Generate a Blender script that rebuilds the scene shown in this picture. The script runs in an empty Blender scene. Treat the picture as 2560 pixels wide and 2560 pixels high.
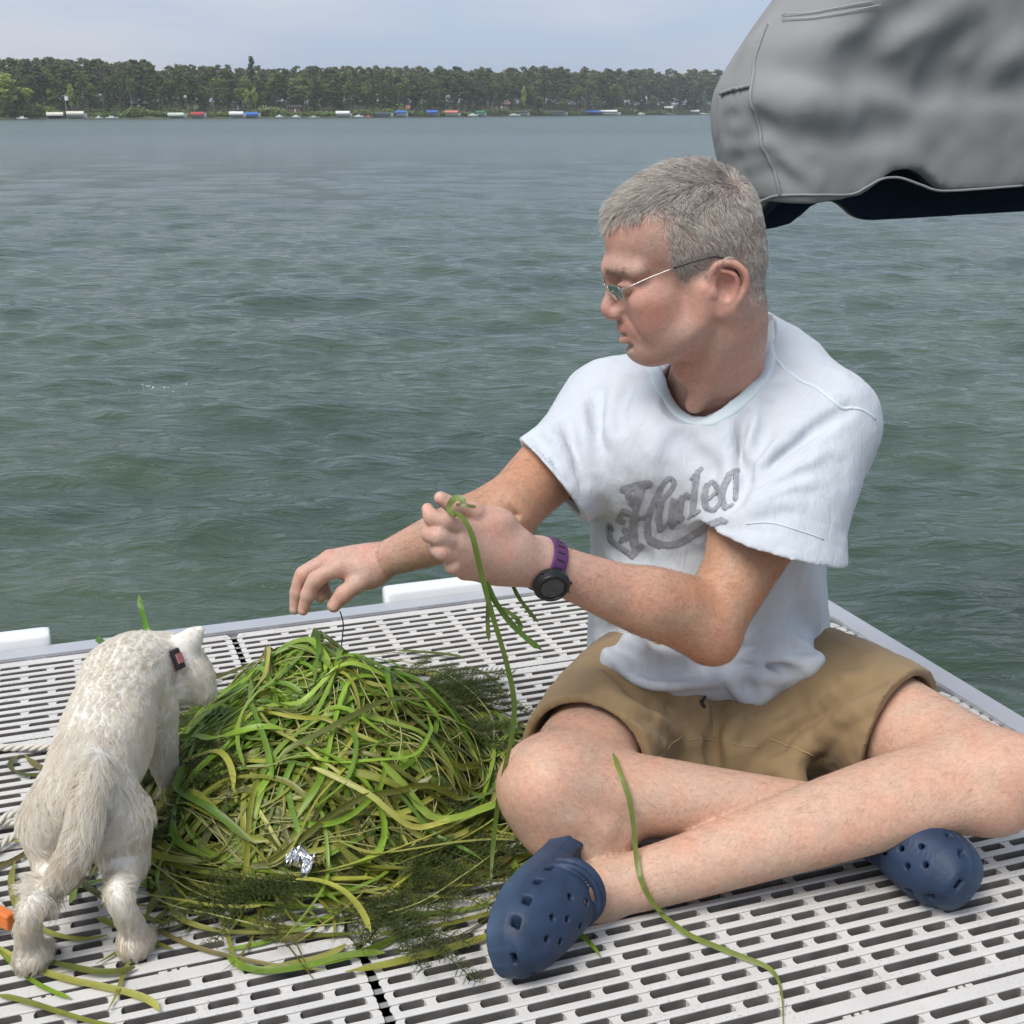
import bpy, bmesh, math, random
import numpy as np
from mathutils import Vector, Matrix

random.seed(7)
RNG = np.random.default_rng(7)
scene = bpy.context.scene
COL = scene.collection
R = math.radians

# ------------------------------------------------------------------ camera
CAM_H = 0.97
PITCH = 17.0228
FPX = 3276.0
cam_data = bpy.data.cameras.new('camera')
cam_data.sensor_width = 36.0
cam_data.lens = 36.0 * FPX / 2560.0
cam_data.clip_start = 0.05
cam_data.clip_end = 6000.0
cam = bpy.data.objects.new('camera', cam_data)
cam.location = (0, 0, CAM_H)
cam.rotation_euler = (R(90 - PITCH), 0, 0)
COL.objects.link(cam)
scene.camera = cam

# ------------------------------------------------------------------ world
SUN_EL, SUN_AZ = 56.0, 222.0          # azimuth measured clockwise from +Y
world = bpy.data.worlds.new('World')
scene.world = world
world.use_nodes = True
wn = world.node_tree.nodes
wl = world.node_tree.links
wn.clear()
wout = wn.new('ShaderNodeOutputWorld')
bg = wn.new('ShaderNodeBackground')
sky = wn.new('ShaderNodeTexSky')
sky.sky_type = 'NISHITA'
sky.sun_disc = False
sky.sun_elevation = R(SUN_EL)
sky.sun_rotation = R(SUN_AZ)
sky.air_density = 1.0
sky.dust_density = 2.0
# thin high overcast: a pale blue-grey veil with soft streaks of cloud over the clear sky
tc = wn.new('ShaderNodeTexCoord')
mp = wn.new('ShaderNodeMapping')
mp.inputs['Scale'].default_value = (1.2, 1.2, 7.0)
nz = wn.new('ShaderNodeTexNoise')
nz.inputs['Scale'].default_value = 2.3
nz.inputs['Detail'].default_value = 5.0
nz.inputs['Roughness'].default_value = 0.55
rmp = wn.new('ShaderNodeValToRGB')
rmp.color_ramp.elements[0].position = 0.42
rmp.color_ramp.elements[0].color = (4.75, 5.75, 7.55, 1)
rmp.color_ramp.elements[1].position = 0.68
rmp.color_ramp.elements[1].color = (6.5, 6.85, 7.75, 1)
mixw = wn.new('ShaderNodeMixRGB')
mixw.inputs[0].default_value = 0.86
wl.new(tc.outputs['Generated'], mp.inputs['Vector'])
wl.new(mp.outputs['Vector'], nz.inputs['Vector'])
wl.new(nz.outputs['Fac'], rmp.inputs['Fac'])
wl.new(sky.outputs['Color'], mixw.inputs[1])
wl.new(rmp.outputs['Color'], mixw.inputs[2])
wl.new(mixw.outputs['Color'], bg.inputs['Color'])
bg.inputs['Strength'].default_value = 0.083
wl.new(bg.outputs['Background'], wout.inputs['Surface'])

sd = bpy.data.lights.new('sun', 'SUN')
sd.energy = 2.3
sd.angle = R(32)
sd.color = (1.0, 0.97, 0.925)
sun = bpy.data.objects.new('sun', sd)
_d = Vector((math.sin(R(SUN_AZ)) * math.cos(R(SUN_EL)), math.cos(R(SUN_AZ)) * math.cos(R(SUN_EL)), math.sin(R(SUN_EL))))
sun.rotation_euler = (-_d).to_track_quat('-Z', 'Y').to_euler()
sun.location = (-3, -3, 6)
COL.objects.link(sun)

vs = scene.view_settings
vs.view_transform = 'Standard'
vs.look = 'None'
vs.exposure = 0.42
vs.gamma = 1.0
vs.use_curve_mapping = False
scene.render.engine = 'CYCLES'
scene.cycles.use_denoising = True
scene.cycles.use_adaptive_sampling = True
scene.cycles.adaptive_threshold = 0.025
scene.cycles.max_bounces = 6
scene.cycles.diffuse_bounces = 2
scene.cycles.glossy_bounces = 3
scene.cycles.transparent_max_bounces = 6
scene.cycles.caustics_reflective = False
scene.cycles.caustics_refractive = False

# ------------------------------------------------------------------ small helpers
_p = R(PITCH)
def at(x, y, Y):
    """world point at distance Y along the floor, seen at photo pixel x, y (2560 wide)"""
    dx = (x - 1280.0) / FPX
    dy = -(y - 1280.0) / FPX
    fy = math.cos(_p) + dy * math.sin(_p)
    fz = -math.sin(_p) + dy * math.cos(_p)
    t = Y / fy
    return np.array([dx * t, Y, CAM_H + fz * t])
def gnd(x, y, z=0.0):
    dx = (x - 1280.0) / FPX
    dy = -(y - 1280.0) / FPX
    fy = math.cos(_p) + dy * math.sin(_p)
    fz = -math.sin(_p) + dy * math.cos(_p)
    t = (z - CAM_H) / fz
    return np.array([dx * t, fy * t, z])
def V(*a): return np.array(a, float)
def nrm(v):
    v = np.asarray(v, float)
    return v / (np.linalg.norm(v) + 1e-12)
DA = R(19.8)
DU = V(math.cos(DA), math.sin(DA), 0)
DV = V(-math.sin(DA), math.cos(DA), 0)
def dock(u, v, z=0.0): return DU * u + DV * v + V(0, 0, z)

def link(o, parent=None, **props):
    COL.objects.link(o)
    if parent is not None: o.parent = parent
    for k, v in props.items(): o[k] = v
    return o
def empty(name, loc=(0, 0, 0), **props):
    o = bpy.data.objects.new(name, None)
    o.location = loc
    o.empty_display_size = 0.05
    return link(o, None, **props)
def mesh_np(name, v, q=None, t=None, mat=None, smooth=True, col=None):
    """mesh data from numpy vertices, quads and triangles (col: per-vertex colour)"""
    me = bpy.data.meshes.new(name)
    v = np.asarray(v, np.float32)
    q = np.zeros((0, 4), np.int32) if q is None or len(q) == 0 else np.asarray(q, np.int32)
    t = np.zeros((0, 3), np.int32) if t is None or len(t) == 0 else np.asarray(t, np.int32)
    nl = q.size + t.size
    me.vertices.add(len(v)); me.vertices.foreach_set('co', v.ravel())
    me.loops.add(nl); me.loops.foreach_set('vertex_index', np.concatenate([q.ravel(), t.ravel()]))
    me.polygons.add(len(q) + len(t))
    tot = np.concatenate([np.full(len(q), 4, np.int32), np.full(len(t), 3, np.int32)])
    st = np.concatenate([[0], np.cumsum(tot)[:-1]]).astype(np.int32) if len(tot) else tot
    me.polygons.foreach_set('loop_start', st)
    me.polygons.foreach_set('loop_total', tot)
    me.polygons.foreach_set('use_smooth', np.full(len(tot), smooth, bool))
    if col is not None:
        a = me.color_attributes.new('Col', 'FLOAT_COLOR', 'POINT')
        c = np.ones((len(v), 4), np.float32); c[:, :3] = col
        a.data.foreach_set('color', c.ravel())
    me.update(calc_edges=True)
    me.validate()
    if mat is not None: me.materials.append(mat)
    return me
def obj(name, me, parent=None, **props):
    return link(bpy.data.objects.new(name, me), parent, **props)
class MB:
    """collects boxes, tubes and sheets and builds them as one mesh"""
    def __init__(s): s.v = []; s.q = []; s.t = []; s.n = 0
    def add(s, v, q=None, t=None):
        v = np.asarray(v, float).reshape(-1, 3)
        s.v.append(v)
        if q is not None and len(q): s.q.append(np.asarray(q, np.int64) + s.n)
        if t is not None and len(t): s.t.append(np.asarray(t, np.int64) + s.n)
        s.n += len(v)
        return s
    def box(s, c, sx, sy, sz, ax=None):
        ax = np.eye(3) if ax is None else np.asarray(ax, float)
        h = np.array([[i, j, k] for i in (-1, 1) for j in (-1, 1) for k in (-1, 1)], float) * 0.5 * np.array([sx, sy, sz])
        s.add(np.asarray(c) + h @ ax, [[0, 1, 3, 2], [4, 6, 7, 5], [0, 4, 5, 1], [2, 3, 7, 6], [0, 2, 6, 4], [1, 5, 7, 3]])
        return s
    def tube(s, pts, rad, n=8, cap=True):
        pts = np.asarray(pts, float); m = len(pts)
        rad = np.full(m, rad, float) if np.isscalar(rad) else np.asarray(rad, float)
        tan = np.gradient(pts, axis=0)
        tan /= np.linalg.norm(tan, axis=1)[:, None] + 1e-9
        up = V(0, 0, 1) if abs(tan[0][2]) < 0.9 else V(1, 0, 0)
        vs_ = []
        a = np.linspace(0, 2 * math.pi, n, endpoint=False)
        for i in range(m):
            x = np.cross(up, tan[i]); x /= np.linalg.norm(x) + 1e-9
            y = np.cross(tan[i], x); up = y
            vs_.append(pts[i] + rad[i] * (np.cos(a)[:, None] * x + np.sin(a)[:, None] * y))
        vv = np.concatenate(vs_)
        q = [[i * n + j, i * n + (j + 1) % n, (i + 1) * n + (j + 1) % n, (i + 1) * n + j] for i in range(m - 1) for j in range(n)]
        t = []
        if cap:
            vv = np.concatenate([vv, pts[:1], pts[-1:]])
            t = [[m * n, (j + 1) % n, j] for j in range(n)] + [[m * n + 1, (m - 1) * n + j, (m - 1) * n + (j + 1) % n] for j in range(n)]
        return s.add(vv, q, t)
    def prism(s, poly, z0, z1, frame=None):
        """2D polygon (convex or fan-able from its centre) extruded z0..z1"""
        p = np.asarray(poly, float); n = len(p)
        c = p.mean(0)
        v = np.concatenate([np.c_[p, np.full(n, z0)], np.c_[p, np.full(n, z1)], [[c[0], c[1], z0], [c[0], c[1], z1]]])
        q = [[i, (i + 1) % n, n + (i + 1) % n, n + i] for i in range(n)]
        t = [[2 * n, (i + 1) % n, i] for i in range(n)] + [[2 * n + 1, n + i, n + (i + 1) % n] for i in range(n)]
        if frame is not None: v = frame(v)
        return s.add(v, q, t)
    def data(s, name, mat=None, smooth=False, col=None):
        return mesh_np(name, np.concatenate(s.v), np.concatenate(s.q) if s.q else None, np.concatenate(s.t) if s.t else None, mat, smooth, col)
    def build(s, name, mat=None, parent=None, smooth=False, **props):
        return obj(name, s.data(name, mat, smooth), parent, **props)
def catmull(P, n):
    """smooth resample of a polyline (columns may include radii) to n points per span"""
    P = np.asarray(P, float)
    Q = np.concatenate([[2 * P[0] - P[1]], P, [2 * P[-1] - P[-2]]])
    out = []
    for i in range(len(P) - 1):
        a, b, c, d = Q[i], Q[i + 1], Q[i + 2], Q[i + 3]
        for t in np.linspace(0, 1, n, endpoint=False):
            out.append(0.5 * (2 * b + (c - a) * t + (2 * a - 5 * b + 4 * c - d) * t * t + (3 * b - a - 3 * c + d) * t ** 3))
    out.append(P[-1])
    return np.array(out)

# ------------------------------------------------------------------ materials
def material(name, base=(0.5, 0.5, 0.5), rough=0.6, spec=0.5, metal=0.0, var=0.0, vscale=20.0, bump=0.0, bscale=60.0, attr=False, sss=0.0, trans=0.0, mapscale=None, coords='Object', bdetail=4.0, sheen=0.0, bdist=0.01):
    m = bpy.data.materials.new(name)
    m.use_nodes = True
    nt = m.node_tree; n = nt.nodes; l = nt.links
    b = n['Principled BSDF']
    b.inputs['Base Color'].default_value = (*base, 1)
    b.inputs['Roughness'].default_value = rough
    b.inputs['Metallic'].default_value = metal
    b.inputs['Specular IOR Level'].default_value = spec
    if sheen: b.inputs['Sheen Weight'].default_value = sheen
    if sss:
        b.inputs['Subsurface Weight'].default_value = sss
        b.inputs['Subsurface Radius'].default_value = (1.0, 0.35, 0.2)
        b.inputs['Subsurface Scale'].default_value = 0.006
    tcn = n.new('ShaderNodeTexCoord')
    vec = tcn.outputs[coords]
    if mapscale:
        mpn = n.new('ShaderNodeMapping'); mpn.inputs['Scale'].default_value = mapscale
        l.new(vec, mpn.inputs['Vector']); vec = mpn.outputs['Vector']
    colsock = None
    if attr:
        at_ = n.new('ShaderNodeAttribute'); at_.attribute_name = 'Col'
        colsock = at_.outputs['Color']
    if var:
        nz_ = n.new('ShaderNodeTexNoise'); nz_.inputs['Scale'].default_value = vscale; nz_.inputs['Detail'].default_value = 5
        l.new(vec, nz_.inputs['Vector'])
        mr = n.new('ShaderNodeMapRange'); mr.inputs['From Min'].default_value = 0.3; mr.inputs['From Max'].default_value = 0.7
        mr.inputs['To Min'].default_value = 1 - var; mr.inputs['To Max'].default_value = 1 + var
        l.new(nz_.outputs['Fac'], mr.inputs['Value'])
        mx = n.new('ShaderNodeVectorMath'); mx.operation = 'SCALE'
        if colsock is not None: l.new(colsock, mx.inputs[0])
        else: mx.inputs[0].default_value = base
        l.new(mr.outputs['Result'], mx.inputs['Scale'])
        colsock = mx.outputs['Vector']
    if colsock is not None: l.new(colsock, b.inputs['Base Color'])
    if bump:
        nb = n.new('ShaderNodeTexNoise'); nb.inputs['Scale'].default_value = bscale; nb.inputs['Detail'].default_value = bdetail
        l.new(vec, nb.inputs['Vector'])
        bn = n.new('ShaderNodeBump'); bn.inputs['Strength'].default_value = bump; bn.inputs['Distance'].default_value = bdist
        l.new(nb.outputs['Fac'], bn.inputs['Height'])
        l.new(bn.outputs['Normal'], b.inputs['Normal'])
    if trans:
        tr = n.new('ShaderNodeBsdfTranslucent')
        ms = n.new('ShaderNodeMixShader'); ms.inputs[0].default_value = trans
        if colsock is not None: l.new(colsock, tr.inputs['Color'])
        else: tr.inputs['Color'].default_value = (*base, 1)
        l.new(b.outputs['BSDF'], ms.inputs[1]); l.new(tr.outputs['BSDF'], ms.inputs[2])
        l.new(ms.outputs['Shader'], n['Material Output'].inputs['Surface'])
    return m

# ------------------------------------------------------------------ signed-distance modelling
class Field:
    """dense distance grid; primitives are blended in inside their own bounds, surface nets makes the mesh"""
    def __init__(s, lo, hi, h):
        s.lo = np.asarray(lo, float); s.h = h
        s.n = np.ceil((np.asarray(hi, float) - s.lo) / h).astype(int) + 1
        s.D = np.full(s.n, 0.05, np.float32)
    def _sub(s, blo, bhi):
        a = np.maximum(np.floor((blo - s.lo) / s.h).astype(int), 0)
        b = np.minimum(np.ceil((bhi - s.lo) / s.h).astype(int) + 1, s.n)
        if np.any(b <= a): return None, None
        ax = [(s.lo[i] + s.h * np.arange(a[i], b[i])).astype(np.float32) for i in range(3)]
        return (slice(a[0], b[0]), slice(a[1], b[1]), slice(a[2], b[2])), np.stack(np.meshgrid(*ax, indexing='ij'), -1)
    def _mix(s, sl, d, k, mode):
        D = s.D[sl]
        d = d.astype(np.float32)
        if mode == 'u':
            if k > 0:
                hh = np.clip(0.5 + 0.5 * (D - d) / k, 0, 1)
                s.D[sl] = D + (d - D) * hh - k * hh * (1 - hh)
            else: s.D[sl] = np.minimum(D, d)
        else:                                   # smooth subtraction
            if k > 0:
                hh = np.clip(0.5 - 0.5 * (D + d) / k, 0, 1)
                s.D[sl] = D + (-d - D) * hh + k * hh * (1 - hh)
            else: s.D[sl] = np.maximum(D, -d)
    def chain(s, pts, k=0.01, mode='u', flat=None, per=3, smooth=True):
        """pts: rows x,y,z,r; flat=(axis, factor) squashes the section along an axis"""
        P = np.asarray(pts, float)
        if smooth and len(P) > 2: P = catmull(P, per)
        mrg = k + 0.012
        rr = P[:, 3].max() * 1.25
        sl, X = s._sub(P[:, :3].min(0) - rr - mrg, P[:, :3].max(0) + rr + mrg)
        if sl is None: return s
        best = np.full(X.shape[:3], 1.0, np.float32)
        for i in range(len(P) - 1):
            a, b = P[i, :3], P[i + 1, :3]
            ra, rb = P[i, 3], P[i + 1, 3]
            r2 = max(ra, rb) * 1.25 + mrg
            s2, X2 = s._sub(np.minimum(a, b) - r2, np.maximum(a, b) + r2)
            if s2 is None: continue
            ab = (b - a).astype(np.float32)
            L = float(ab @ ab) + 1e-12
            pa = X2 - a.astype(np.float32)
            t = np.clip((pa @ ab) / L, 0, 1)
            q = pa - t[..., None] * ab
            if flat is not None:
                n_, f_ = flat
                n_ = np.asarray(n_, np.float32)
                q = q + ((f_ - 1) * (q @ n_))[..., None] * n_
            d = np.sqrt((q * q).sum(-1)) - (ra + t * (rb - ra))
            loc = tuple(slice(s2[j].start - sl[j].start, s2[j].stop - sl[j].start) for j in range(3))
            best[loc] = np.minimum(best[loc], d)
        s._mix(sl, best, k, mode)
        return s
    def ell(s, c, rad, axes=None, k=0.01, mode='u'):
        c = np.asarray(c, float); rad = np.asarray(rad, float)
        A = np.eye(3) if axes is None else np.asarray(axes, float)      # rows are local axes
        ext = np.sqrt(((A * rad[:, None]) ** 2).sum(0)) + k + 0.012
        sl, X = s._sub(c - ext, c + ext)
        if sl is None: return s
        p = (X - c.astype(np.float32)) @ A.T.astype(np.float32)
        k0 = np.sqrt(((p / rad) ** 2).sum(-1)); k1 = np.sqrt(((p / (rad * rad)) ** 2).sum(-1)) + 1e-9
        s._mix(sl, k0 * (k0 - 1) / k1, k, mode)
        return s
    def fn(s, lo, hi, f, k=0.0, mode='u'):
        sl, X = s._sub(np.asarray(lo, float), np.asarray(hi, float))
        if sl is None: return s
        s._mix(sl, f(X), k, mode)
        return s
    def add(s, lo, hi, f):
        sl, X = s._sub(np.asarray(lo, float), np.asarray(hi, float))
        if sl is not None:
            D = s.D[sl]; near = np.abs(D) < 0.016        # only matters close to the surface
            D[near] += f(X[near]).astype(np.float32)
        s._n = None
        return s
    def sample(s, P):
        g = (np.asarray(P, float) - s.lo) / s.h
        i = np.clip(np.floor(g).astype(int), 0, s.n - 2); f = np.clip(g - i, 0, 1)
        o = 0
        for dx in (0, 1):
            for dy in (0, 1):
                for dz in (0, 1):
                    w = (f[..., 0] if dx else 1 - f[..., 0]) * (f[..., 1] if dy else 1 - f[..., 1]) * (f[..., 2] if dz else 1 - f[..., 2])
                    o = o + w * s.D[i[..., 0] + dx, i[..., 1] + dy, i[..., 2] + dz]
        return o
    def grad(s, P):
        e = s.h
        g = np.stack([s.sample(P + V(e, 0, 0)) - s.sample(P - V(e, 0, 0)), s.sample(P + V(0, e, 0)) - s.sample(P - V(0, e, 0)), s.sample(P + V(0, 0, e)) - s.sample(P - V(0, 0, e))], -1)
        return g / (np.linalg.norm(g, axis=-1, keepdims=True) + 1e-9)
    def snap(s, P, n=6):
        P = np.array(P, float)
        for _ in range(n):
            P = P - s.grad(P) * s.sample(P)[..., None] * 0.9
        return P
    def nets(s):
        if getattr(s, '_n', None) is None: s._n = s._nets()
        return s._n
    def _nets(s):
        D = s.D; nx, ny, nz_ = D.shape
        D = D.copy()
        for sl in ((0,), (-1,)):
            D[sl[0]] = np.maximum(D[sl[0]], 1e-4); D[:, sl[0]] = np.maximum(D[:, sl[0]], 1e-4); D[:, :, sl[0]] = np.maximum(D[:, :, sl[0]], 1e-4)
        ins = D < 0
        cnt = np.zeros((nx - 1, ny - 1, nz_ - 1), np.int8)
        for a in (0, 1):
            for b in (0, 1):
                for c in (0, 1):
                    cnt += ins[a:nx - 1 + a, b:ny - 1 + b, c:nz_ - 1 + c]
        act = np.argwhere((cnt > 0) & (cnt < 8))
        idx = np.full(cnt.shape, -1, np.int32)
        idx[act[:, 0], act[:, 1], act[:, 2]] = np.arange(len(act))
        cor = [(a, b, c) for a in (0, 1) for b in (0, 1) for c in (0, 1)]
        vals = np.stack([D[act[:, 0] + a, act[:, 1] + b, act[:, 2] + c] for a, b, c in cor], 1)
        acc = np.zeros((len(act), 3)); num = np.zeros(len(act))
        for i, ca in enumerate(cor):
            for j, cb in enumerate(cor):
                if j <= i or sum(abs(ca[q] - cb[q]) for q in range(3)) != 1: continue
                va, vb = vals[:, i], vals[:, j]
                m = (va < 0) != (vb < 0)
                t = np.where(m, va / np.where(m, va - vb, 1), 0)
                pt = np.array(ca, float) + t[:, None] * (np.array(cb, float) - np.array(ca, float))
                acc += pt * m[:, None]; num += m
        P = s.lo + s.h * (act + acc / num[:, None])
        quads = []
        for ax in range(3):
            sh = [slice(None)] * 3; sh2 = [slice(None)] * 3
            sh[ax] = slice(0, -1); sh2[ax] = slice(1, None)
            ch = np.argwhere(ins[tuple(sh)] != ins[tuple(sh2)])
            o1, o2 = [(1, 2), (2, 0), (0, 1)][ax]
            ok = (ch[:, o1] > 0) & (ch[:, o2] > 0) & (ch[:, o1] < s.n[o1] - 1) & (ch[:, o2] < s.n[o2] - 1)
            ch = ch[ok]
            flip = ins[ch[:, 0], ch[:, 1], ch[:, 2]]
            e1 = np.zeros(3, int); e1[o1] = 1
            e2 = np.zeros(3, int); e2[o2] = 1
            f = lambda c: idx[c[:, 0], c[:, 1], c[:, 2]]
            q = np.stack([f(ch - e1 - e2), f(ch - e2), f(ch), f(ch - e1)], 1)
            q[~flip] = q[~flip][:, ::-1]
            quads.append(q)
        return P, np.concatenate(quads)
def compact(P, Q, keep):
    """keep only the faces chosen by the mask and the vertices they use"""
    Q = Q[keep]
    u, inv = np.unique(Q, return_inverse=True)
    return P[u], inv.reshape(Q.shape)
def smooth_mesh(P, Q, it=1, w=0.5):
    e = np.concatenate([Q[:, [0, 1]], Q[:, [1, 2]], Q[:, [2, 3]], Q[:, [3, 0]]])
    for _ in range(it):
        acc = np.zeros_like(P); n = np.zeros(len(P))
        for a, b in ((0, 1), (1, 0)):
            for j in range(3): acc[:, j] += np.bincount(e[:, a], P[e[:, b], j], len(P))
            n += np.bincount(e[:, a], minlength=len(P))
        P = P * (1 - w) + w * acc / np.maximum(n, 1)[:, None]
    return P
def vnoise(P, scale, seed=0):
    """cheap smooth 3D value noise in -1..1"""
    P = np.asarray(P, float) * scale + seed * 17.3
    i = np.floor(P).astype(np.int64); f = P - i; f = f * f * (3 - 2 * f)
    def h(a, b, c):
        n = (a * 374761393 + b * 668265263 + c * 2147483647 + seed * 144665) & 0x7fffffff
        n = ((n ^ (n >> 13)) * 1274126177) & 0x7fffffff
        return (n & 0xffff) / 32767.5 - 1
    o = 0
    for a in (0, 1):
        for b in (0, 1):
            for c in (0, 1):
                w = (f[..., 0] if a else 1 - f[..., 0]) * (f[..., 1] if b else 1 - f[..., 1]) * (f[..., 2] if c else 1 - f[..., 2])
                o = o + w * h(i[..., 0] + a, i[..., 1] + b, i[..., 2] + c)
    return o
def strands(name, roots, dirs, mat, parent, radius=0.0003, **props):
    """hair: roots (N,3), dirs (N,K,3) offsets from the root along each strand"""
    N, K = dirs.shape[:2]
    cu = bpy.data.hair_curves.new(name)
    cu.add_curves([K] * N)
    pts = (roots[:, None, :] + dirs).astype(np.float32).reshape(-1, 3)
    cu.attributes['position'].data.foreach_set('vector', pts.ravel())
    ra = cu.attributes.get('radius') or cu.attributes.new('radius', 'FLOAT', 'POINT')
    taper = np.linspace(1, 0.15, K) ** 0.7
    rr = np.broadcast_to(np.asarray(radius, float).reshape(-1, 1), (N, 1)) if not np.isscalar(radius) else np.full((N, 1), radius)
    ra.data.foreach_set('value', (rr * taper[None]).astype(np.float32).ravel())
    cu.materials.append(mat)
    o = bpy.data.objects.new(name, cu)
    return link(o, parent, **props)
# ================================================================== the lake
WZ = -0.63
def shore_pt(px):
    y = float(np.interp(px, [-3000, -700, 0, 885, 1780, 2700, 5200], [310, 301, 298, 294.3, 286.2, 284.5, 286]))
    return gnd(px, y, WZ)
def build_water():
    ang = R(1) * np.concatenate([np.linspace(-178, -42, 50, endpoint=False), np.linspace(-42, 42, 470, endpoint=False), np.linspace(42, 178, 50)])
    rad = [0.5]
    while rad[-1] < 2600: rad.append(rad[-1] * (1.03 if rad[-1] < 2.6 else 1.0052 if rad[-1] < 24 else 1.011 if rad[-1] < 60 else 1.03))
    rad = np.array(rad)
    A, Rr = np.meshgrid(ang, rad)
    X = np.sin(A) * Rr; Y = np.cos(A) * Rr; Z = np.zeros_like(X)
    dr = np.gradient(rad)[:, None] * np.ones_like(A)
    rg = np.random.default_rng(3)
    for i in range(74):
        lam = 0.11 * (26.0 ** (i / 73.0))
        th = R(-90 + 14) + rg.normal(0, 0.48)
        k = 2 * math.pi / lam
        dx, dy = math.cos(th), math.sin(th)
        amp = (0.0046 * lam * math.exp(-(math.log(lam / 0.34) / 0.85) ** 2) + 0.0034 * min(lam, 1.6)) * (0.6 + 0.8 * rg.random())
        fade = np.clip((lam / dr - 2.6) / 3.0, 0, 1)
        ph = k * (dx * X + dy * Y) + rg.random() * 6.28
        s_ = np.sin(ph + 0.5 * np.sin(0.31 * X + 0.23 * Y + i))
        # groups of waves: amplitude drifts over the surface
        grp = 0.72 + 0.5 * np.sin(0.55 * X / max(lam, .5) + 0.8 * i) * np.sin(0.43 * Y / max(lam, .5) + 1.7 * i)
        Z += amp * fade * grp * (s_ + 0.22 * s_ * s_)
    n, m = X.shape
    v = np.stack([X, Y, WZ + Z], -1).reshape(-1, 3)
    i0 = np.arange(n - 1)[:, None] * m + np.arange(m - 1)[None]
    q = np.stack([i0, i0 + 1, i0 + m + 1, i0 + m], -1).reshape(-1, 4)[:, ::-1]
    mt = bpy.data.materials.new('lake_water'); mt.use_nodes = True
    nt = mt.node_tree; nd = nt.nodes; ln = nt.links
    b = nd['Principled BSDF']
    b.inputs['Roughness'].default_value = 0.07
    b.inputs['IOR'].default_value = 1.333
    tcn = nd.new('ShaderNodeTexCoord')
    # water body: green shallows with drifting darker and lighter patches (weed beds below)
    mp1 = nd.new('ShaderNodeMapping'); mp1.inputs['Scale'].default_value = (0.35, 0.8, 1)
    nz1 = nd.new('ShaderNodeTexNoise'); nz1.inputs['Scale'].default_value = 1.1; nz1.inputs['Detail'].default_value = 5
    cr = nd.new('ShaderNodeValToRGB')
    cr.color_ramp.elements[0].position = 0.35; cr.color_ramp.elements[0].color = (0.037, 0.064, 0.042, 1)
    cr.color_ramp.elements[1].position = 0.7; cr.color_ramp.elements[1].color = (0.064, 0.097, 0.056, 1)
    ln.new(tcn.outputs['Object'], mp1.inputs['Vector']); ln.new(mp1.outputs['Vector'], nz1.inputs['Vector'])
    ln.new(nz1.outputs['Fac'], cr.inputs['Fac']); ln.new(cr.outputs['Color'], b.inputs['Base Color'])
    # fine wind ripple
    mp2 = nd.new('ShaderNodeMapping'); mp2.inputs['Scale'].default_value = (4.2, 9.5, 1); mp2.inputs['Rotation'].default_value = (0, 0, R(-12))
    nz2 = nd.new('ShaderNodeTexNoise'); nz2.inputs['Scale'].default_value = 1.0; nz2.inputs['Detail'].default_value = 5; nz2.inputs['Roughness'].default_value = 0.55
    nz2.inputs['Distortion'].default_value = 0.5
    bm_ = nd.new('ShaderNodeBump'); bm_.inputs['Strength'].default_value = 0.6; bm_.inputs['Distance'].default_value = 0.075
    ln.new(tcn.outputs['Object'], mp2.inputs['Vector']); ln.new(mp2.outputs['Vector'], nz2.inputs['Vector'])
    ln.new(nz2.outputs['Fac'], bm_.inputs['Height'])
    mp3 = nd.new('ShaderNodeMapping'); mp3.inputs['Scale'].default_value = (0.25, 0.9, 1); mp3.inputs['Rotation'].default_value = (0, 0, R(-10))
    nz3 = nd.new('ShaderNodeTexNoise'); nz3.inputs['Scale'].default_value = 1.0; nz3.inputs['Detail'].default_value = 5
    bm3 = nd.new('ShaderNodeBump'); bm3.inputs['Strength'].default_value = 0.16; bm3.inputs['Distance'].default_value = 0.35
    ln.new(tcn.outputs['Object'], mp3.inputs['Vector']); ln.new(mp3.outputs['Vector'], nz3.inputs['Vector'])
    ln.new(nz3.outputs['Fac'], bm3.inputs['Height']); ln.new(bm_.outputs['Normal'], bm3.inputs['Normal'])
    ln.new(bm3.outputs['Normal'], b.inputs['Normal'])
    # open water away from the dock is rougher with wind ripples too small to model
    ge = nd.new('ShaderNodeNewGeometry'); le = nd.new('ShaderNodeVectorMath'); le.operation = 'LENGTH'
    ln.new(ge.outputs['Position'], le.inputs[0])
    mrr = nd.new('ShaderNodeMapRange'); mrr.inputs['From Min'].default_value = 15; mrr.inputs['From Max'].default_value = 110
    mrr.inputs['To Min'].default_value = 0.07; mrr.inputs['To Max'].default_value = 0.27
    ln.new(le.outputs['Value'], mrr.inputs['Value']); ln.new(mrr.outputs['Result'], b.inputs['Roughness'])
    obj('lake_water', mesh_np('lake_water', v, q, None, mt, True), None, kind='structure')
build_water()
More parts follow.
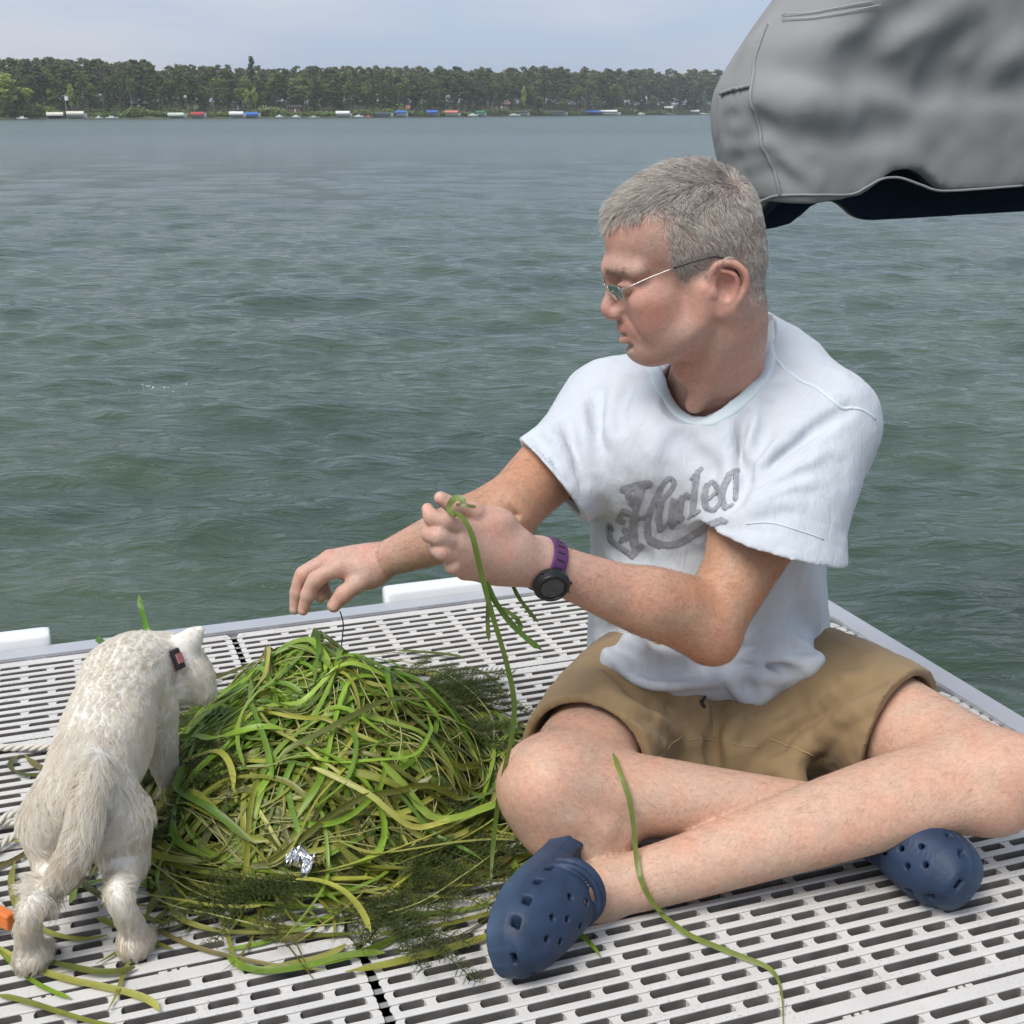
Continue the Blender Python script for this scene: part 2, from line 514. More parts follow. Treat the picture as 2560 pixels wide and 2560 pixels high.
# the little breaking crest out on the water
def build_foam():
    rg = np.random.default_rng(5)
    mb = MB()
    for _ in range(20):
        t = rg.random()
        px = 300 + 175 * t + rg.normal(0, 5); py = 985 - 28 * t + rg.normal(0, 3.5)
        if rg.random() < 0.35: px = 385 + rg.normal(0, 26); py = 968 + rg.normal(0, 5)
        c = gnd(px, py, WZ + 0.02 + rg.random() * 0.02)
        s_ = 0.002 + 0.009 * rg.random() ** 3
        ax = np.linalg.qr(rg.normal(size=(3, 3)))[0]
        h = np.array([[1, 0, 0], [-1, 0, 0], [0, 1, 0], [0, -1, 0], [0, 0, 0.7], [0, 0, -0.7]]) @ ax * s_
        mb.add(c + h, None, [[0, 2, 4], [2, 1, 4], [1, 3, 4], [3, 0, 4], [2, 0, 5], [1, 2, 5], [3, 1, 5], [0, 3, 5]])
    mb.build('foam', material('foam', (0.85, 0.88, 0.88), 0.4), None, True, kind='stuff', label='small patch of white foam breaking on a wavelet in the open water', category='foam')
build_foam()

# ================================================================== the dock
M_deck = material('deck_plastic', (0.64, 0.61, 0.565), 0.62, 0.35, var=0.07, vscale=9, bump=0.35, bscale=900, bdist=0.001)
def deck_material():
    m = M_deck; nt = m.node_tree; n = nt.nodes; l = nt.links
    b = n['Principled BSDF']
    src = b.inputs['Base Color'].links[0].from_socket
    tcn = n.new('ShaderNodeTexCoord')
    # grime specks and scuffs, more of them in some areas than others
    nz = n.new('ShaderNodeTexNoise'); nz.inputs['Scale'].default_value = 210; nz.inputs['Detail'].default_value = 4; nz.inputs['Roughness'].default_value = 0.7
    nz2 = n.new('ShaderNodeTexNoise'); nz2.inputs['Scale'].default_value = 7; nz2.inputs['Detail'].default_value = 3
    geo = n.new('ShaderNodeNewGeometry')
    l.new(geo.outputs['Position'], nz.inputs['Vector']); l.new(geo.outputs['Position'], nz2.inputs['Vector'])
    r1 = n.new('ShaderNodeMapRange'); r1.inputs['From Min'].default_value = 0.57; r1.inputs['From Max'].default_value = 0.70
    l.new(nz.outputs['Fac'], r1.inputs['Value'])
    r2 = n.new('ShaderNodeMapRange'); r2.inputs['From Min'].default_value = 0.42; r2.inputs['From Max'].default_value = 0.66
    l.new(nz2.outputs['Fac'], r2.inputs['Value'])
    mu = n.new('ShaderNodeMath'); mu.operation = 'MULTIPLY'
    l.new(r1.outputs['Result'], mu.inputs[0]); l.new(r2.outputs['Result'], mu.inputs[1])
    m2 = n.new('ShaderNodeMath'); m2.operation = 'MULTIPLY'; m2.inputs[1].default_value = 0.95
    l.new(mu.outputs[0], m2.inputs[0])
    mx = n.new('ShaderNodeMixRGB'); mx.inputs[2].default_value = (0.12, 0.11, 0.095, 1)
    l.new(m2.outputs[0], mx.inputs[0]); l.new(src, mx.inputs[1]); l.new(mx.outputs[0], b.inputs['Base Color'])
    # moulded tread: fine diagonal ribs
    wv = n.new('ShaderNodeTexWave'); wv.inputs['Scale'].default_value = 190; wv.inputs['Distortion'].default_value = 0.3
    mpn = n.new('ShaderNodeMapping'); mpn.inputs['Rotation'].default_value = (0, 0, R(28))
    l.new(tcn.outputs['Object'], mpn.inputs['Vector']); l.new(mpn.outputs['Vector'], wv.inputs['Vector'])
    bp = n.new('ShaderNodeBump'); bp.inputs['Strength'].default_value = 0.35; bp.inputs['Distance'].default_value = 0.0008
    l.new(wv.outputs['Fac'], bp.inputs['Height'])
    old = b.inputs['Normal'].links[0].from_node
    l.new(old.outputs['Normal'], bp.inputs['Normal']); l.new(bp.outputs['Normal'], b.inputs['Normal'])
deck_material()
M_alu = material('brushed_aluminium', (0.56, 0.56, 0.57), 0.42, 0.5, metal=0.45, var=0.06, vscale=6, bump=0.08, bscale=30)
M_bump = material('white_vinyl', (0.80, 0.80, 0.79), 0.35, 0.5, var=0.03, vscale=8)
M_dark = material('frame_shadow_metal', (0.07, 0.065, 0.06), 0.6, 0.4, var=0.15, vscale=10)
PW, PD = 1.127, 0.338          # panel size
CELL, NROW = 0.141, 12
def build_panel_mesh():
    mb = MB()
    rp = (PD - 0.0585) / (NROW - 1)
    rows = [-(NROW - 1) / 2 * rp + i * rp for i in range(NROW)]
    sh = 0.0057                                                  # half height of a slot
    zt, zb, ztb = 0.0, -0.052, -0.0022
    walls = []
    # tread strips: between rows, plus the wider first and last
    edges = [-PD / 2] + rows + [PD / 2]
    for i in range(NROW + 1):
        a = edges[i] + (sh if i > 0 else 0); b = edges[i + 1] - (sh if i < NROW else 0)
        if i == 0: a = -PD / 2
        if i == NROW: b = PD / 2
        ins = 0.0016
        prof = [(a, zb), (a + 0.0015, ztb), (a + ins, zt - 0.0012), (a + 2 * ins, zt), (b - 2 * ins, zt), (b - ins, zt - 0.0012), (b - 0.0015, ztb), (b, zb)]
        n = len(prof)
        cr = 0.009 if i in (0, NROW) else 0.0
        x0, x1 = -PW / 2, PW / 2
        v = []
        for xs in (x0, x1):
            for (yy, zz) in prof:
                dx = 0.0
                if cr and ((i == 0 and yy < a + 0.006) or (i == NROW and yy > b - 0.006)): dx = 0.006
                v.append((xs + (dx if xs == x0 else -dx), yy, zz))
        q = [[j, j + 1, n + j + 1, n + j] for j in range(n - 1)]
        t = [[0, j + 1, j] for j in range(1, n - 1)] + [[n, n + j, n + j + 1] for j in range(1, n - 1)]
        mb.add(v, [f[::-1] for f in q], t)
        walls.append((len(v), n))
    # bridges between the slots, with rounded slot ends
    longw, shortw, bar = 0.0795, 0.0345, 0.0135
    for ri, y in enumerate(rows):
        xs = []                                                 # bridge centres
        x = -4 * CELL
        for c in range(8):
            xs.append((x + c * CELL, 0.0135 if c else 0.022))
            flip = (ri % 2 == 0) != (c % 2 == 0)
            w1 = longw if flip else shortw
            xs.append((x + c * CELL + 0.00675 + w1 + bar / 2, bar))
        xs.append((x + 8 * CELL, 0.022))
        for cx, w in xs:
            hw = w / 2
            a = np.linspace(-1, 1, 7)
            bulge = 0.0052 * (1 - np.sqrt(np.maximum(0, 1 - (a * 0.97) ** 2)))
            right = [(cx + hw - 0.001 + 1.0 * bl, y + aa * (sh + 0.002)) for aa, bl in zip(a, bulge)]
            left = [(cx - hw + 0.001 - 1.0 * bl, y + aa * (sh + 0.002)) for aa, bl in zip(a[::-1], bulge[::-1])]
            # bridge floors sit below the treads
            mb.prism(right + left, zb + 0.012, ztb - 0.0006)
    # moulded screw bosses
    for sx in (-PW / 2 + 0.012, 0.0, PW / 2 - 0.012):
        for sy in (-PD / 2 + 0.013, PD / 2 - 0.013):
            ring = [(sx + 0.0062 * math.cos(t), sy + 0.0062 * math.sin(t)) for t in np.linspace(0, 2 * math.pi, 14, endpoint=False)]
            mb.prism(ring, -0.004, 0.0007)
            hole = [(sx + 0.0028 * math.cos(t), sy + 0.0028 * math.sin(t)) for t in np.linspace(0, 2 * math.pi, 10, endpoint=False)]
            mb.prism(hole, 0.0002, 0.0013)
    # interlocking clips along the far edge
    for c in range(8):
        cx = -4 * CELL + (c + 0.5) * CELL
        for dx, w in ((-0.013, 0.010), (0.0, 0.006), (0.011, 0.009)):
            mb.box((cx + dx, PD / 2 + 0.0015, -0.012), w, 0.006, 0.018)
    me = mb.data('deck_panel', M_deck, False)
    # shade inside the slots, painted as a darker wall colour, below the walked-on treads
    me.materials.append(material('slot_shade', (0.17, 0.155, 0.14), 0.8, 0.2, var=0.25, vscale=40))
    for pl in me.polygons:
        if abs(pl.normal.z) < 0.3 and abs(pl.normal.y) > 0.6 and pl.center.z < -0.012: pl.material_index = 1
    return me
def build_dock():
    root = empty('dock', dock(0.85, 2.0, -0.2), label='pale slotted plastic dock deck with aluminium edge rail on the water', category='dock')
    bpy.context.view_layer.update()
    inv = root.matrix_world.inverted()
    def put(o):
        o.parent = root; o.matrix_parent_inverse = inv; return o
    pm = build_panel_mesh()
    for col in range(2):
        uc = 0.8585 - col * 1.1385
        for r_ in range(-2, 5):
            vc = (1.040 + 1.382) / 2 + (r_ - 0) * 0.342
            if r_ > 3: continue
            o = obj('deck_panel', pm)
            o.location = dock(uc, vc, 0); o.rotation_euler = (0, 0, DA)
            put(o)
    A = np.array([DU, DV, V(0, 0, 1)])
    def rail(name, u0, u1, v0, v1, prof_across_u):
        # channel: thin raised inner lip, flat top, outer face
        mb = MB()
        if prof_across_u:
            mb.box(dock((u0 + u1) / 2, (v0 + v1) / 2, -0.062), u1 - u0, v1 - v0, 0.130, A)
            mb.box(dock(u0 + 0.0015, (v0 + v1) / 2, 0.0045), 0.003, v1 - v0 - 0.002, 0.004, A)
        else:
            mb.box(dock((u0 + u1) / 2, (v0 + v1) / 2, -0.062), u1 - u0, v1 - v0, 0.130, A)
            mb.box(dock((u0 + u1) / 2, v0 + 0.0015, 0.0045), u1 - u0 - 0.002, 0.003, 0.004, A)
        o = mb.build(name, M_alu); put(o)
        b = o.modifiers.new('b', 'BEVEL'); b.width = 0.0015; b.segments = 2
    rail('edge_rail', -1.6, 1.427, 2.409, 2.461, False)
    rail('edge_rail', 1.428, 1.477, 0.0, 2.461, True)
    # joists under the deck
    for v in np.arange(0.36, 2.42, 0.342):
        put(MB().box(dock(0.0, v, -0.085), 2.85, 0.05, 0.07, A).build('joist', M_dark))
    for u in (-0.85, 0.2885, 0.859, 1.40):
        put(MB().box(dock(u, 1.2, -0.075), 0.012 if u == 0.2885 else 0.05, 2.4, 0.065, A).build('stringer', M_dark))
    # legs into the lake bed
    for (u, v) in ((1.50, 2.36), (1.50, 0.3), (-0.9, 2.49)):
        put(MB().tube([dock(u, v, -1.5), dock(u, v, -0.03)], 0.024, 14).build('support_leg', M_alu, None, True))
    # white vinyl bumpers bolted to the far rail
    for (u0, u1) in ((0.617, 1.475), (-1.5, -0.043)):
        mb = MB()
        n = 24
        prof = [(0.0, -0.09), (0.0, 0.016), (0.004, 0.022), (0.012, 0.0245), (0.040, 0.0245), (0.050, 0.021), (0.057, 0.012), (0.059, 0.0), (0.057, -0.06), (0.045, -0.09)]
        k = len(prof)
        us = [u0, u0 + 0.004, u0 + 0.012, u0 + 0.03, u1 - 0.03, u1 - 0.012, u1 - 0.004, u1]
        sc = [0.90, 0.96, 0.99, 1, 1, 0.99, 0.96, 0.90]
        v = []
        for u, s_ in zip(us, sc):
            for (a, z) in prof: v.append(dock(u, 2.4615 + 0.028 + (a - 0.028) * s_, z * s_))
        q = [[i * k + j, i * k + (j + 1) % k, (i + 1) * k + (j + 1) % k, (i + 1) * k + j] for i in range(len(us) - 1) for j in range(k)]
        t = [[0, j + 1, j] for j in range(1, k - 1)] + [[(len(us) - 1) * k, (len(us) - 1) * k + j, (len(us) - 1) * k + j + 1] for j in range(1, k - 1)]
        mb.add(v, q, t)
        o = mb.build('bumper', M_bump, None, True); put(o)
        o.data.polygons.foreach_set('use_smooth', np.ones(len(o.data.polygons), bool))
    # lower tie bar seen as a dark seam between the two rows of panels
    put(MB().box(dock(0.2905, 1.2, -0.0135), 0.0105, 2.40, 0.02, A).build('seam_strip', material('seam_rubber', (0.26, 0.25, 0.24), 0.7)))
build_dock()

# ================================================================== the far shore
M_land = material('shore_ground', (0.10, 0.11, 0.055), 0.9, 0.2, var=0.5, vscale=0.12)
def build_land():
    pxs = np.concatenate([np.linspace(-3200, -300, 30), np.linspace(-250, 2700, 120), np.linspace(2750, 5200, 30)])
    rg = np.random.default_rng(11)
    off = np.array([-0.5, 1.0, 4, 12, 30, 70, 140, 300])
    hz = np.array([-0.5, 0.35, 0.9, 1.6, 2.6, 3.6, 4.5, 5])
    v = []
    for px in pxs:
        p = shore_pt(px); d = nrm(V(p[0], p[1], 0))
        for o_, z in zip(off, hz):
            q = p + d * (o_ + rg.normal(0, 0.5) * min(o_, 2) / 2)
            v.append((q[0], q[1], WZ + z * (1 + 0.15 * rg.normal())))
    m = len(off); n = len(pxs)
    q = [[i * m + j, i * m + j + 1, (i + 1) * m + j + 1, (i + 1) * m + j] for i in range(n - 1) for j in range(m - 1)]
    obj('far_shore', mesh_np('far_shore', np.array(v), np.array(q)[:, ::-1], None, M_land, True), None, kind='structure')
build_land()

def leaf_quads(centres, size, rg, flat=0.5, n_each=1):
    """small randomly turned leaf-spray faces at the given points"""
    N = len(centres)
    nn = rg.normal(size=(N, 3)); nn[:, 2] = np.abs(nn[:, 2]) + flat
    nn /= np.linalg.norm(nn, axis=1)[:, None]
    t = np.cross(nn, rg.normal(size=(N, 3))); t /= np.linalg.norm(t, axis=1)[:, None] + 1e-9
    b = np.cross(nn, t)
    s_ = size * (0.6 + 0.8 * rg.random(N))[:, None]
    asp = (0.55 + 0.5 * rg.random(N))[:, None]
    v = np.stack([centres - t * s_ - b * s_ * asp * 0.3, centres - b * s_ * asp, centres + t * s_, centres + b * s_ * asp * 0.8], 1).reshape(-1, 3)
    return v, np.arange(4 * N).reshape(-1, 4)
def tree_colour(name, base, hue2, val=0.3):
    m = material(name, base, 0.85, 0.15, trans=0.4)
    n = m.node_tree.nodes; l = m.node_tree.links
    oi = n.new('ShaderNodeObjectInfo'); geo = n.new('ShaderNodeNewGeometry')
    nz = n.new('ShaderNodeTexNoise'); nz.inputs['Scale'].default_value = 0.45; nz.inputs['Detail'].default_value = 3
    l.new(geo.outputs['Position'], nz.inputs['Vector'])
    ad = n.new('ShaderNodeMath'); ad.operation = 'ADD'
    l.new(oi.outputs['Random'], ad.inputs[0]); l.new(nz.outputs['Fac'], ad.inputs[1])
    mr = n.new('ShaderNodeMapRange'); mr.inputs['From Min'].default_value = 0.3; mr.inputs['From Max'].default_value = 1.7
    l.new(ad.outputs[0], mr.inputs['Value'])
    mx = n.new('ShaderNodeMixRGB'); mx.inputs[1].default_value = (*base, 1); mx.inputs[2].default_value = (*hue2, 1)
    l.new(mr.outputs['Result'], mx.inputs[0])
    rp = n.new('ShaderNodeMapRange'); rp.inputs['To Min'].default_value = 1 - val; rp.inputs['To Max'].default_value = 1 + val
    l.new(geo.outputs['Random Per Island'], rp.inputs['Value'])
    sc = n.new('ShaderNodeVectorMath'); sc.operation = 'SCALE'
    l.new(mx.outputs[0], sc.inputs[0]); l.new(rp.outputs['Result'], sc.inputs['Scale'])
    l.new(sc.outputs['Vector'], n['Principled BSDF'].inputs['Base Color'])
    for nd in n:
        if nd.type == 'BSDF_TRANSLUCENT': l.new(sc.outputs['Vector'], nd.inputs['Color'])
    return m
M_pine = tree_colour('pine_needles', (0.100, 0.145, 0.055), (0.200, 0.215, 0.095))
M_leaf = tree_colour('broad_leaves', (0.145, 0.220, 0.065), (0.250, 0.310, 0.105))
M_lime = tree_colour('lime_leaves', (0.36, 0.46, 0.11), (0.46, 0.52, 0.17))
M_dead = material('bare_twigs', (0.24, 0.20, 0.18), 0.9, 0.1, var=0.2, vscale=0.5)
M_bark = material('pine_bark', (0.13, 0.095, 0.072), 0.9, 0.1, var=0.25, vscale=0.6)
M_birch = material('birch_bark', (0.55, 0.53, 0.48), 0.8, 0.1, var=0.2, vscale=0.8)

def crown_points(kind, rg):
    """points through a crown of unit height, gathered in boughs"""
    pts = []
    if kind in ('pine', 'redpine'):
        base = 0.30 if kind == 'pine' else 0.42
        nb = 44
        lean = rg.normal(0, 0.02, 2)
        for i in range(nb):
            f = (i + rg.random()) / nb
            z = base + (0.99 - base) * f ** 0.9
            prof = math.sin(math.pi * min(1, 0.16 + 0.80 * f)) ** 0.7
            a = rg.random() * 6.28; r_ = 0.165 * prof * (0.35 + 0.75 * rg.random() ** 0.6)
            c = V(r_ * math.cos(a) + lean[0] * z, r_ * math.sin(a) + lean[1] * z, z)
            s_ = 0.036 + 0.03 * prof * rg.random()
            k = 24
            d = rg.normal(size=(k, 3)); d /= np.linalg.norm(d, axis=1)[:, None]
            pts.append(c + d * V(s_ * 1.35, s_ * 1.35, s_ * 0.55) * (0.55 + 0.45 * rg.random((k, 1))))
    elif kind == 'spruce':
        nb = 60
        for i in range(nb):
            f = (i + rg.random()) / nb
            z = 0.06 + 0.93 * f
            a = rg.random() * 6.28; rr = 0.15 * (1 - f) + 0.012
            k = 20
            tt = rg.random(k) ** 0.6
            c = np.stack([rr * tt * math.cos(a), rr * tt * math.sin(a), z - 0.05 * tt * rr / 0.15], 1)
            pts.append(c + rg.normal(size=(k, 3)) * V(0.016, 0.016, 0.008))
    else:
        nb = 34
        for i in range(nb):
            d = nrm(rg.normal(size=3)); rr = rg.random() ** 0.4
            c = V(0, 0, 0.60) + d * V(0.20, 0.20, 0.33) * rr
            s_ = 0.06 + 0.05 * rg.random()
            k = 34
            e = rg.normal(size=(k, 3)); e /= np.linalg.norm(e, axis=1)[:, None]
            pts.append(c + e * V(s_, s_, s_ * 0.8) * (0.6 + 0.4 * rg.random((k, 1))))
    return np.concatenate(pts)
def trunk_mesh(kind, rg, mat):
    mb = MB()
    r0 = {'pine': 0.014, 'redpine': 0.013, 'spruce': 0.012, 'leafy': 0.013, 'birch': 0.009, 'dead': 0.009}[kind]
    bend = rg.normal(0, 0.012, (2,))
    P = [(bend[0] * t * t * 3, bend[1] * t * t * 3, t) for t in np.linspace(-0.03, 0.93, 7)]
    mb.tube(P, np.linspace(r0, r0 * 0.25, 7), 6)
    for _ in range(7 if kind != 'dead' else 26):
        z = (0.28 if kind != 'dead' else 0.2) + 0.6 * rg.random(); a = rg.random() * 6.28
        L = (0.10 + 0.06 * rg.random()) * (1.15 - z)
        if kind == 'dead': L *= 1.6
        mb.tube([(0, 0, z), (L * 0.6 * math.cos(a), L * 0.6 * math.sin(a), z + 0.03), (L * math.cos(a), L * math.sin(a), z + (0.05 if kind != 'dead' else 0.11))], [r0 * 0.35, r0 * 0.25, r0 * 0.08], 4)
    return mb.data('trunk', mat, True)
protos = {}
def tree_protos():
    rg = np.random.default_rng(21)
    for kind, cnt, mat, bark, size in (('pine', 5, M_pine, M_bark, 0.030), ('redpine', 3, M_pine, M_bark, 0.030), ('spruce', 3, M_pine, M_bark, 0.022), ('leafy', 3, M_leaf, M_bark, 0.030), ('lime', 2, M_lime, M_birch, 0.030), ('birch', 2, M_leaf, M_birch, 0.028)):
        L = []
        for _ in range(cnt):
            pts = crown_points('leafy' if kind in ('lime', 'birch') else kind, rg)
            if kind == 'birch': pts = pts[pts[:, 2] > 0.52] * V(0.8, 0.8, 1)
            v, q = leaf_quads(pts, size, rg)
            L.append((trunk_mesh('birch' if kind in ('lime', 'birch') else kind, rg, bark), mesh_np('crown', v, q, None, mat, False), v))
        protos[kind] = L
    v, q = leaf_quads(rg.normal(size=(260, 3)) * V(0.07, 0.07, 0.2) + V(0, 0, 0.62), 0.012, rg)
    protos['dead'] = [(trunk_mesh('dead', rg, M_dead), mesh_np('crown', v, q, None, M_dead, False), v)]
tree_protos()
def put_tree(kind, loc, h, rg, label, group=None, wide=1.0):
    tr, cr, _ = protos[kind][rg.integers(len(protos[kind]))]
    name = {'pine': 'pine_tree', 'redpine': 'pine_tree', 'spruce': 'spruce_tree', 'leafy': 'leafy_tree', 'lime': 'leafy_tree', 'birch': 'birch_tree', 'dead': 'dead_tree'}[kind]
    r_ = empty(name, loc, label=label, category='tree')
    if group: r_['group'] = group
    r_.rotation_euler = (0, 0, rg.random() * 6.28)
    r_.scale = (h * wide, h * wide, h)
    obj('trunk', tr, r_); obj('crown', cr, r_)
    return r_
def tree_top(px):      # height of the wood's skyline above the waterline, in photo pixels
    return float(np.interp(px, [-400, 0, 120, 240, 370, 430, 640, 885, 1300, 1780, 2600], [124, 122, 126, 124, 120, 110, 107, 106, 102, 92, 88]))
def back(px, off, rise=0.0):
    p = shore_pt(px); d = nrm(V(p[0], p[1], 0))
    z = float(np.interp(off, [0, 1, 4, 12, 30, 70, 140], [0, .35, .9, 1.6, 2.6, 3.6, 4.5]))
    return V(p[0] + d[0] * off, p[1] + d[1] * off, WZ + z)
def build_woods():
    rg = np.random.default_rng(31)
    # trees one can tell apart by their look
    S = [('lime', 15, 3, 100, 'big yellow-green leafy tree at the far left end of the shore', 1.7),
         ('lime', 66, 3, 66, 'bushy bright green tree just beside the big yellow-green one', 1.7),
         ('lime', 182, 4, 68, 'slim lime green tree standing behind the cream boat canopies', 0.6),
         ('lime', 200, 4, 52, 'small yellowing tree on the shore behind the cream canopies', 0.7),
         ('birch', 332, 6, 86, 'birch with a bare white trunk rising above the shore shrubs', 0.8),
         ('dead', 262, 20, 96, 'grey-brown dead pine sticking up among green pines on the far shore', 1.0),
         ('lime', 620, 5, 54, 'light green rounded tree between white and blue boat canopies', 0.7),
         ('lime', 640, 6, 58, 'light green rounded tree above the blue boat canopy', 0.7),
         ('dead', 535, 5, 48, 'leaning bare grey tree beside the red canopied boat', 1.0),
         ('spruce', 635, 26, 112, 'pointed spruce that pokes highest above the middle skyline', 1.0),
         ('leafy', 560, 6, 62, 'pale leafy tree with a split white trunk behind the white canopy', 0.7),
         ('leafy', 1345, 3, 44, 'low rounded pale green willow at the water near a white boat', 1.4),
         ('lime', 1310, 5, 60, 'slender pale yellow tree behind the pair of small boats', 0.5),
         ('leafy', 1410, 3, 38, 'wide low green bush tree near the dark canopied lift', 1.5),
         ('leafy', 1535, 8, 66, 'grey-green leafy tree beside the utility pole', 0.9),
         ('leafy', 230, 5, 72, 'round grey-green leafy tree just right of the cream canopies', 0.9),
         ('spruce', 790, 8, 78, 'dark spruce standing in front of the pines above a low dock', 1.1),
         ('spruce', 385, 6, 74, 'broad dark spruce right of the white-trunked birch', 1.5)]
    for kind, px, off, hp, lab, wd in S:
        p = back(px, off)
        put_tree(kind, p, hp / FPX * p[1] / 0.957, rg, lab, None, wd)
    # the wood: nearer rows tree by tree
    n = 0
    for row, (off, step, hf) in enumerate(((7, 26, 0.70), (15, 20, 0.88), (26, 19, 1.0))):
        px = -120.0
        while px < 1960:
            px += step * (0.6 + 0.8 * rg.random())
            o_ = off + rg.normal(0, 2.0)
            p = back(px, max(3, o_))
            h = (tree_top(px) - (p[2] - WZ) * FPX * 0.957 / p[1]) * hf * (0.70 + 0.38 * rg.random())
            if row == 0 and rg.random() < 0.35: h *= 0.7
            u = rg.random()
            kind = 'pine' if u < 0.42 else 'redpine' if u < 0.62 else 'spruce' if u < 0.80 else 'leafy'
            lab = {'pine': 'dark green pine in the wood along the far shore', 'redpine': 'dark green pine in the wood along the far shore',
                   'spruce': 'narrow dark spruce in the wood along the far shore', 'leafy': 'dull green leafy tree in the wood along the far shore'}[kind]
            put_tree(kind, p, h / FPX * p[1] / 0.957, rg, lab, {'spruce': 'spruces of the far wood', 'leafy': 'leafy trees of the far wood'}.get(kind, 'pines of the far wood'), 0.85 + 0.4 * rg.random())
            n += 1
    # deeper rows read as one mass
    mb = MB()
    for off, step in ((40, 15), (56, 15), (75, 17), (34, 24), (48, 22)):
        px = -500.0
        while px < 3400:
            px += step * (0.6 + 0.8 * rg.random())
            p = back(px, off + rg.normal(0, 3))
            h = (tree_top(px) - (p[2] - WZ) * FPX * 0.957 / p[1]) * ((0.78 + 0.30 * rg.random()) if off not in (34, 48) else (0.35 + 0.2 * rg.random())) / FPX * p[1] / 0.957
            k = ('pine', 'redpine')[rg.integers(2)] if off not in (34, 48) else 'spruce'
            v = protos[k][rg.integers(len(protos[k]))][2]
            a = rg.random() * 6.28; c, s_ = math.cos(a), math.sin(a)
            sel = np.repeat(rg.random(len(v) // 4) < 0.55, 4)
            vv = v[sel] @ np.array([[c, s_, 0], [-s_, c, 0], [0, 0, 1]])
            wq = 1.1 if off not in (34, 48) else 2.4
            mb.add(vv * V(h * wq, h * wq, h) + p, np.arange(len(vv)).reshape(-1, 4))
    mb.build('forest', M_pine, None, False, kind='stuff', label='dense mass of pines behind the front trees on the far shore', category='forest')
    # shrubs and reeds along the waterline
    pts = []
    for px in np.arange(-500, 3300, 3.0):
        hgt = 0.5 + 1.5 * max(0, math.sin(px * 0.021) + 0.6 * math.sin(px * 0.057 + 1)) * rg.random()
        if 0 < px < 110: hgt += 1.6 * rg.random()
        k = 16
        p = np.stack([back(px + 5 * rg.normal(), 1.2 + 2.5 * rg.random()) for _ in range(k)])
        p[:, 2] += rg.random(k) * hgt
        pts.append(p)
    v, q = leaf_quads(np.concatenate(pts), 0.42, rg)
    obj('shore_shrubs', mesh_np('shore_shrubs', v, q, None, M_leaf, False), None, kind='stuff', label='low green shrubs and reeds along the far waterline', category='shrubs')
build_woods()

# ------------------------------------------------------------------ boats, lifts and huts along the far shore
PAL = {'white': (0.78, 0.78, 0.76), 'cream': (0.74, 0.69, 0.56), 'blue': (0.05, 0.15, 0.50), 'red': (0.42, 0.06, 0.05), 'green': (0.04, 0.20, 0.12), 'dark': (0.06, 0.075, 0.07), 'pale': (0.55, 0.60, 0.48), 'coral': (0.62, 0.22, 0.17), 'navy': (0.04, 0.06, 0.12), 'brown': (0.20, 0.12, 0.08), 'barn': (0.26, 0.06, 0.05), 'grey': (0.32, 0.32, 0.31)}
MP = {k: material('paint_' + k, c, 0.5, 0.4, var=0.08, vscale=1.0) for k, c in PAL.items()}
def hull_mesh(L, W, H, mat):
    mb = MB()
    xs = np.linspace(-0.5, 0.5, 9)
    v = []
    for x in xs:
        w = W / 2 * (1 - max(0, (x - 0.1) / 0.4) ** 2.2 * 0.94)
        sh = H * (1 + 0.25 * max(0, x) * 2)
        v += [(x * L, -w * 0.55, 0), (x * L, -w, H * 0.5), (x * L, -w * 0.97, sh), (x * L, w * 0.97, sh), (x * L, w, H * 0.5), (x * L, w * 0.55, 0)]
    q = [[i * 6 + j, i * 6 + (j + 1) % 6, (i + 1) * 6 + (j + 1) % 6, (i + 1) * 6 + j] for i in range(8) for j in range(6)]
    t = [[0, j + 1, j] for j in range(1, 5)] + [[48, 48 + j, 48 + j + 1] for j in range(1, 5)]
    mb.add(v, q, t)
    mb.box((-0.05 * L, 0, H + 0.12), L * 0.34, W * 0.7, 0.26)
    mb.box((0.13 * L, 0, H + 0.28), 0.05, W * 0.66, 0.34)
    return mb.data('hull', mat, False)
def canopy_mesh(L, W, mat):
    mb = MB()
    n = 9
    a = np.linspace(-1, 1, n)
    prof = [(W / 2 * x, 0.42 * (1 - abs(x) ** 2.6)) for x in a]
    prof = [(-W / 2, -0.28)] + prof + [(W / 2, -0.28)]
    k = len(prof)
    v = []
    for xs, s_ in ((-L / 2, 0.9), (-L / 2 + 0.25, 1), (L / 2 - 0.25, 1), (L / 2, 0.9)):
        v += [(xs, y * s_, z if z < 0 else z * s_) for y, z in prof]
    q = [[i * k + j, i * k + j + 1, (i + 1) * k + j + 1, (i + 1) * k + j] for i in range(3) for j in range(k - 1)]
    t = [[0, j, j + 1] for j in range(1, k - 1)] + [[3 * k, 3 * k + j + 1, 3 * k + j] for j in range(1, k - 1)]
    mb.add(v, q, t)
    return mb.data('canopy', mat, False)
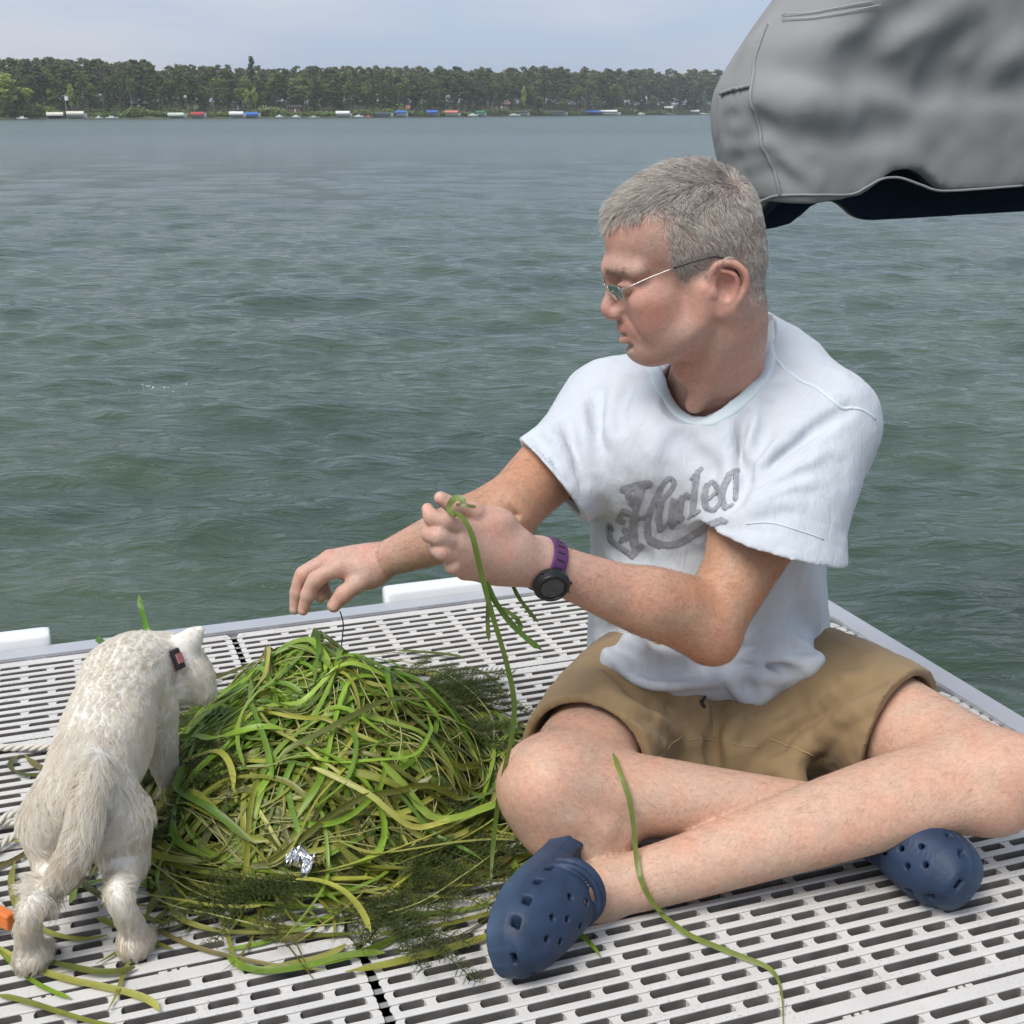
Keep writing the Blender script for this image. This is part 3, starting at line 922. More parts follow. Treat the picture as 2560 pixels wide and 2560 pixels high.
def boat_lift(px, wpx, canopy, hull, label, turn=0.0, hpx=15):
    p = shore_pt(px); d = nrm(V(p[0], p[1], 0)); p = p - d * 2.5
    m = p[1] / 0.957 / FPX
    W = max(2.4, wpx * m); H = hpx * m
    r_ = empty('boat_lift', (p[0], p[1], WZ), label=label, category='boat lift', group='boat lifts along the far shore')
    r_.rotation_euler = (0, 0, -math.atan2(p[0], p[1]) + turn)
    L = W if abs(turn) < 0.5 else 6.5
    c = obj('canopy', canopy_mesh(W, 2.9, MP[canopy]), r_); c.location = (0, 0, H - 0.40)
    for sx in (-0.42, 0.42):
        for sy in (-1.2, 1.2):
            MB().tube([(sx * W, sy, -0.8), (sx * W, sy, H - 0.5)], 0.055, 6).build('post', MP['grey'], r_)
    h = obj('hull', hull_mesh(W * 1.12, 2.2, 0.75, MP[hull]), r_); h.location = (0.12 * W, 0, 0.18)
    MB().box((0.12 * W, 0, 0.1), W * 1.0, 1.0, 0.16).build('bunk', MP['grey'], r_)
def small_boat(px, wpx, hull, label, hpx=6, off=2.0, name='moored_boat'):
    p = shore_pt(px); d = nrm(V(p[0], p[1], 0)); p = p - d * off
    m = p[1] / 0.957 / FPX
    W = wpx * m
    r_ = empty(name, (p[0], p[1], WZ - 0.05), label=label, category='boat', group='small boats along the far shore')
    r_.rotation_euler = (0, 0, -math.atan2(p[0], p[1]))
    obj('hull', hull_mesh(W, max(1.3, W * 0.38), hpx * m * 0.6, MP[hull]), r_)
    s_ = MB().tube([(-0.48 * W, 0, 0.1), (-0.5 * W, 0, hpx * m)], 0.14, 6); s_.build('outboard_motor', MP['dark'], r_)
boat_lift(138, 37, 'cream', 'navy', 'boat lift with cream canopy, leftmost of the cream pair', hpx=15)
boat_lift(189, 38, 'cream', 'white', 'boat lift with cream canopy below the slim lime green tree', hpx=17)
small_boat(56, 24, 'white', 'low white rowing boat near the big yellow-green tree')
small_boat(247, 16, 'white', 'small white boat by the reeds below the round leafy tree', 7)
small_boat(280, 28, 'white', 'long white boat with dark motor right of the small white one', 7)
boat_lift(440, 36, 'pale', 'white', 'pontoon boat under a pale open canopy beside the red one', hpx=13)
boat_lift(494, 30, 'red', 'white', 'white boat under a dull red canopy on the far shore', hpx=14)
boat_lift(591, 32, 'white', 'white', 'boat lift with white canopy right beside a blue one', hpx=15)
boat_lift(628, 32, 'blue', 'white', 'boat lift with blue canopy beside the white canopy', hpx=13)
small_boat(699, 18, 'white', 'white boat moored left of the red cabin', 9)
small_boat(741, 20, 'white', 'dark and white boat moored below the red cabin', 8)
small_boat(785, 26, 'pale', 'pale flat boat right of the red cabin', 5)
boat_lift(857, 32, 'white', 'white', 'white canopied boat lift standing alone near the middle of the shore', hpx=15)
small_boat(897, 22, 'white', 'white boat right of the lone white canopy', 8)
small_boat(922, 20, 'coral', 'small orange and white boat near the dark canopied pontoon', 5)
boat_lift(957, 36, 'dark', 'white', 'pontoon boat with a dark canopy left of the flag pole', hpx=12)
boat_lift(1002, 24, 'blue', 'white', 'blue canopied boat lift at the flag pole', hpx=15)
boat_lift(1080, 26, 'blue', 'grey', 'blue canopied boat lift left of the coral one', hpx=15)
boat_lift(1128, 32, 'coral', 'white', 'boat lift with coral and white canopy', hpx=14)
small_boat(1182, 24, 'white', 'white boat with red trim left of the green canopy', 9)
boat_lift(1201, 20, 'green', 'white', 'boat under a green canopy on the far shore', hpx=13)
small_boat(1285, 30, 'white', 'white runabout below the slender pale yellow tree', 7)
boat_lift(1306, 24, 'dark', 'white', 'boat lift with black canopy beside the rounded willow', hpx=12)
boat_lift(1394, 34, 'dark', 'pale', 'dark green canopied lift left of the wide blue one', hpx=11)
boat_lift(1482, 34, 'blue', 'navy', 'wide blue canopied lift left of the long white canopy', hpx=11)
boat_lift(1519, 44, 'white', 'white', 'long white canopied lift beside the utility pole', hpx=12)
small_boat(1602, 18, 'white', 'small white boat right of the utility pole', 7)
small_boat(1672, 30, 'grey', 'grey boat below the open shelter', 5)
boat_lift(1737, 20, 'white', 'grey', 'small white canopy nearest the grey fabric cover', hpx=10)
small_boat(1757, 30, 'white', 'long low white boat nearest the grey fabric cover', 4)
def pole(px, hp, top, label, name, cat):
    p = back(px, 1.0); m = p[1] / 0.957 / FPX
    r_ = empty(name, p, label=label, category=cat)
    MB().tube([(0, 0, -0.5), (0, 0, hp * m)], 0.07, 6).build('pole', MP['grey'], r_)
    if top == 'flag': MB().box((0.55, 0, hp * m - 0.5), 1.0, 0.05, 0.8).build('flag', MP['coral'], r_)
    else:
        MB().box((0, 0, hp * m - 0.5), 1.5, 0.12, 0.14).build('crossarm', MP['grey'], r_)
        MB().box((0.3, -0.25, hp * m - 1.0), 0.6, 0.4, 0.8).build('transformer', MP['white'], r_)
pole(1016, 24, 'flag', 'thin flag pole with flag between blue canopies', 'flag_pole', 'flag pole')
pole(1560, 34, 'cross', 'grey utility pole with white box on the far shore', 'utility_pole', 'pole')
pole(168, 52, 'cross', 'thin bare pole between the two cream canopies', 'utility_pole', 'pole')
def cabin(px, wp, hp, off, wallm, roofm, label, name='cabin', open_=False):
    p = back(px, off); m = p[1] / 0.957 / FPX
    W, H = wp * m, hp * m
    r_ = empty(name, p, label=label, category=name.replace('_', ' '))
    r_.rotation_euler = (0, 0, -math.atan2(p[0], p[1]))
    if open_:
        for sx in (-0.45, 0.45):
            for sy in (-1.2, 1.2): MB().box((sx * W, sy, H * 0.35), 0.16, 0.16, H * 0.7).build('post', MP[wallm], r_)
    else:
        MB().box((0, 0, H * 0.35), W * 0.9, 3.2, H * 0.7).build('wall', MP[wallm], r_)
        for sx in (-0.26, 0.22):
            w_ = MB().box((sx * W, -1.63, H * 0.36), W * 0.16, 0.06, H * 0.28).build('window', MP['white'], r_)
            MB().box((sx * W, -1.67, H * 0.36), W * 0.12, 0.04, H * 0.22).build('pane', MP['dark'], w_)
        MB().box((0.0, -1.63, H * 0.28), W * 0.12, 0.06, H * 0.5).build('door', MP['white'], r_)
    mb = MB()
    mb.add([(-W / 2, -2, H * 0.7), (W / 2, -2, H * 0.7), (W / 2, 2, H * 0.7), (-W / 2, 2, H * 0.7), (-W / 2, 0, H), (W / 2, 0, H)], [[0, 1, 5, 4], [2, 3, 4, 5], [3, 2, 1, 0]], [[0, 4, 3], [1, 2, 5]])
    mb.build('roof', MP[roofm], r_)
cabin(738, 34, 18, 6, 'barn', 'dark', 'small red cabin under the pines on the far shore')
cabin(596, 24, 24, 12, 'grey', 'grey', 'grey cabin half hidden in trees above the white canopy')
cabin(1254, 40, 20, 12, 'brown', 'brown', 'brown cabin half hidden behind the slender pale tree')
cabin(1671, 20, 14, 4, 'pale', 'pale', 'open pale shelter with a roof on the far shore lawn', 'shelter', True)
cabin(662, 22, 14, 4, 'pale', 'grey', 'small pale open shelter right of the blue canopy', 'shelter', True)
cabin(350, 44, 20, 14, 'dark', 'dark', 'dark cabin hidden among trunks left of the pale canopy')
# ================================================================== grey fabric cover over the boat on its lift
def build_cover():
    N0 = at(1901, 505, 2.85); N1 = at(2559, 469, 3.02)
    SL = (N1[2] - N0[2]) / np.linalg.norm((N1 - N0)[:2])
    a = nrm((N1 - N0) * V(1, 1, 0)); b = V(-a[1], a[0], 0)
    W2 = 0.20
    prof = catmull(np.array([(0.03, -0.12), (-0.02, 0.0), (-0.050, 0.085), (-0.066, 0.16), (-0.058, 0.235), (-0.002, 0.33), (0.062, 0.415), (0.105, 0.468), (0.16, 0.500), (0.30, 0.54), (0.7, 0.60), (1.3, 0.62), (1.60, 0.60)]), 5)
    prof[:, 0] += 0.060 * np.clip(1 - (prof[:, 0] - 0.1) / 0.5, 0, 1)
    poly = [tuple(p) for p in prof] + [(1.60, -0.12)]
    TA_, TZ_ = np.meshgrid(-0.6 + 0.006 * np.arange(480), -0.6 + 0.006 * np.arange(330), indexing='ij')
    T_d = np.full(TA_.shape, 9.0)
    for i in range(len(prof) - 1):
        p, q = prof[i], prof[i + 1]
        e = q - p; L = e @ e + 1e-9
        t = np.clip(((TA_ - p[0]) * e[0] + (TZ_ - p[1]) * e[1]) / L, 0, 1)
        T_d = np.minimum(T_d, np.hypot(TA_ - p[0] - t * e[0], TZ_ - p[1] - t * e[1]))
    T_in = np.zeros(TA_.shape, bool)
    for i in range(len(poly)):
        x0, y0 = poly[i]; x1, y1 = poly[(i + 1) % len(poly)]
        T_in ^= ((y0 > TZ_) != (y1 > TZ_)) & (TA_ < (x1 - x0) * (TZ_ - y0) / (y1 - y0 + 1e-12) + x0)
    T_d = np.where(T_in, T_d, -T_d)
    F = Field((0.34, 2.66, 0.55), (1.75, 3.75, 1.45), 0.0088)
    def loc(X):
        d = X - N0.astype(np.float32)
        la_ = d @ a.astype(np.float32)
        return la_, d @ b.astype(np.float32) - W2, d[..., 2] - SL * la_
    def body(X):
        la, lb, lz = loc(X)
        # distance inside the side outline, looked up from a table
        gi = np.clip((la + 0.6) / 0.006, 0, T_d.shape[0] - 1.01); gj = np.clip((lz + 0.6) / 0.006, 0, T_d.shape[1] - 1.01)
        i, j = gi.astype(int), gj.astype(int); fi, fj = gi - i, gj - j
        dist = T_d[i, j] * (1 - fi) * (1 - fj) + T_d[i + 1, j] * fi * (1 - fj) + T_d[i, j + 1] * (1 - fi) * fj + T_d[i + 1, j + 1] * fi * fj
        ins = dist > 0; dist = np.abs(dist)
        w = W2 * np.sqrt(np.clip(1 - (1 - np.clip(dist / 0.13, 0, 1)) ** 2.2, 0, 1))
        return np.where(ins, np.maximum(np.abs(lb) - w, -dist) * 0.75, np.hypot(dist, np.maximum(np.abs(lb) - 0.02, 0)) + 0.004).astype(np.float32)
    F.fn(F.lo, F.lo + F.h * (F.n - 1), body, 0.0)
    # sags and pull folds
    for pix, dp, w, k, md in (
        ([(1905, 160), (2020, 165), (2110, 160)], 0.020, 0.04, 0.05, 's'),
        ([(1895, 120), (2000, 130), (2120, 138)], 0.014, 0.05, 0.05, 'u'),
        ([(2130, 140), (2180, 165), (2230, 190), (2300, 230)], 0.020, 0.03, 0.04, 's'),
        ([(2330, 200), (2360, 150), (2380, 120)], 0.018, 0.028, 0.035, 's'),
        ([(2350, 210), (2420, 215), (2480, 205), (2540, 215)], 0.026, 0.035, 0.04, 's'),
        ([(2460, 205), (2500, 165), (2550, 120)], 0.020, 0.03, 0.035, 'u'),
        ([(2250, 90), (2330, 50), (2420, 10)], 0.014, 0.03, 0.04, 'u'),
        ([(2160, 120), (2230, 70), (2300, 30)], 0.012, 0.025, 0.035, 's'),
        ([(1910, 300), (1980, 320), (2100, 330), (2250, 325)], 0.012, 0.03, 0.04, 's'),
        ([(1900, 250), (2000, 285), (2120, 300)], 0.012, 0.035, 0.045, 'u'),
        ([(1905, 320), (1950, 370), (2020, 420)], 0.014, 0.02, 0.03, 's'),
        ([(1920, 350), (1970, 400), (2030, 450)], 0.010, 0.02, 0.03, 'u'),
        ([(1930, 400), (1960, 440), (2010, 470)], 0.012, 0.016, 0.025, 's'),
        ([(1810, 300), (1850, 290), (1890, 285)], 0.010, 0.016, 0.022, 's'),
        ([(1815, 340), (1860, 345), (1905, 335)], 0.010, 0.016, 0.022, 's'),
        ([(1830, 400), (1880, 392), (1920, 385)], 0.010, 0.014, 0.022, 's'),
        ([(1870, 440), (1910, 430), (1935, 425)], 0.008, 0.012, 0.02, 's')):
        pts = [hit_(F, x, y) for x, y in pix]
        pts = [p for p in pts if p is not None]
        if len(pts) < 2: continue
        P = catmull(np.array(pts), 5) if len(pts) > 2 else np.array(pts)
        P = F.snap(P, 3); g = F.grad(P); n = len(P)
        tp = np.sin(np.linspace(0.15, 0.95, n) * math.pi)[:, None]
        dp = dp * 0.55
        P2 = P - g * (w - dp * tp) if md == 'u' else P + g * (w - dp * tp)
        F.chain(np.c_[P2, np.full(n, w)], k, md, smooth=False)
    F.add(F.lo, F.lo + F.h * (F.n - 1), lambda X: 0.0035 * vnoise(X * np.array([1, 1, 0.5]), 9, 2) + 0.0022 * vnoise(X, 24, 3))
    # make it a shell, open below; the far skirt hangs lower than the near one
    outer = F.D.copy()
    _, XX = F._sub(F.lo, F.lo + F.h * (F.n - 1))
    la_g, _, lz_g = loc(XX)
    hollow = (lz_g < 0.20) & (la_g > 0.04)                # open underneath; the padded top is solid
    F.D = np.where(hollow, np.maximum(F.D, -(F.D + 0.050)), F.D).astype(np.float32)
    F._n = None
    def below(X):
        la, lb, lz = loc(X)
        bump = 0.052 * np.exp(-np.clip(np.abs(la - 0.345) / 0.075, 0, 9) ** 3) + 0.0 * la
        cut = bump - 0.090 * np.clip((lb + W2 * 0.4) / (W2 * 1.1), 0, 1) - 0.012 * np.exp(-((la - 0.12) / 0.08) ** 2)
        return (lz - cut) * 0.95
    F.fn(F.lo, F.lo + F.h * (F.n - 1), below, 0.0, 's')
    P, Q = F.nets(); P = smooth_mesh(P, Q, 3, 0.5)
    cq = P[Q].mean(1); la_, lb_, lz_ = loc(cq)
    P, Q = compact(P, Q, ~((cq[:, 0] < 0.475) & (cq[:, 2] > 1.13)))
    FO = Field((0.34, 2.66, 0.55), (1.75, 3.75, 1.45), 0.0088); FO.D = outer
    inside = np.clip((-FO.sample(P) - 0.020) / 0.006, 0, 1)[:, None]
    col = V(0.285, 0.280, 0.272) * (1 - inside) + V(0.012, 0.022, 0.045) * inside
    m = material('cover_canvas', (0.23, 0.23, 0.23), 0.85, 0.2, attr=True, var=0.07, vscale=7, bump=0.12, bscale=700, bdist=0.001)
    root = empty('boat_cover', (N0[0] + 1.1, N0[1] + 0.4, WZ), label='grey canvas boat cover with navy lining, draped on a lift behind the man', category='boat cover')
    bpy.context.view_layer.update(); inv = root.matrix_world.inverted()
    def put(o): o.parent = root; o.matrix_parent_inverse = inv; return o
    put(obj('canvas', mesh_np('canvas', P, Q, None, m, True, col)))
    ms = material('cover_seam', (0.27, 0.265, 0.26), 0.7); mt = material('cover_thread', (0.42, 0.41, 0.39), 0.8)
    def line(pix, r_, name, mat, off=0.0):
        pts = [hit_(FO, x, y) for x, y in pix]; pts = [p for p in pts if p is not None]
        if len(pts) < 3: return
        Pl = FO.snap(catmull(np.array(pts), 8), 3); Pl = Pl + FO.grad(Pl) * off
        put(MB().tube(Pl, r_, 6).build(name, mat, None, True))
    line([(1917, 62), (1900, 110), (1886, 160), (1880, 215), (1884, 270), (1902, 330), (1925, 400), (1945, 460), (1952, 488)], 0.0045, 'end_seam', ms, 0.001)
    line([(1806, 236), (1830, 228), (1855, 222), (1878, 217)], 0.0040, 'cross_seam', ms, 0.004)
    line([(1958, 42), (2020, 36), (2100, 22), (2180, 4)], 0.0014, 'stitching', mt, 0.004)
    line([(1958, 54), (2030, 48), (2110, 34), (2200, 12)], 0.0014, 'stitching', mt, 0.004)
    line([(1905, 500), (1950, 488), (2040, 487), (2125, 486), (2165, 468), (2198, 449), (2225, 444), (2255, 446), (2300, 462), (2350, 477), (2450, 472), (2556, 464)], 0.0030, 'hem', ms, 0.001)
    # lift posts, out of frame to the right, that carry it
    for t in (1.15, 1.35):
        c = N0 + a * t + b * W2
        put(MB().tube([V(c[0], c[1], WZ - 0.9), V(c[0], c[1], N0[2] + 0.55)], 0.035, 12).build('lift_post', bpy.data.materials['brushed_aluminium'], None, True))
def hit_(F, x, y):
    A = at(x, y, 2.62); B = at(x, y, 4.3)
    t = np.linspace(0, 1, 700)
    P = A + (B - A) * t[:, None]
    ok = np.all((P >= F.lo + F.h) & (P <= F.lo + F.h * (F.n - 2)), axis=1)
    d = np.where(ok, F.sample(np.clip(P, F.lo + F.h, F.lo + F.h * (F.n - 2))), 1.0)
    i = np.argmax(d < 0)
    return P[i] if d[i] < 0 else None
build_cover()
# ================================================================== the seated man
# ---- head frame: F face forward, S his left side, U up
HC = at(1735, 640, 1.79)
_fh = nrm(V(-0.995, -0.10, 0)); _hp = R(15)
HF = nrm(_fh * math.cos(_hp) + V(0, 0, -math.sin(_hp)))
HU = nrm(V(0, 0, math.cos(_hp)) + _fh * math.sin(_hp))
HS = np.cross(HU, HF)
HA = np.array([HF, HS, HU])
HK = 0.963
def hd(f, s, u): return HC + (HF * f + HS * s + HU * u) * HK
def hpix(x, y, s=0.0):
    """head-local f,u of a photo pixel taken in the side view of the head"""
    dx, dy = (x - 1735) * 0.000563, (y - 640) * 0.000563
    return (-0.966 * dx + 0.259 * dy, -0.259 * dx - 0.966 * dy)

# ---- joints
NECK = at(1790, 985, 1.88)
SH_R = at(1522, 1026, 1.98); EL_R = at(1262, 1282, 1.79); WR_R = at(938, 1408, 1.89)
SH_L = at(2052, 1062, 1.83); EL_L = at(1768, 1568, 1.66); WR_L = at(1345, 1405, 1.575)
HIP_R = V(0.245, 1.97, 0.115); HIP_L = V(0.405, 1.97, 0.115)
KN_R = at(1402, 1970, 1.535); KN_L = at(2470, 1945, 1.545)
AN_L = at(1500, 2228, 1.445); AN_R = V(0.520, 1.570, 0.050)

def lerp(a, b, t): return np.asarray(a) * (1 - t) + np.asarray(b) * t
def ch(*rows): return [list(p) + [r] for p, r in rows]

def skin_ops(F, part):
    if part in ('legs',):
        F0 = F
        FR = Field(F.lo, F.lo + F.h * (F.n - 1), F.h)
        for hip, kn, F in ((HIP_R, KN_R, FR), (HIP_L, KN_L, F0)):
            F.chain(ch((hip, 0.090), (lerp(hip, kn, 0.45), 0.083), (lerp(hip, kn, 0.8), 0.071), (kn, 0.063)), 0.02)
        # shins
        for kn, an, F in ((KN_R, AN_R, FR), (KN_L, AN_L, F0)):
            d = nrm(an - kn)
            calf = np.array([0, 0.85, 0.15]) if kn is KN_L else np.array([0.1, 0.6, -0.3])
            q_ = 1.0 if kn is KN_L else 0.92
            F.chain(ch((kn, 0.062), (lerp(kn, an, 0.22) + calf * 0.012, 0.060 * q_), (lerp(kn, an, 0.5) + calf * 0.008, 0.051 * q_), (lerp(kn, an, 0.78), 0.040), (an - d * 0.015, 0.0345)), 0.022)
            # shin bone ridge
            F.chain(ch((lerp(kn, an, 0.12) - calf * 0.03, 0.026), (lerp(kn, an, 0.5) - calf * 0.022, 0.022), (lerp(kn, an, 0.9) - calf * 0.008, 0.020)), 0.03)
        # kneecaps and the hollows beside them
        F = FR
        F.ell(KN_R + V(-0.022, -0.032, 0.020), (0.044, 0.042, 0.044), None, 0.035)
        F.ell(KN_R + V(0.0, -0.035, -0.025), (0.036, 0.034, 0.034), None, 0.03)
        F.ell(KN_R + V(0.015, -0.022, -0.056), (0.062, 0.05, 0.038), None, 0.03)
        F.ell(KN_R + V(0.045, -0.020, -0.060), (0.05, 0.045, 0.034), None, 0.03)
        F.ell(KN_R + V(-0.012, 0.0, 0.0), (0.070, 0.06, 0.066), None, 0.03)
        # shin-bone edge below each kneecap, tendon of the thigh above
        F.chain(ch((KN_R + V(0.012, -0.055, -0.01), 0.016), (KN_R + V(0.05, -0.052, -0.028), 0.014)), 0.02)
        F = F0
        F.chain(ch((KN_L + V(-0.02, -0.052, -0.005), 0.016), (KN_L + V(-0.07, -0.046, -0.014), 0.014)), 0.02)
        F.ell(KN_L + V(0.026, -0.028, 0.018), (0.046, 0.042, 0.044), None, 0.035)
        F.ell(KN_L + V(-0.004, -0.035, -0.022), (0.036, 0.034, 0.034), None, 0.03)
        # crease where calf meets thigh
        FR.chain([list(at(1610, 1900, 1.63)) + [0.005], list(at(1560, 1925, 1.555)) + [0.004], list(at(1505, 1955, 1.515)) + [0.003]], 0.010, 's')
        F.chain([list(at(2150, 1930, 1.66)) + [0.005], list(at(2220, 1918, 1.60)) + [0.004], list(at(2300, 1912, 1.555)) + [0.003]], 0.010, 's')
        # ankles, heels and feet inside the clogs
        F.ell(AN_L + V(0.005, -0.022, 0.012), (0.016, 0.015, 0.015), None, 0.015)
        F.ell(AN_L + V(0.0, -0.008, -0.028), (0.018, 0.016, 0.013), None, 0.015)
        F.chain(ch((AN_L, 0.036), (AN_L + V(-0.055, -0.02, 0.0), 0.034), (AN_L + V(-0.095, -0.05, 0), 0.030)), 0.02)
        FR.chain(ch((AN_R, 0.034), (AN_R + V(0.015, -0.03, 0.0), 0.032), (AN_R + V(0.03, -0.06, 0), 0.026)), 0.02)
        F0.D = np.minimum(F0.D, FR.D)
        F = F0
    if part in ('armL', 'handL'):
        d = EL_L - SH_L; g = WR_L - EL_L
        F.chain(ch((SH_L + V(0, 0, -0.01), 0.062), (lerp(SH_L, EL_L, 0.4), 0.056), (lerp(SH_L, EL_L, 0.75), 0.050), (EL_L, 0.044)), 0.012)
        F.ell(lerp(SH_L, EL_L, 0.55) + V(-0.016, 0, 0.010), (0.05, 0.04, 0.05), None, 0.04)
        F.chain(ch((EL_L, 0.043), (lerp(EL_L, WR_L, 0.22) + V(0, 0, 0.004), 0.047), (lerp(EL_L, WR_L, 0.5), 0.041), (lerp(EL_L, WR_L, 0.8), 0.0325), (WR_L, 0.029)), 0.02)
        F.ell(EL_L + V(0.012, -0.006, -0.024), (0.024, 0.024, 0.022), None, 0.025)        # point of the elbow
        F.chain(ch((lerp(EL_L, WR_L, 0.05) + V(-0.03, -0.0, 0.035), 0.03), (lerp(EL_L, WR_L, 0.35) + V(0, -0.01, 0.012), 0.034)), 0.03)
    if part in ('armL', 'handL'): hand_left(F)
    if part in ('armR', 'handR'):
        F.chain(ch((SH_R, 0.060), (lerp(SH_R, EL_R, 0.5), 0.053), (EL_R, 0.043)), 0.012)
        F.chain(ch((EL_R, 0.043), (lerp(EL_R, WR_R, 0.2), 0.046), (lerp(EL_R, WR_R, 0.5), 0.038), (lerp(EL_R, WR_R, 0.82), 0.029), (WR_R, 0.0265)), 0.02)
        F.ell(EL_R + V(0.01, 0.015, -0.02), (0.024, 0.022, 0.022), None, 0.02)
        # crease in the crook of the arm
        F.chain([list(at(1258, 1232, 1.755)) + [0.003], list(at(1268, 1262, 1.745)) + [0.004], list(at(1290, 1288, 1.752)) + [0.003]], 0.010, 's')
    if part in ('armR', 'handR'): hand_right(F)
    if part in ('head', 'neck'):
        head_ops(F)

def finger(F, pts, k=0.006):
    F.chain(pts, k, per=4)
    # knuckle swell
    for p in pts[1:-1]:
        F.ell(p[:3], (p[3] * 1.07,) * 3, None, 0.004)

def Z6(x, y, Y):           # pixel in the hands close-up
    return at(700 + x * 0.3623, 1150 + y * 0.3623, Y)
def hand_left(F):
    # palm: from the wrist to the row of knuckles, back of the hand to the viewer
    w = WR_L
    kn_i = Z6(1262, 480, 1.520); kn_m = Z6(1228, 588, 1.505); kn_r = Z6(1238, 688, 1.510); kn_p = Z6(1275, 768, 1.522)
    for k_, r_ in ((kn_i, 0.0128), (kn_m, 0.0130), (kn_r, 0.0122), (kn_p, 0.0112)):
        F.chain(ch((w, 0.024), (lerp(w, k_, 0.55), 0.0195), (k_, r_)), 0.016)
    F.ell(Z6(1500, 600, 1.55), (0.045, 0.022, 0.034), None, 0.02)
    F.ell(Z6(1430, 420, 1.545), (0.034, 0.020, 0.019), None, 0.018)       # thumb ball
    # thumb, lying along the top and pinching the stems
    finger(F, [list(Z6(1500, 425, 1.548)) + [0.0150], list(Z6(1340, 362, 1.535)) + [0.0118], list(Z6(1205, 318, 1.522)) + [0.0104], list(Z6(1108, 262, 1.518)) + [0.0082]], 0.004)
    # index: out to the left, its tip turned up against the thumb
    finger(F, [list(kn_i) + [0.0112], list(Z6(1135, 428, 1.499)) + [0.0102], list(Z6(1050, 398, 1.500)) + [0.0094], list(Z6(1018, 338, 1.508)) + [0.0074]], 0.003)
    # middle: bent, nested under the index
    finger(F, [list(kn_m) + [0.0114], list(Z6(1095, 528, 1.489)) + [0.0102], list(Z6(1030, 512, 1.502)) + [0.0094], list(Z6(1075, 455, 1.525)) + [0.008]], 0.003)
    # ring and little finger curled into the palm
    finger(F, [list(kn_r) + [0.0108], list(Z6(1118, 632, 1.489)) + [0.0096], list(Z6(1085, 610, 1.512)) + [0.0088], list(Z6(1180, 560, 1.540)) + [0.008]], 0.003)
    finger(F, [list(kn_p) + [0.0098], list(Z6(1195, 735, 1.497)) + [0.0086], list(Z6(1178, 690, 1.516)) + [0.0080], list(Z6(1270, 650, 1.54)) + [0.0075]], 0.003)
    F.ell(Z6(1480, 740, 1.562), (0.050, 0.020, 0.018), None, 0.02)          # little-finger edge of the palm
def hand_right(F):
    w = WR_R
    kn_i = Z6(420, 735, 1.865); kn_m = Z6(345, 690, 1.885); kn_r = Z6(360, 705, 1.905); kn_p = Z6(400, 735, 1.922)
    for k_, r_ in ((kn_i, 0.0145), (kn_m, 0.0150), (kn_r, 0.0140), (kn_p, 0.013)):
        F.chain(ch((w, 0.022), (lerp(w, k_, 0.5), 0.0195), (k_, r_)), 0.016)
    F.ell(Z6(520, 720, 1.89), (0.040, 0.030, 0.020), None, 0.02)
    # thumb hangs down on the near side
    F.ell(Z6(600, 790, 1.865), (0.026, 0.018, 0.022), None, 0.02)
    finger(F, [list(Z6(630, 770, 1.868)) + [0.0165], list(Z6(535, 850, 1.852)) + [0.0140], list(Z6(440, 925, 1.845)) + [0.0124], list(Z6(372, 1005, 1.842)) + [0.0105]])
    # fingers reach out and bend down
    finger(F, [list(kn_i) + [0.0135], list(Z6(250, 825, 1.852)) + [0.0120], list(Z6(195, 930, 1.850)) + [0.0108], list(Z6(160, 1035, 1.850)) + [0.0085]])
    finger(F, [list(kn_m) + [0.0140], list(Z6(165, 790, 1.880)) + [0.0122], list(Z6(120, 915, 1.878)) + [0.0108], list(Z6(102, 1030, 1.876)) + [0.0085]])
    finger(F, [list(kn_r) + [0.0130], list(Z6(225, 800, 1.908)) + [0.0114], list(Z6(235, 890, 1.905)) + [0.0100], list(Z6(280, 950, 1.902)) + [0.008]])
    finger(F, [list(kn_p) + [0.0115], list(Z6(300, 810, 1.925)) + [0.0100], list(Z6(300, 880, 1.920)) + [0.009], list(Z6(330, 930, 1.915)) + [0.0075]])

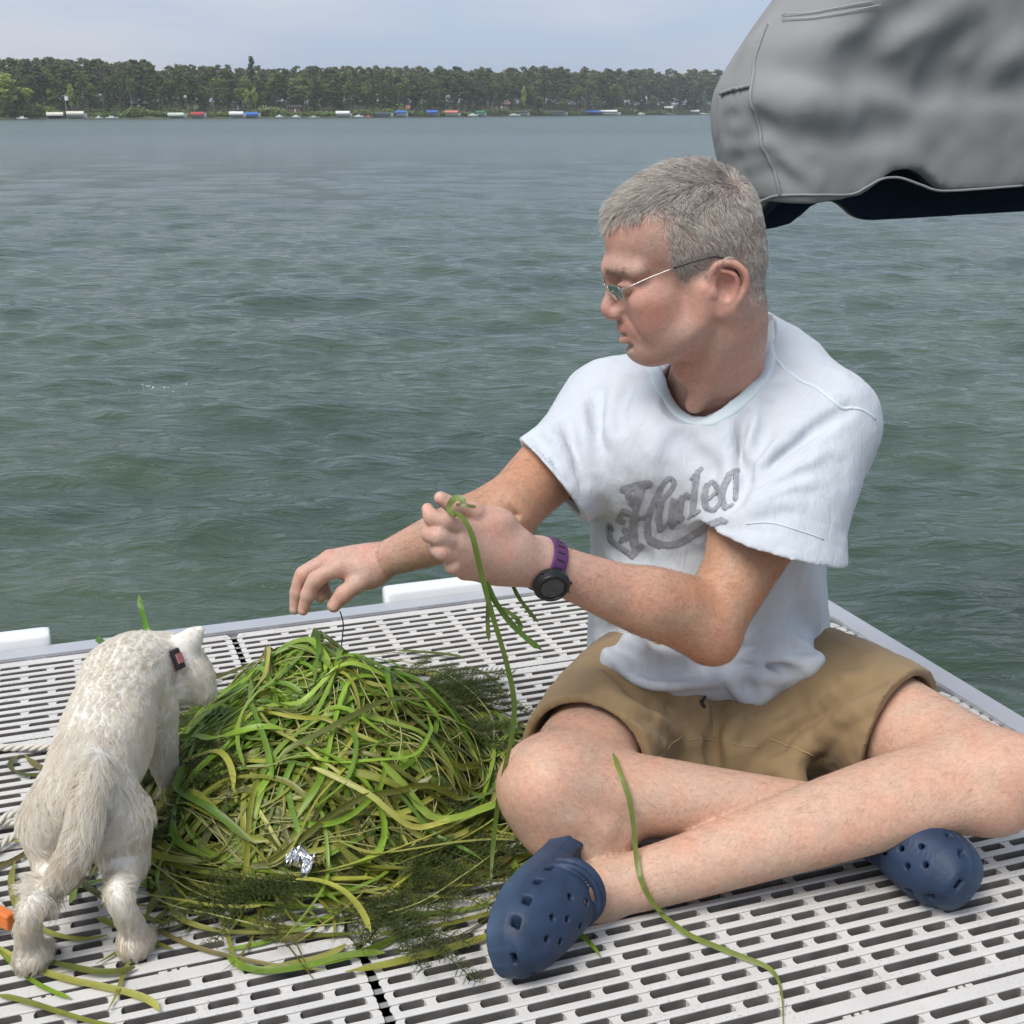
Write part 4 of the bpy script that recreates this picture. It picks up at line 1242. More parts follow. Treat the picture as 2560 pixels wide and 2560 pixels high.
def head_ops(F):
    def E(f, s, u, rf, rs, ru, k=0.012, mode='u', sym=True):
        for sg in ((1, -1) if sym and s else (1,)):
            F.ell(hd(f, s * sg, u), V(rf, rs, ru) * HK, HA, k, mode)
    def C(rows, k=0.008, mode='u', sym=True):
        for sg in ((1, -1) if sym else (1,)):
            F.chain([list(hd(f, s * sg, u)) + [r * HK] for f, s, u, r in rows], k, mode)
    E(0.004, 0, 0.036, 0.104, 0.076, 0.088)                    # cranium
    E(-0.034, 0, 0.022, 0.062, 0.071, 0.072, 0.02)             # back of the skull
    E(-0.055, 0, -0.012, 0.040, 0.055, 0.045, 0.02)
    E(0.058, 0, 0.046, 0.058, 0.064, 0.056, 0.02)              # forehead
    E(0.060, 0, -0.045, 0.058, 0.057, 0.078, 0.02)             # face
    C([(0.112, 0.0, 0.012, 0.0155), (0.108, 0.028, 0.016, 0.0145), (0.090, 0.052, 0.010, 0.011)], 0.016)   # brow
    E(0.080, 0.046, -0.034, 0.030, 0.018, 0.018, 0.018)        # cheekbones
    E(0.074, 0.040, -0.066, 0.034, 0.020, 0.034, 0.02)         # cheeks
    E(0.094, 0, -0.074, 0.031, 0.030, 0.034, 0.016)            # muzzle
    E(0.098, 0, -0.106, 0.0255, 0.024, 0.020, 0.016)           # chin
    C([(0.092, 0.016, -0.111, 0.017), (0.058, 0.042, -0.098, 0.018), (0.022, 0.056, -0.078, 0.019), (0.008, 0.061, -0.040, 0.018)], 0.02)
    E(0.050, 0, -0.098, 0.054, 0.044, 0.026, 0.025)            # under the jaw
    E(0.062, 0.020, -0.112, 0.035, 0.022, 0.014, 0.02)
    # nose
    C([(0.119, 0, -0.006, 0.0085), (0.127, 0, -0.024, 0.0092), (0.1335, 0, -0.037, 0.0115), (0.1300, 0, -0.0435, 0.0130)], 0.010, sym=False)
    E(0.1205, 0.0125, -0.0465, 0.0135, 0.0092, 0.0095, 0.006)
    E(0.1235, 0.0068, -0.0555, 0.006, 0.0035, 0.003, 0.003, 's')
    # eyes under the brow
    E(0.122, 0.032, -0.006, 0.014, 0.017, 0.011, 0.014, 's')
    E(0.1015, 0.032, -0.008, 0.0135, 0.0145, 0.0125, 0.004)
    C([(0.112, 0.018, -0.008, 0.0028), (0.1155, 0.032, -0.0055, 0.0030), (0.104, 0.046, -0.008, 0.0028)], 0.003)    # upper lid
    C([(0.111, 0.020, -0.014, 0.0026), (0.1125, 0.032, -0.0165, 0.0030), (0.102, 0.045, -0.0125, 0.0026)], 0.004)   # lower lid
    # mouth, a little open
    C([(0.1225, 0.0, -0.0695, 0.0052), (0.1185, 0.012, -0.0712, 0.0050), (0.103, 0.0255, -0.0760, 0.0030)], 0.006)
    C([(0.1225, 0.0, -0.0885, 0.0070), (0.1165, 0.012, -0.0868, 0.0058), (0.102, 0.0250, -0.0770, 0.0030)], 0.006)
    C([(0.130, 0.0, -0.0782, 0.0036), (0.120, 0.012, -0.0782, 0.0032), (0.107, 0.0250, -0.0765, 0.0020)], 0.002, 's')
    C([(0.1245, 0.0, -0.0975, 0.004), (0.117, 0.016, -0.096, 0.003)], 0.008, 's')
    C([(0.1190, 0.0220, -0.048, 0.002), (0.1112, 0.0330, -0.064, 0.002), (0.1045, 0.038, -0.078, 0.002)], 0.008, 's')   # smile line
    # ears
    for sg in (1, -1):
        def e(f, s, u): return hd(f, s * sg, u)
        F.chain([list(e(f, s, u)) + [r * HK] for f, s, u, r in ((0.000, 0.068, -0.036, 0.0040), (-0.002, 0.076, -0.018, 0.0048), (-0.014, 0.083, -0.006, 0.0052), (-0.032, 0.087, -0.010, 0.0054), (-0.044, 0.089, -0.028, 0.0052), (-0.040, 0.085, -0.050, 0.0050), (-0.022, 0.077, -0.067, 0.0060), (-0.005, 0.070, -0.074, 0.0062))], 0.004)
        F.ell(e(-0.020, 0.074, -0.036), V(0.0235, 0.0065, 0.031) * HK, HA, 0.006)
        F.ell(e(-0.010, 0.071, -0.062), V(0.013, 0.006, 0.014) * HK, HA, 0.008)
        F.chain([list(e(f, s, u)) + [r * HK] for f, s, u, r in ((-0.016, 0.083, -0.016, 0.0030), (-0.031, 0.085, -0.026, 0.0036), (-0.031, 0.083, -0.046, 0.0036), (-0.016, 0.077, -0.060, 0.0036))], 0.004)
        F.ell(e(-0.015, 0.084, -0.040), V(0.0120, 0.015, 0.0185) * HK, HA, 0.003, 's')
        F.chain([list(e(f, s, u)) + [r * HK] for f, s, u, r in ((-0.012, 0.087, -0.012, 0.0022), (-0.028, 0.091, -0.0165, 0.0026), (-0.038, 0.092, -0.030, 0.0026), (-0.035, 0.089, -0.046, 0.0022))], 0.003, 's')
        F.ell(e(0.002, 0.076, -0.044), V(0.005, 0.005, 0.008) * HK, HA, 0.004)
    # neck
    F.chain(ch((hd(-0.026, 0, -0.030), 0.060), (hd(-0.022, 0.0, -0.10), 0.060), (lerp(hd(-0.02, 0, -0.1), NECK, 0.6), 0.064), (NECK, 0.075), (NECK + V(0.0, 0.02, -0.08), 0.09)), 0.022)
    F.chain(ch((hd(-0.028, 0.058, -0.082), 0.013), (lerp(hd(-0.028, 0.058, -0.082), at(1735, 1010, 1.80), 0.5), 0.014), (at(1735, 1012, 1.80), 0.012)), 0.022)
    F.ell(lerp(hd(0.03, 0, -0.12), at(1700, 1000, 1.80), 0.45), (0.018, 0.018, 0.02), None, 0.02)      # throat
    # creases of the turned neck
    for (a, b) in (((1690, 930), (1760, 965)), ((1680, 960), (1745, 1000))):
        F.chain([list(at(*a, 1.775)) + [0.003], list(at(*b, 1.765)) + [0.003]], 0.012, 's')

def cap(P, a, b, t0, t1):
    """mask of points whose projection on segment a-b lies between t0 and t1"""
    ab = b - a
    t = (P - a) @ ab / (ab @ ab)
    return (t >= t0) & (t < t1)
def build_body():
    regs = [('legs', (-0.10, 1.25, -0.01), (0.80, 2.08, 0.28), 0.0032),
            ('armL', (-0.17, 1.44, 0.20), (0.56, 1.95, 0.66), 0.0030),
            ('armR', (-0.34, 1.70, 0.16), (0.20, 2.07, 0.63), 0.0030),
            ('handL', (-0.18, 1.44, 0.36), (0.09, 1.66, 0.58), 0.0017),
            ('handR', (-0.36, 1.80, 0.18), (-0.16, 1.99, 0.42), 0.0017),
            ('head', HC - V(0.20, 0.16, 0.32), HC + V(0.24, 0.24, 0.17), 0.0019)]
    PV, PQ, PC = [], [], []
    off = 0
    fields = {}
    for name, lo, hi, h in regs:
        F = Field(lo, hi, h)
        skin_ops(F, name)
        fields[name] = F
        P, Q = F.nets()
        P = smooth_mesh(P, Q, 1, 0.35)
        c = P[Q].mean(1)
        if name == 'armL': P, Q = compact(P, Q, (c - EL_L) @ nrm(WR_L - EL_L) < np.linalg.norm(WR_L - EL_L) - 0.018)
        if name == 'handL': P, Q = compact(P, Q, (c - EL_L) @ nrm(WR_L - EL_L) > np.linalg.norm(WR_L - EL_L) - 0.022)
        if name == 'armR': P, Q = compact(P, Q, (c - EL_R) @ nrm(WR_R - EL_R) < np.linalg.norm(WR_R - EL_R) - 0.028)
        if name == 'handR': P, Q = compact(P, Q, (c - EL_R) @ nrm(WR_R - EL_R) > np.linalg.norm(WR_R - EL_R) - 0.032)
        # natural colour of the skin: tanned arms, pale thighs, ruddy face and knuckles
        n1 = vnoise(P, 55, 1)[:, None]; n2 = vnoise(P, 16, 2)[:, None]; n3 = vnoise(P, 160, 3)[:, None]
        if name == 'legs':
            base = V(0.600, 0.375, 0.265) + n2 * V(0.012, -0.012, -0.012)
            for kn in (KN_R, KN_L):
                w = np.exp(-(((P - kn) ** 2).sum(1) / 0.075 ** 2))[:, None]
                base = base + w * V(0.01, -0.045, -0.038)
            t = np.clip((P - HIP_L) @ nrm(KN_L - HIP_L) / 0.44, 0, 1)
        elif name in ('armL', 'armR'):
            sh, el, wr = (SH_L, EL_L, WR_L) if name == 'armL' else (SH_R, EL_R, WR_R)
            base = V(0.515, 0.278, 0.172) + n2 * V(0.02, 0.0, 0.0)
            w = np.clip(1.25 * ((P - el) @ nrm(wr - el)) / np.linalg.norm(wr - el) - 0.25, 0, 1)[:, None]
            base = base * (1 - w) + w * V(0.565, 0.345, 0.260)
            w = np.exp(-(((P - el - V(0, 0, -0.03)) ** 2).sum(1) / 0.035 ** 2))[:, None]
            base = base + w * V(-0.03, -0.065, -0.05)
        elif name in ('handL', 'handR'):
            base = np.broadcast_to(V(0.565, 0.345, 0.260), P.shape) + n2 * V(0.02, -0.0, -0.0)
            base = base + np.clip(n1, 0, 1) * V(0.02, -0.035, -0.025)
            for c_, r_ in ((Z6(366, 1008, 1.832), 0.0062), (Z6(1098, 258, 1.511), 0.0055), (Z6(1014, 335, 1.502), 0.0050), (Z6(150, 1045, 1.842), 0.0048), (Z6(96, 1035, 1.868), 0.0048)):
                w = np.clip(1.6 - ((P - c_) ** 2).sum(1) / r_ ** 2, 0, 1)[:, None]
                base = base * (1 - w) + w * V(0.66, 0.40, 0.31)
        else:
            L = (P - HC) @ HA.T / HK
            f, s, u = L[:, 0], np.abs(L[:, 1]), L[:, 2]
            g = lambda cf, cs, cu, r: np.exp(-((f - cf) ** 2 + (s - cs) ** 2 + (u - cu) ** 2) / r ** 2)[:, None]
            base = V(0.530, 0.308, 0.232) + n2 * V(0.02, -0.008, -0.006)
            base = base + g(0.135, 0, -0.042, 0.018) * V(0.05, -0.055, -0.035) + g(0.08, 0.05, -0.05, 0.035) * V(0.025, -0.035, -0.028)
            base = base + g(0.10, 0, 0.075, 0.05) * V(0.06, 0.01, 0.01) + g(-0.02, 0.08, -0.035, 0.03) * V(0.06, -0.045, -0.03)
            lips = np.clip(g(0.121, 0.0, -0.069, 0.0075) + g(0.117, 0.012, -0.071, 0.006) + g(0.121, 0, -0.089, 0.0085) + g(0.116, 0.013, -0.0865, 0.0065), 0, 1)
            base = base * (1 - lips) + lips * V(0.42, 0.165, 0.145)
            dark = np.clip(g(0.112, 0.0, -0.0782, 0.006) * 1.0 + g(0.104, 0.018, -0.0782, 0.004), 0, 1)
            base = base * (1 - 0.75 * dark)
            stub = np.clip((-0.048 - u) / 0.02, 0, 1) * np.clip((f - 0.03) / 0.04, 0, 1) * np.clip((-u + 0.13) / 0.01, 0, 1) * np.clip((0.13 + u) / 0.02, 0, 1)
            base = base - (stub * (0.6 + 0.4 * n3[:, 0]))[:, None] * V(0.075, 0.050, 0.036) * (1 - lips)
            neck = np.clip((-0.115 - u) / 0.03, 0, 1)[:, None]
            base = base + neck * V(0.01, -0.03, -0.025)
            sc = scalp_mask(L)[:, None]
            base = base * (1 - 0.55 * sc) + 0.55 * sc * V(0.24, 0.195, 0.165)
            brow = np.exp(-((u - 0.0125 - 0.004 * np.cos(s * 60)) / 0.0045) ** 2) * (s > 0.012) * (s < 0.052) * (f > 0.08)
            base = base * (1 - 0.5 * brow[:, None]) + 0.5 * brow[:, None] * V(0.24, 0.18, 0.14)
        n4 = vnoise(P, 34, 12)[:, None]; n5 = vnoise(P, 330, 13)[:, None]
        fk = np.clip(vnoise(P, 210, 14)[:, None] - 0.55, 0, 1) * (1.2 if name in ('armL', 'armR') else 0.5)
        col = base * (1 + 0.05 * n1 + 0.06 * n3 + 0.05 * n5) + n4 * V(0.026, -0.022, -0.022) - fk * V(0.10, 0.11, 0.09)
        col = np.clip(col, 0.01, 0.9)
        PV.append(P); PQ.append(Q + off); PC.append(col); off += len(P)
    P = np.concatenate(PV); Q = np.concatenate(PQ); C_ = np.concatenate(PC)
    m = material('skin', (0.6, 0.36, 0.26), 0.50, 0.35, attr=True, sss=0.22, var=0.07, vscale=240, bump=0.4, bscale=330, bdist=0.0016)
    me = mesh_np('person', P, Q, None, m, True, C_)
    o = obj('person', me, None, label='man in pale T-shirt and khaki shorts sitting cross-legged, holding green weeds', category='person')
    return o, fields
HAIRPX = [(1494, 566), (1530, 556), (1603, 528), (1650, 520), (1640, 545), (1634, 560), (1652, 640), (1668, 682), (1690, 694), (1712, 680), (1760, 662), (1800, 648), (1830, 668), (1836, 716), (1862, 735), (1882, 752), (1960, 752), (1990, 300), (1440, 300)]
_hp2 = np.array([hpix(x, y) for x, y in HAIRPX])
def in_poly(x, y, poly):
    c = np.zeros(x.shape, bool); n = len(poly)
    for i in range(n):
        x0, y0 = poly[i]; x1, y1 = poly[(i + 1) % n]
        cond = ((y0 > y) != (y1 > y)) & (x < (x1 - x0) * (y - y0) / (y1 - y0 + 1e-12) + x0)
        c ^= cond
    return c
def scalp_mask(L):
    j = 0.0045
    n = vnoise(L, 260, 5) * j + vnoise(L, 700, 6) * j
    m = in_poly(L[:, 0] + n, L[:, 2] + n, _hp2)
    ear = (np.abs(L[:, 1]) > 0.0755) & (L[:, 2] < -0.002) & (L[:, 0] > -0.055)
    return (m & ~ear).astype(float)
man, FLD = build_body()

# ---- hair on the head
def tri_sample(P, Q, n, rg, mask=None):
    a, b, c, d = P[Q[:, 0]], P[Q[:, 1]], P[Q[:, 2]], P[Q[:, 3]]
    nor = np.cross(c - a, d - b)
    ar = np.linalg.norm(nor, axis=1)
    w = ar if mask is None else ar * mask
    i = rg.choice(len(Q), n, p=w / w.sum())
    u, v = rg.random((n, 1)), rg.random((n, 1))
    p = (a[i] * (1 - u) + b[i] * u) * (1 - v) + (d[i] * (1 - u) + c[i] * u) * v
    return p, nor[i] / (ar[i][:, None] + 1e-12), i
def hair_mat(name, c0, c1, rough=0.5):
    m = bpy.data.materials.new(name); m.use_nodes = True
    n = m.node_tree.nodes; l = m.node_tree.links
    b = n['Principled BSDF']; b.inputs['Roughness'].default_value = rough; b.inputs['Specular IOR Level'].default_value = 0.3
    hi = n.new('ShaderNodeHairInfo'); r_ = n.new('ShaderNodeValToRGB')
    r_.color_ramp.elements[0].color = (*c0, 1); r_.color_ramp.elements[1].color = (*c1, 1)
    l.new(hi.outputs['Random'], r_.inputs['Fac']); l.new(r_.outputs['Color'], b.inputs['Base Color'])
    return m
def build_hair():
    F = FLD['head']; P, Q = F.nets(); rg = np.random.default_rng(8)
    c = P[Q].mean(1)
    msk = scalp_mask((c - HC) @ HA.T / HK)
    n = 34000
    p, nor, _ = tri_sample(P, Q, n, rg, msk)
    L = (p - HC) @ HA.T / HK
    f, s, u = L[:, 0], L[:, 1], L[:, 2]
    top = np.clip((u - 0.055) / 0.05, 0, 1)
    frontw = np.clip((f + 0.02) / 0.09, 0, 1)
    length = (0.0105 + 0.0105 * top ** 1.2 + 0.003 * frontw * top) * (0.7 + 0.6 * rg.random(n))
    length *= np.clip(0.35 + (u + 0.085) / 0.06, 0.35, 1)
    # combed forward on top, down on the sides, lifted at the roots
    flow = HF * 0.9 * top[:, None] + HU * (-0.75 * (1 - top))[:, None] - HF * (0.30 * (1 - top))[:, None]
    cl = vnoise(p, 70, 4)[:, None] * np.cross(nor, HU) * 1.5 + vnoise(p, 70, 6)[:, None] * HU * 0.8
    d = flow + cl * (0.4 + 0.6 * top[:, None]) + rg.normal(size=(n, 3)) * 0.22
    d -= nor * (d * nor).sum(1)[:, None]
    d /= np.linalg.norm(d, axis=1)[:, None] + 1e-9
    K = 6
    t = np.linspace(0, 1, K)[None, :, None]
    lift = (0.30 + 0.36 * top + 0.18 * vnoise(p, 90, 7))[:, None, None]
    curve = d[:, None] * t + nor[:, None] * lift * t * (1 - 0.35 * t)
    dirs = curve * length[:, None, None]
    strands('hair', p - nor * 0.001, dirs, hair_mat('grey_hair', (0.20, 0.16, 0.13), (0.92, 0.84, 0.75), 0.45), man, 0.00024, label='short greying brown hair brushed forward')
    # eyebrows
    w = np.exp(-((((c - HC) @ HA.T / HK)[:, 2] - 0.013) / 0.005) ** 2)
    Lc = (c - HC) @ HA.T / HK
    w = w * (np.abs(Lc[:, 1]) > 0.012) * (np.abs(Lc[:, 1]) < 0.05) * (Lc[:, 0] > 0.085)
    p, nor, _ = tri_sample(P, Q, 260, rg, w)
    d = np.sign(((p - HC) @ HS))[:, None] * HS * 0.9 + HU * 0.25 + rg.normal(size=(260, 3)) * 0.2
    d -= nor * (d * nor).sum(1)[:, None] * 0.7
    d /= np.linalg.norm(d, axis=1)[:, None]
    dirs = (d[:, None] * t + nor[:, None] * 0.12 * t) * (0.005 + 0.004 * rg.random((260, 1, 1)))
    strands('eyebrow', p, dirs, hair_mat('brow_hair', (0.16, 0.12, 0.09), (0.45, 0.36, 0.29)), man, 0.00012)
def build_body_hair():
    rg = np.random.default_rng(9)
    K = 4; t = np.linspace(0, 1, K)[None, :, None]
    R_, D_, L_ = [], [], []
    for key, n, dirv, ln in (('armL', 7000, WR_L - EL_L, 0.0085), ('armR', 4500, WR_R - EL_R, 0.011), ('legs', 14000, None, 0.0085)):
        F = FLD[key]; P, Q = F.nets(); c = P[Q].mean(1)
        if key == 'legs':
            m = (c[:, 1] < 1.80).astype(float)
        else:
            sh, el = (SH_L, EL_L) if key == 'armL' else (SH_R, EL_R)
            tt = (c - el) @ nrm(dirv) / np.linalg.norm(dirv)
            m = ((tt > -0.3) & (tt < 0.95)).astype(float)
        p, nor, _ = tri_sample(P, Q, n, rg, m)
        if key == 'legs':
            g1 = np.linalg.norm(np.cross(p - KN_L, nrm(AN_L - KN_L)), axis=1) < 0.075
            dv = np.where(g1[:, None], nrm(AN_L - KN_L), nrm(AN_R - KN_R))
        else: dv = np.broadcast_to(nrm(dirv), p.shape)
        d = dv * 0.8 + V(0, 0, -0.35) + rg.normal(size=p.shape) * 0.35
        d -= nor * (d * nor).sum(1)[:, None]
        d /= np.linalg.norm(d, axis=1)[:, None] + 1e-9
        dd = (d[:, None] * t + nor[:, None] * 0.28 * t * (1 - 0.4 * t)) * (ln * (0.5 + 0.8 * rg.random((n, 1, 1))))
        R_.append(p); D_.append(dd)
    strands('body_hair', np.concatenate(R_), np.concatenate(D_), hair_mat('fine_body_hair', (0.14, 0.085, 0.05), (0.42, 0.27, 0.16)), man, 0.000075)
build_hair(); build_body_hair()

# ---- glasses
def build_glasses():
    root = empty('eyeglasses', hd(0.13, 0, -0.01), label='thin rimless eyeglasses with dark temple tips on the man', category='eyeglasses')
    bpy.context.view_layer.update(); inv = root.matrix_world.inverted()
    def put(o): o.parent = root; o.matrix_parent_inverse = inv; return o
    wire = material('glasses_wire', (0.62, 0.60, 0.58), 0.25, 0.5, metal=0.9)
    tip = material('temple_tip', (0.02, 0.017, 0.017), 0.35)
    g = bpy.data.materials.new('lens_glass'); g.use_nodes = True
    gn = g.node_tree.nodes; gl = g.node_tree.links; gn.remove(gn['Principled BSDF'])
    tb = gn.new('ShaderNodeBsdfTransparent'); tb.inputs['Color'].default_value = (0.98, 0.98, 0.98, 1)
    gb = gn.new('ShaderNodeBsdfGlossy'); gb.inputs['Roughness'].default_value = 0.03
    fr = gn.new('ShaderNodeFresnel'); fr.inputs['IOR'].default_value = 1.10
    mxs = gn.new('ShaderNodeMixShader')
    gl.new(fr.outputs[0], mxs.inputs[0]); gl.new(tb.outputs[0], mxs.inputs[1]); gl.new(gb.outputs[0], mxs.inputs[2])
    gl.new(mxs.outputs[0], gn['Material Output'].inputs['Surface'])
    for sg in (1, -1):
        out = []
        for a in np.linspace(0, 2 * math.pi, 28, endpoint=False):
            ca, sa = math.cos(a), math.sin(a)
            r_ = (abs(ca) ** 3 + abs(sa) ** 3) ** (-1 / 3)
            out.append((0.034 * 1.0 + 0.0200 * r_ * ca, -0.013 + 0.0112 * r_ * sa))
        v = []
        for df in (0, -0.0018):
            for s_, u_ in out: v.append(hd(0.1285 + df - 5.0 * (s_ - 0.01) ** 2 + 0.18 * (u_ + 0.014), s_ * sg, u_ - 0.0))
        n = len(out)
        v.append(np.mean(v[:n], 0)); v.append(np.mean(v[n:2 * n], 0))
        q = [[i, (i + 1) % n, n + (i + 1) % n, n + i] for i in range(n)]
        t = [[2 * n, (i + 1) % n, i] for i in range(n)] + [[2 * n + 1, n + i, n + (i + 1) % n] for i in range(n)]
        put(MB().add(v, q, t).build('lens', g, None, False))
        # bright polished lens rim
        ring = np.array([hd(0.1278 - 5.0 * (s_ - 0.01) ** 2 + 0.18 * (u_ + 0.014), s_ * sg, u_) for s_, u_ in out + out[:1]])
        put(MB().tube(ring, 0.0005, 5, False).build('lens_edge', wire, None, True))
        hinge = (0.1285 - 5.0 * 0.0445 ** 2, 0.0560, -0.008)
        P0 = [hinge, (0.108, 0.0665, -0.0050), (0.08, 0.0705, 0.0), (0.045, 0.073, 0.004)]
        P1 = [(0.045, 0.073, 0.004), (0.012, 0.0765, 0.0055), (-0.012, 0.0805, 0.004), (-0.030, 0.0815, -0.010), (-0.038, 0.079, -0.030)]
        put(MB().tube(catmull([hd(f, s * sg, u) for f, s, u in P0], 5), 0.0007, 6).build('temple', wire, None, True))
        put(MB().tube(catmull([hd(f, s * sg, u) for f, s, u in P1], 5), 0.0013, 6).build('temple_tip', tip, None, True))
        put(MB().box(hd(hinge[0], 0.0555 * sg, hinge[2]), 0.005, 0.003, 0.004, HA).build('hinge', wire))
        put(MB().tube(catmull([hd(0.133, 0.012 * sg, -0.016), hd(0.128, 0.011 * sg, -0.019), hd(0.125, 0.0105 * sg, -0.024)], 4), 0.0006, 5).build('nose_pad', wire, None, True))
    put(MB().tube(catmull([hd(0.1290, 0.0125, -0.008), hd(0.1345, 0.0, -0.003), hd(0.1290, -0.0125, -0.008)], 5), 0.0008, 6).build('bridge', wire, None, True))
build_glasses()
# ================================================================== clothes
def hit(F, x, y, Y0=1.2, Y1=2.3):
    """first point of a surface along the line of sight through a photo pixel"""
    a = at(x, y, Y0); b = at(x, y, Y1)
    t = np.linspace(0, 1, 1200)
    P = a + (b - a) * t[:, None]
    inside = np.all((P >= F.lo + F.h) & (P <= F.lo + F.h * (F.n - 2)), axis=1)
    d = np.where(inside, F.sample(np.clip(P, F.lo + F.h, F.lo + F.h * (F.n - 2))), 1.0)
    i = np.argmax(d < 0)
    return P[i] if d[i] < 0 else None
def fold(F, pix, depth, w, k, mode='u', per=4, taper=True):
    """a soft ridge ('u') or groove ('s') of the cloth, run along a line on the surface"""
    pts = []
    for x, y in pix:
        p = hit(F, x, y)
        if p is None: continue
        pts.append(p)
    if len(pts) < 2: return
    P = np.array(pts)
    if len(P) > 2: P = catmull(P, per)
    else: P = np.array([lerp(P[0], P[1], t) for t in np.linspace(0, 1, 6)])
    P = F.snap(P, 3)
    g = F.grad(P)
    n = len(P)
    tp = np.sin(np.linspace(0.12, 1, n) * math.pi * 0.92) if taper else np.ones(n)
    depth = depth * FOLD
    if mode == 'u': rows = np.c_[P - g * (w - depth * tp[:, None]), np.full(n, w)]
    else: rows = np.c_[P + g * (w - depth * tp[:, None]), np.full(n, w)]
    F.chain(rows, k, mode, smooth=False)
FOLD = 1.8
def c5(x, y): return (1250 + 0.5176 * x, 800 + 0.5176 * y)

def surf_tube(F, pix, r_, name, mat, parent, off=0.0, Y0=1.2, flat=1.0):
    P = []
    for x, y in pix:
        h_ = hit(F, x, y, Y0)
        if h_ is not None: P.append(h_)
    P = catmull(np.array(P), 8)
    P = F.snap(P, 3)
    P = P + F.grad(P) * off
    return MB().tube(P, r_, 7).build(name, mat, parent, True)
# ------------------------------------------------------------------ khaki shorts
def build_shorts():
    F = Field((0.0, 1.55, 0.0), (0.72, 2.16, 0.30), 0.0033)
    F.ell((0.318, 1.985, 0.075), (0.170, 0.14, 0.075), None, 0.03)
    hR = lerp(HIP_R, KN_R, 0.70); hL = lerp(HIP_L, KN_L, 0.66)
    F.chain(ch((HIP_R + V(0, 0, -0.012), 0.092), (lerp(HIP_R, KN_R, 0.4), 0.104), (lerp(HIP_R, KN_R, 0.92), 0.090)), 0.04)
    F.chain(ch((HIP_L + V(0, 0, -0.012), 0.092), (lerp(HIP_L, KN_L, 0.4), 0.102), (lerp(HIP_L, KN_L, 0.85), 0.093)), 0.04)
    # cloth slung between the legs
    F.chain(ch((V(0.325, 1.93, 0.10), 0.085), (V(0.322, 1.83, 0.080), 0.075), (V(0.330, 1.745, 0.058), 0.052)), 0.05)
    F.ell((0.25, 1.80, 0.075), (0.09, 0.10, 0.055), None, 0.05)
    F.ell((0.405, 1.80, 0.075), (0.09, 0.10, 0.055), None, 0.05)
    # inner-leg corners of the hems
    F.chain(ch((at(1620, 1880, 1.735), 0.030), (at(1730, 1935, 1.705), 0.028)), 0.03)
    F.chain(ch((at(1960, 1925, 1.70), 0.030), (at(1985, 1965, 1.655), 0.020)), 0.03)
    # pull folds
    for pix, d, w, k, md in (
        ([(1500, 1690), (1560, 1760), (1660, 1820), (1740, 1850)], 0.006, 0.014, 0.016, 'u'),
        ([(1530, 1680), (1610, 1745), (1700, 1790)], 0.006, 0.010, 0.014, 's'),
        ([(1600, 1730), (1690, 1800), (1750, 1880), (1775, 1945)], 0.007, 0.012, 0.014, 's'),
        ([(1640, 1770), (1720, 1850), (1760, 1930)], 0.006, 0.012, 0.014, 'u'),
        ([(1440, 1770), (1560, 1800), (1660, 1860)], 0.005, 0.012, 0.016, 'u'),
        ([(1480, 1745), (1600, 1790), (1690, 1850)], 0.004, 0.010, 0.014, 's'),
        ([(2150, 1690), (2020, 1750), (1900, 1820), (1840, 1900)], 0.007, 0.013, 0.016, 'u'),
        ([(2080, 1700), (1960, 1770), (1860, 1850)], 0.007, 0.010, 0.014, 's'),
        ([(2200, 1720), (2060, 1800), (1930, 1880)], 0.005, 0.010, 0.014, 's'),
        ([(2180, 1760), (2060, 1830), (1950, 1910), (1880, 1950)], 0.005, 0.012, 0.016, 'u'),
        ([(2240, 1720), (2120, 1780), (2000, 1860)], 0.004, 0.012, 0.016, 'u'),
        ([(1790, 1740), (1785, 1820), (1790, 1900), (1800, 1950)], 0.009, 0.010, 0.014, 's'),
        ([(1700, 1720), (1740, 1760), (1770, 1830)], 0.005, 0.010, 0.014, 'u'),
        ([(1870, 1760), (1830, 1830), (1815, 1900)], 0.005, 0.010, 0.014, 'u')):
        fold(F, pix, d, w, k, md)
    F.add((0.0, 1.55, 0.0), (0.72, 2.16, 0.30), lambda X: 0.0030 * vnoise(X * np.array([1, 0.5, 1]), 30, 8) + 0.0016 * vnoise(X, 70, 9))
    # leg openings: hem planes, then a hollow round the thigh
    def half(c, n): return lambda X: (X - np.asarray(c, np.float32)) @ np.asarray(n, np.float32)
    nR = nrm(nrm(KN_R - HIP_R) + V(0.05, 0.0, -0.05)); nL = nrm(nrm(KN_L - HIP_L) + V(0.14, 0.28, -0.12))
    cR = lerp(HIP_R, KN_R, 0.80); cL = lerp(HIP_L, KN_L, 0.66)
    F.fn((0.0, 1.55, 0.0), (0.325, 2.16, 0.30), lambda X: -half(cR, nR)(X), 0.0, 's')
    F.fn((0.328, 1.55, 0.0), (0.72, 2.16, 0.30), lambda X: -half(cL, nL)(X), 0.0, 's')
    F.chain(ch((lerp(HIP_R, KN_R, 0.74), 0.081), (lerp(HIP_R, KN_R, 1.0), 0.082)), 0.0, 's')
    F.chain(ch((lerp(HIP_L, KN_L, 0.58), 0.0845), (lerp(HIP_L, KN_L, 0.90), 0.084)), 0.0, 's')
    P_, Q_ = F.nets(); P_ = smooth_mesh(P_, Q_, 2, 0.5)
    m = material('khaki_twill', (0.285, 0.195, 0.100), 0.85, 0.2, var=0.10, vscale=22, bump=0.25, bscale=40, bdist=0.005, sheen=0.1)
    sh = obj('shorts', mesh_np('shorts', P_, Q_, None, m, True), man, label='khaki brown cotton shorts with seams and a drawstring')
    ms = material('khaki_seam', (0.36, 0.255, 0.14), 0.85, 0.2)
    w = lambda x, y: (1160 + x * 0.4658, 1600 + y * 0.4658)
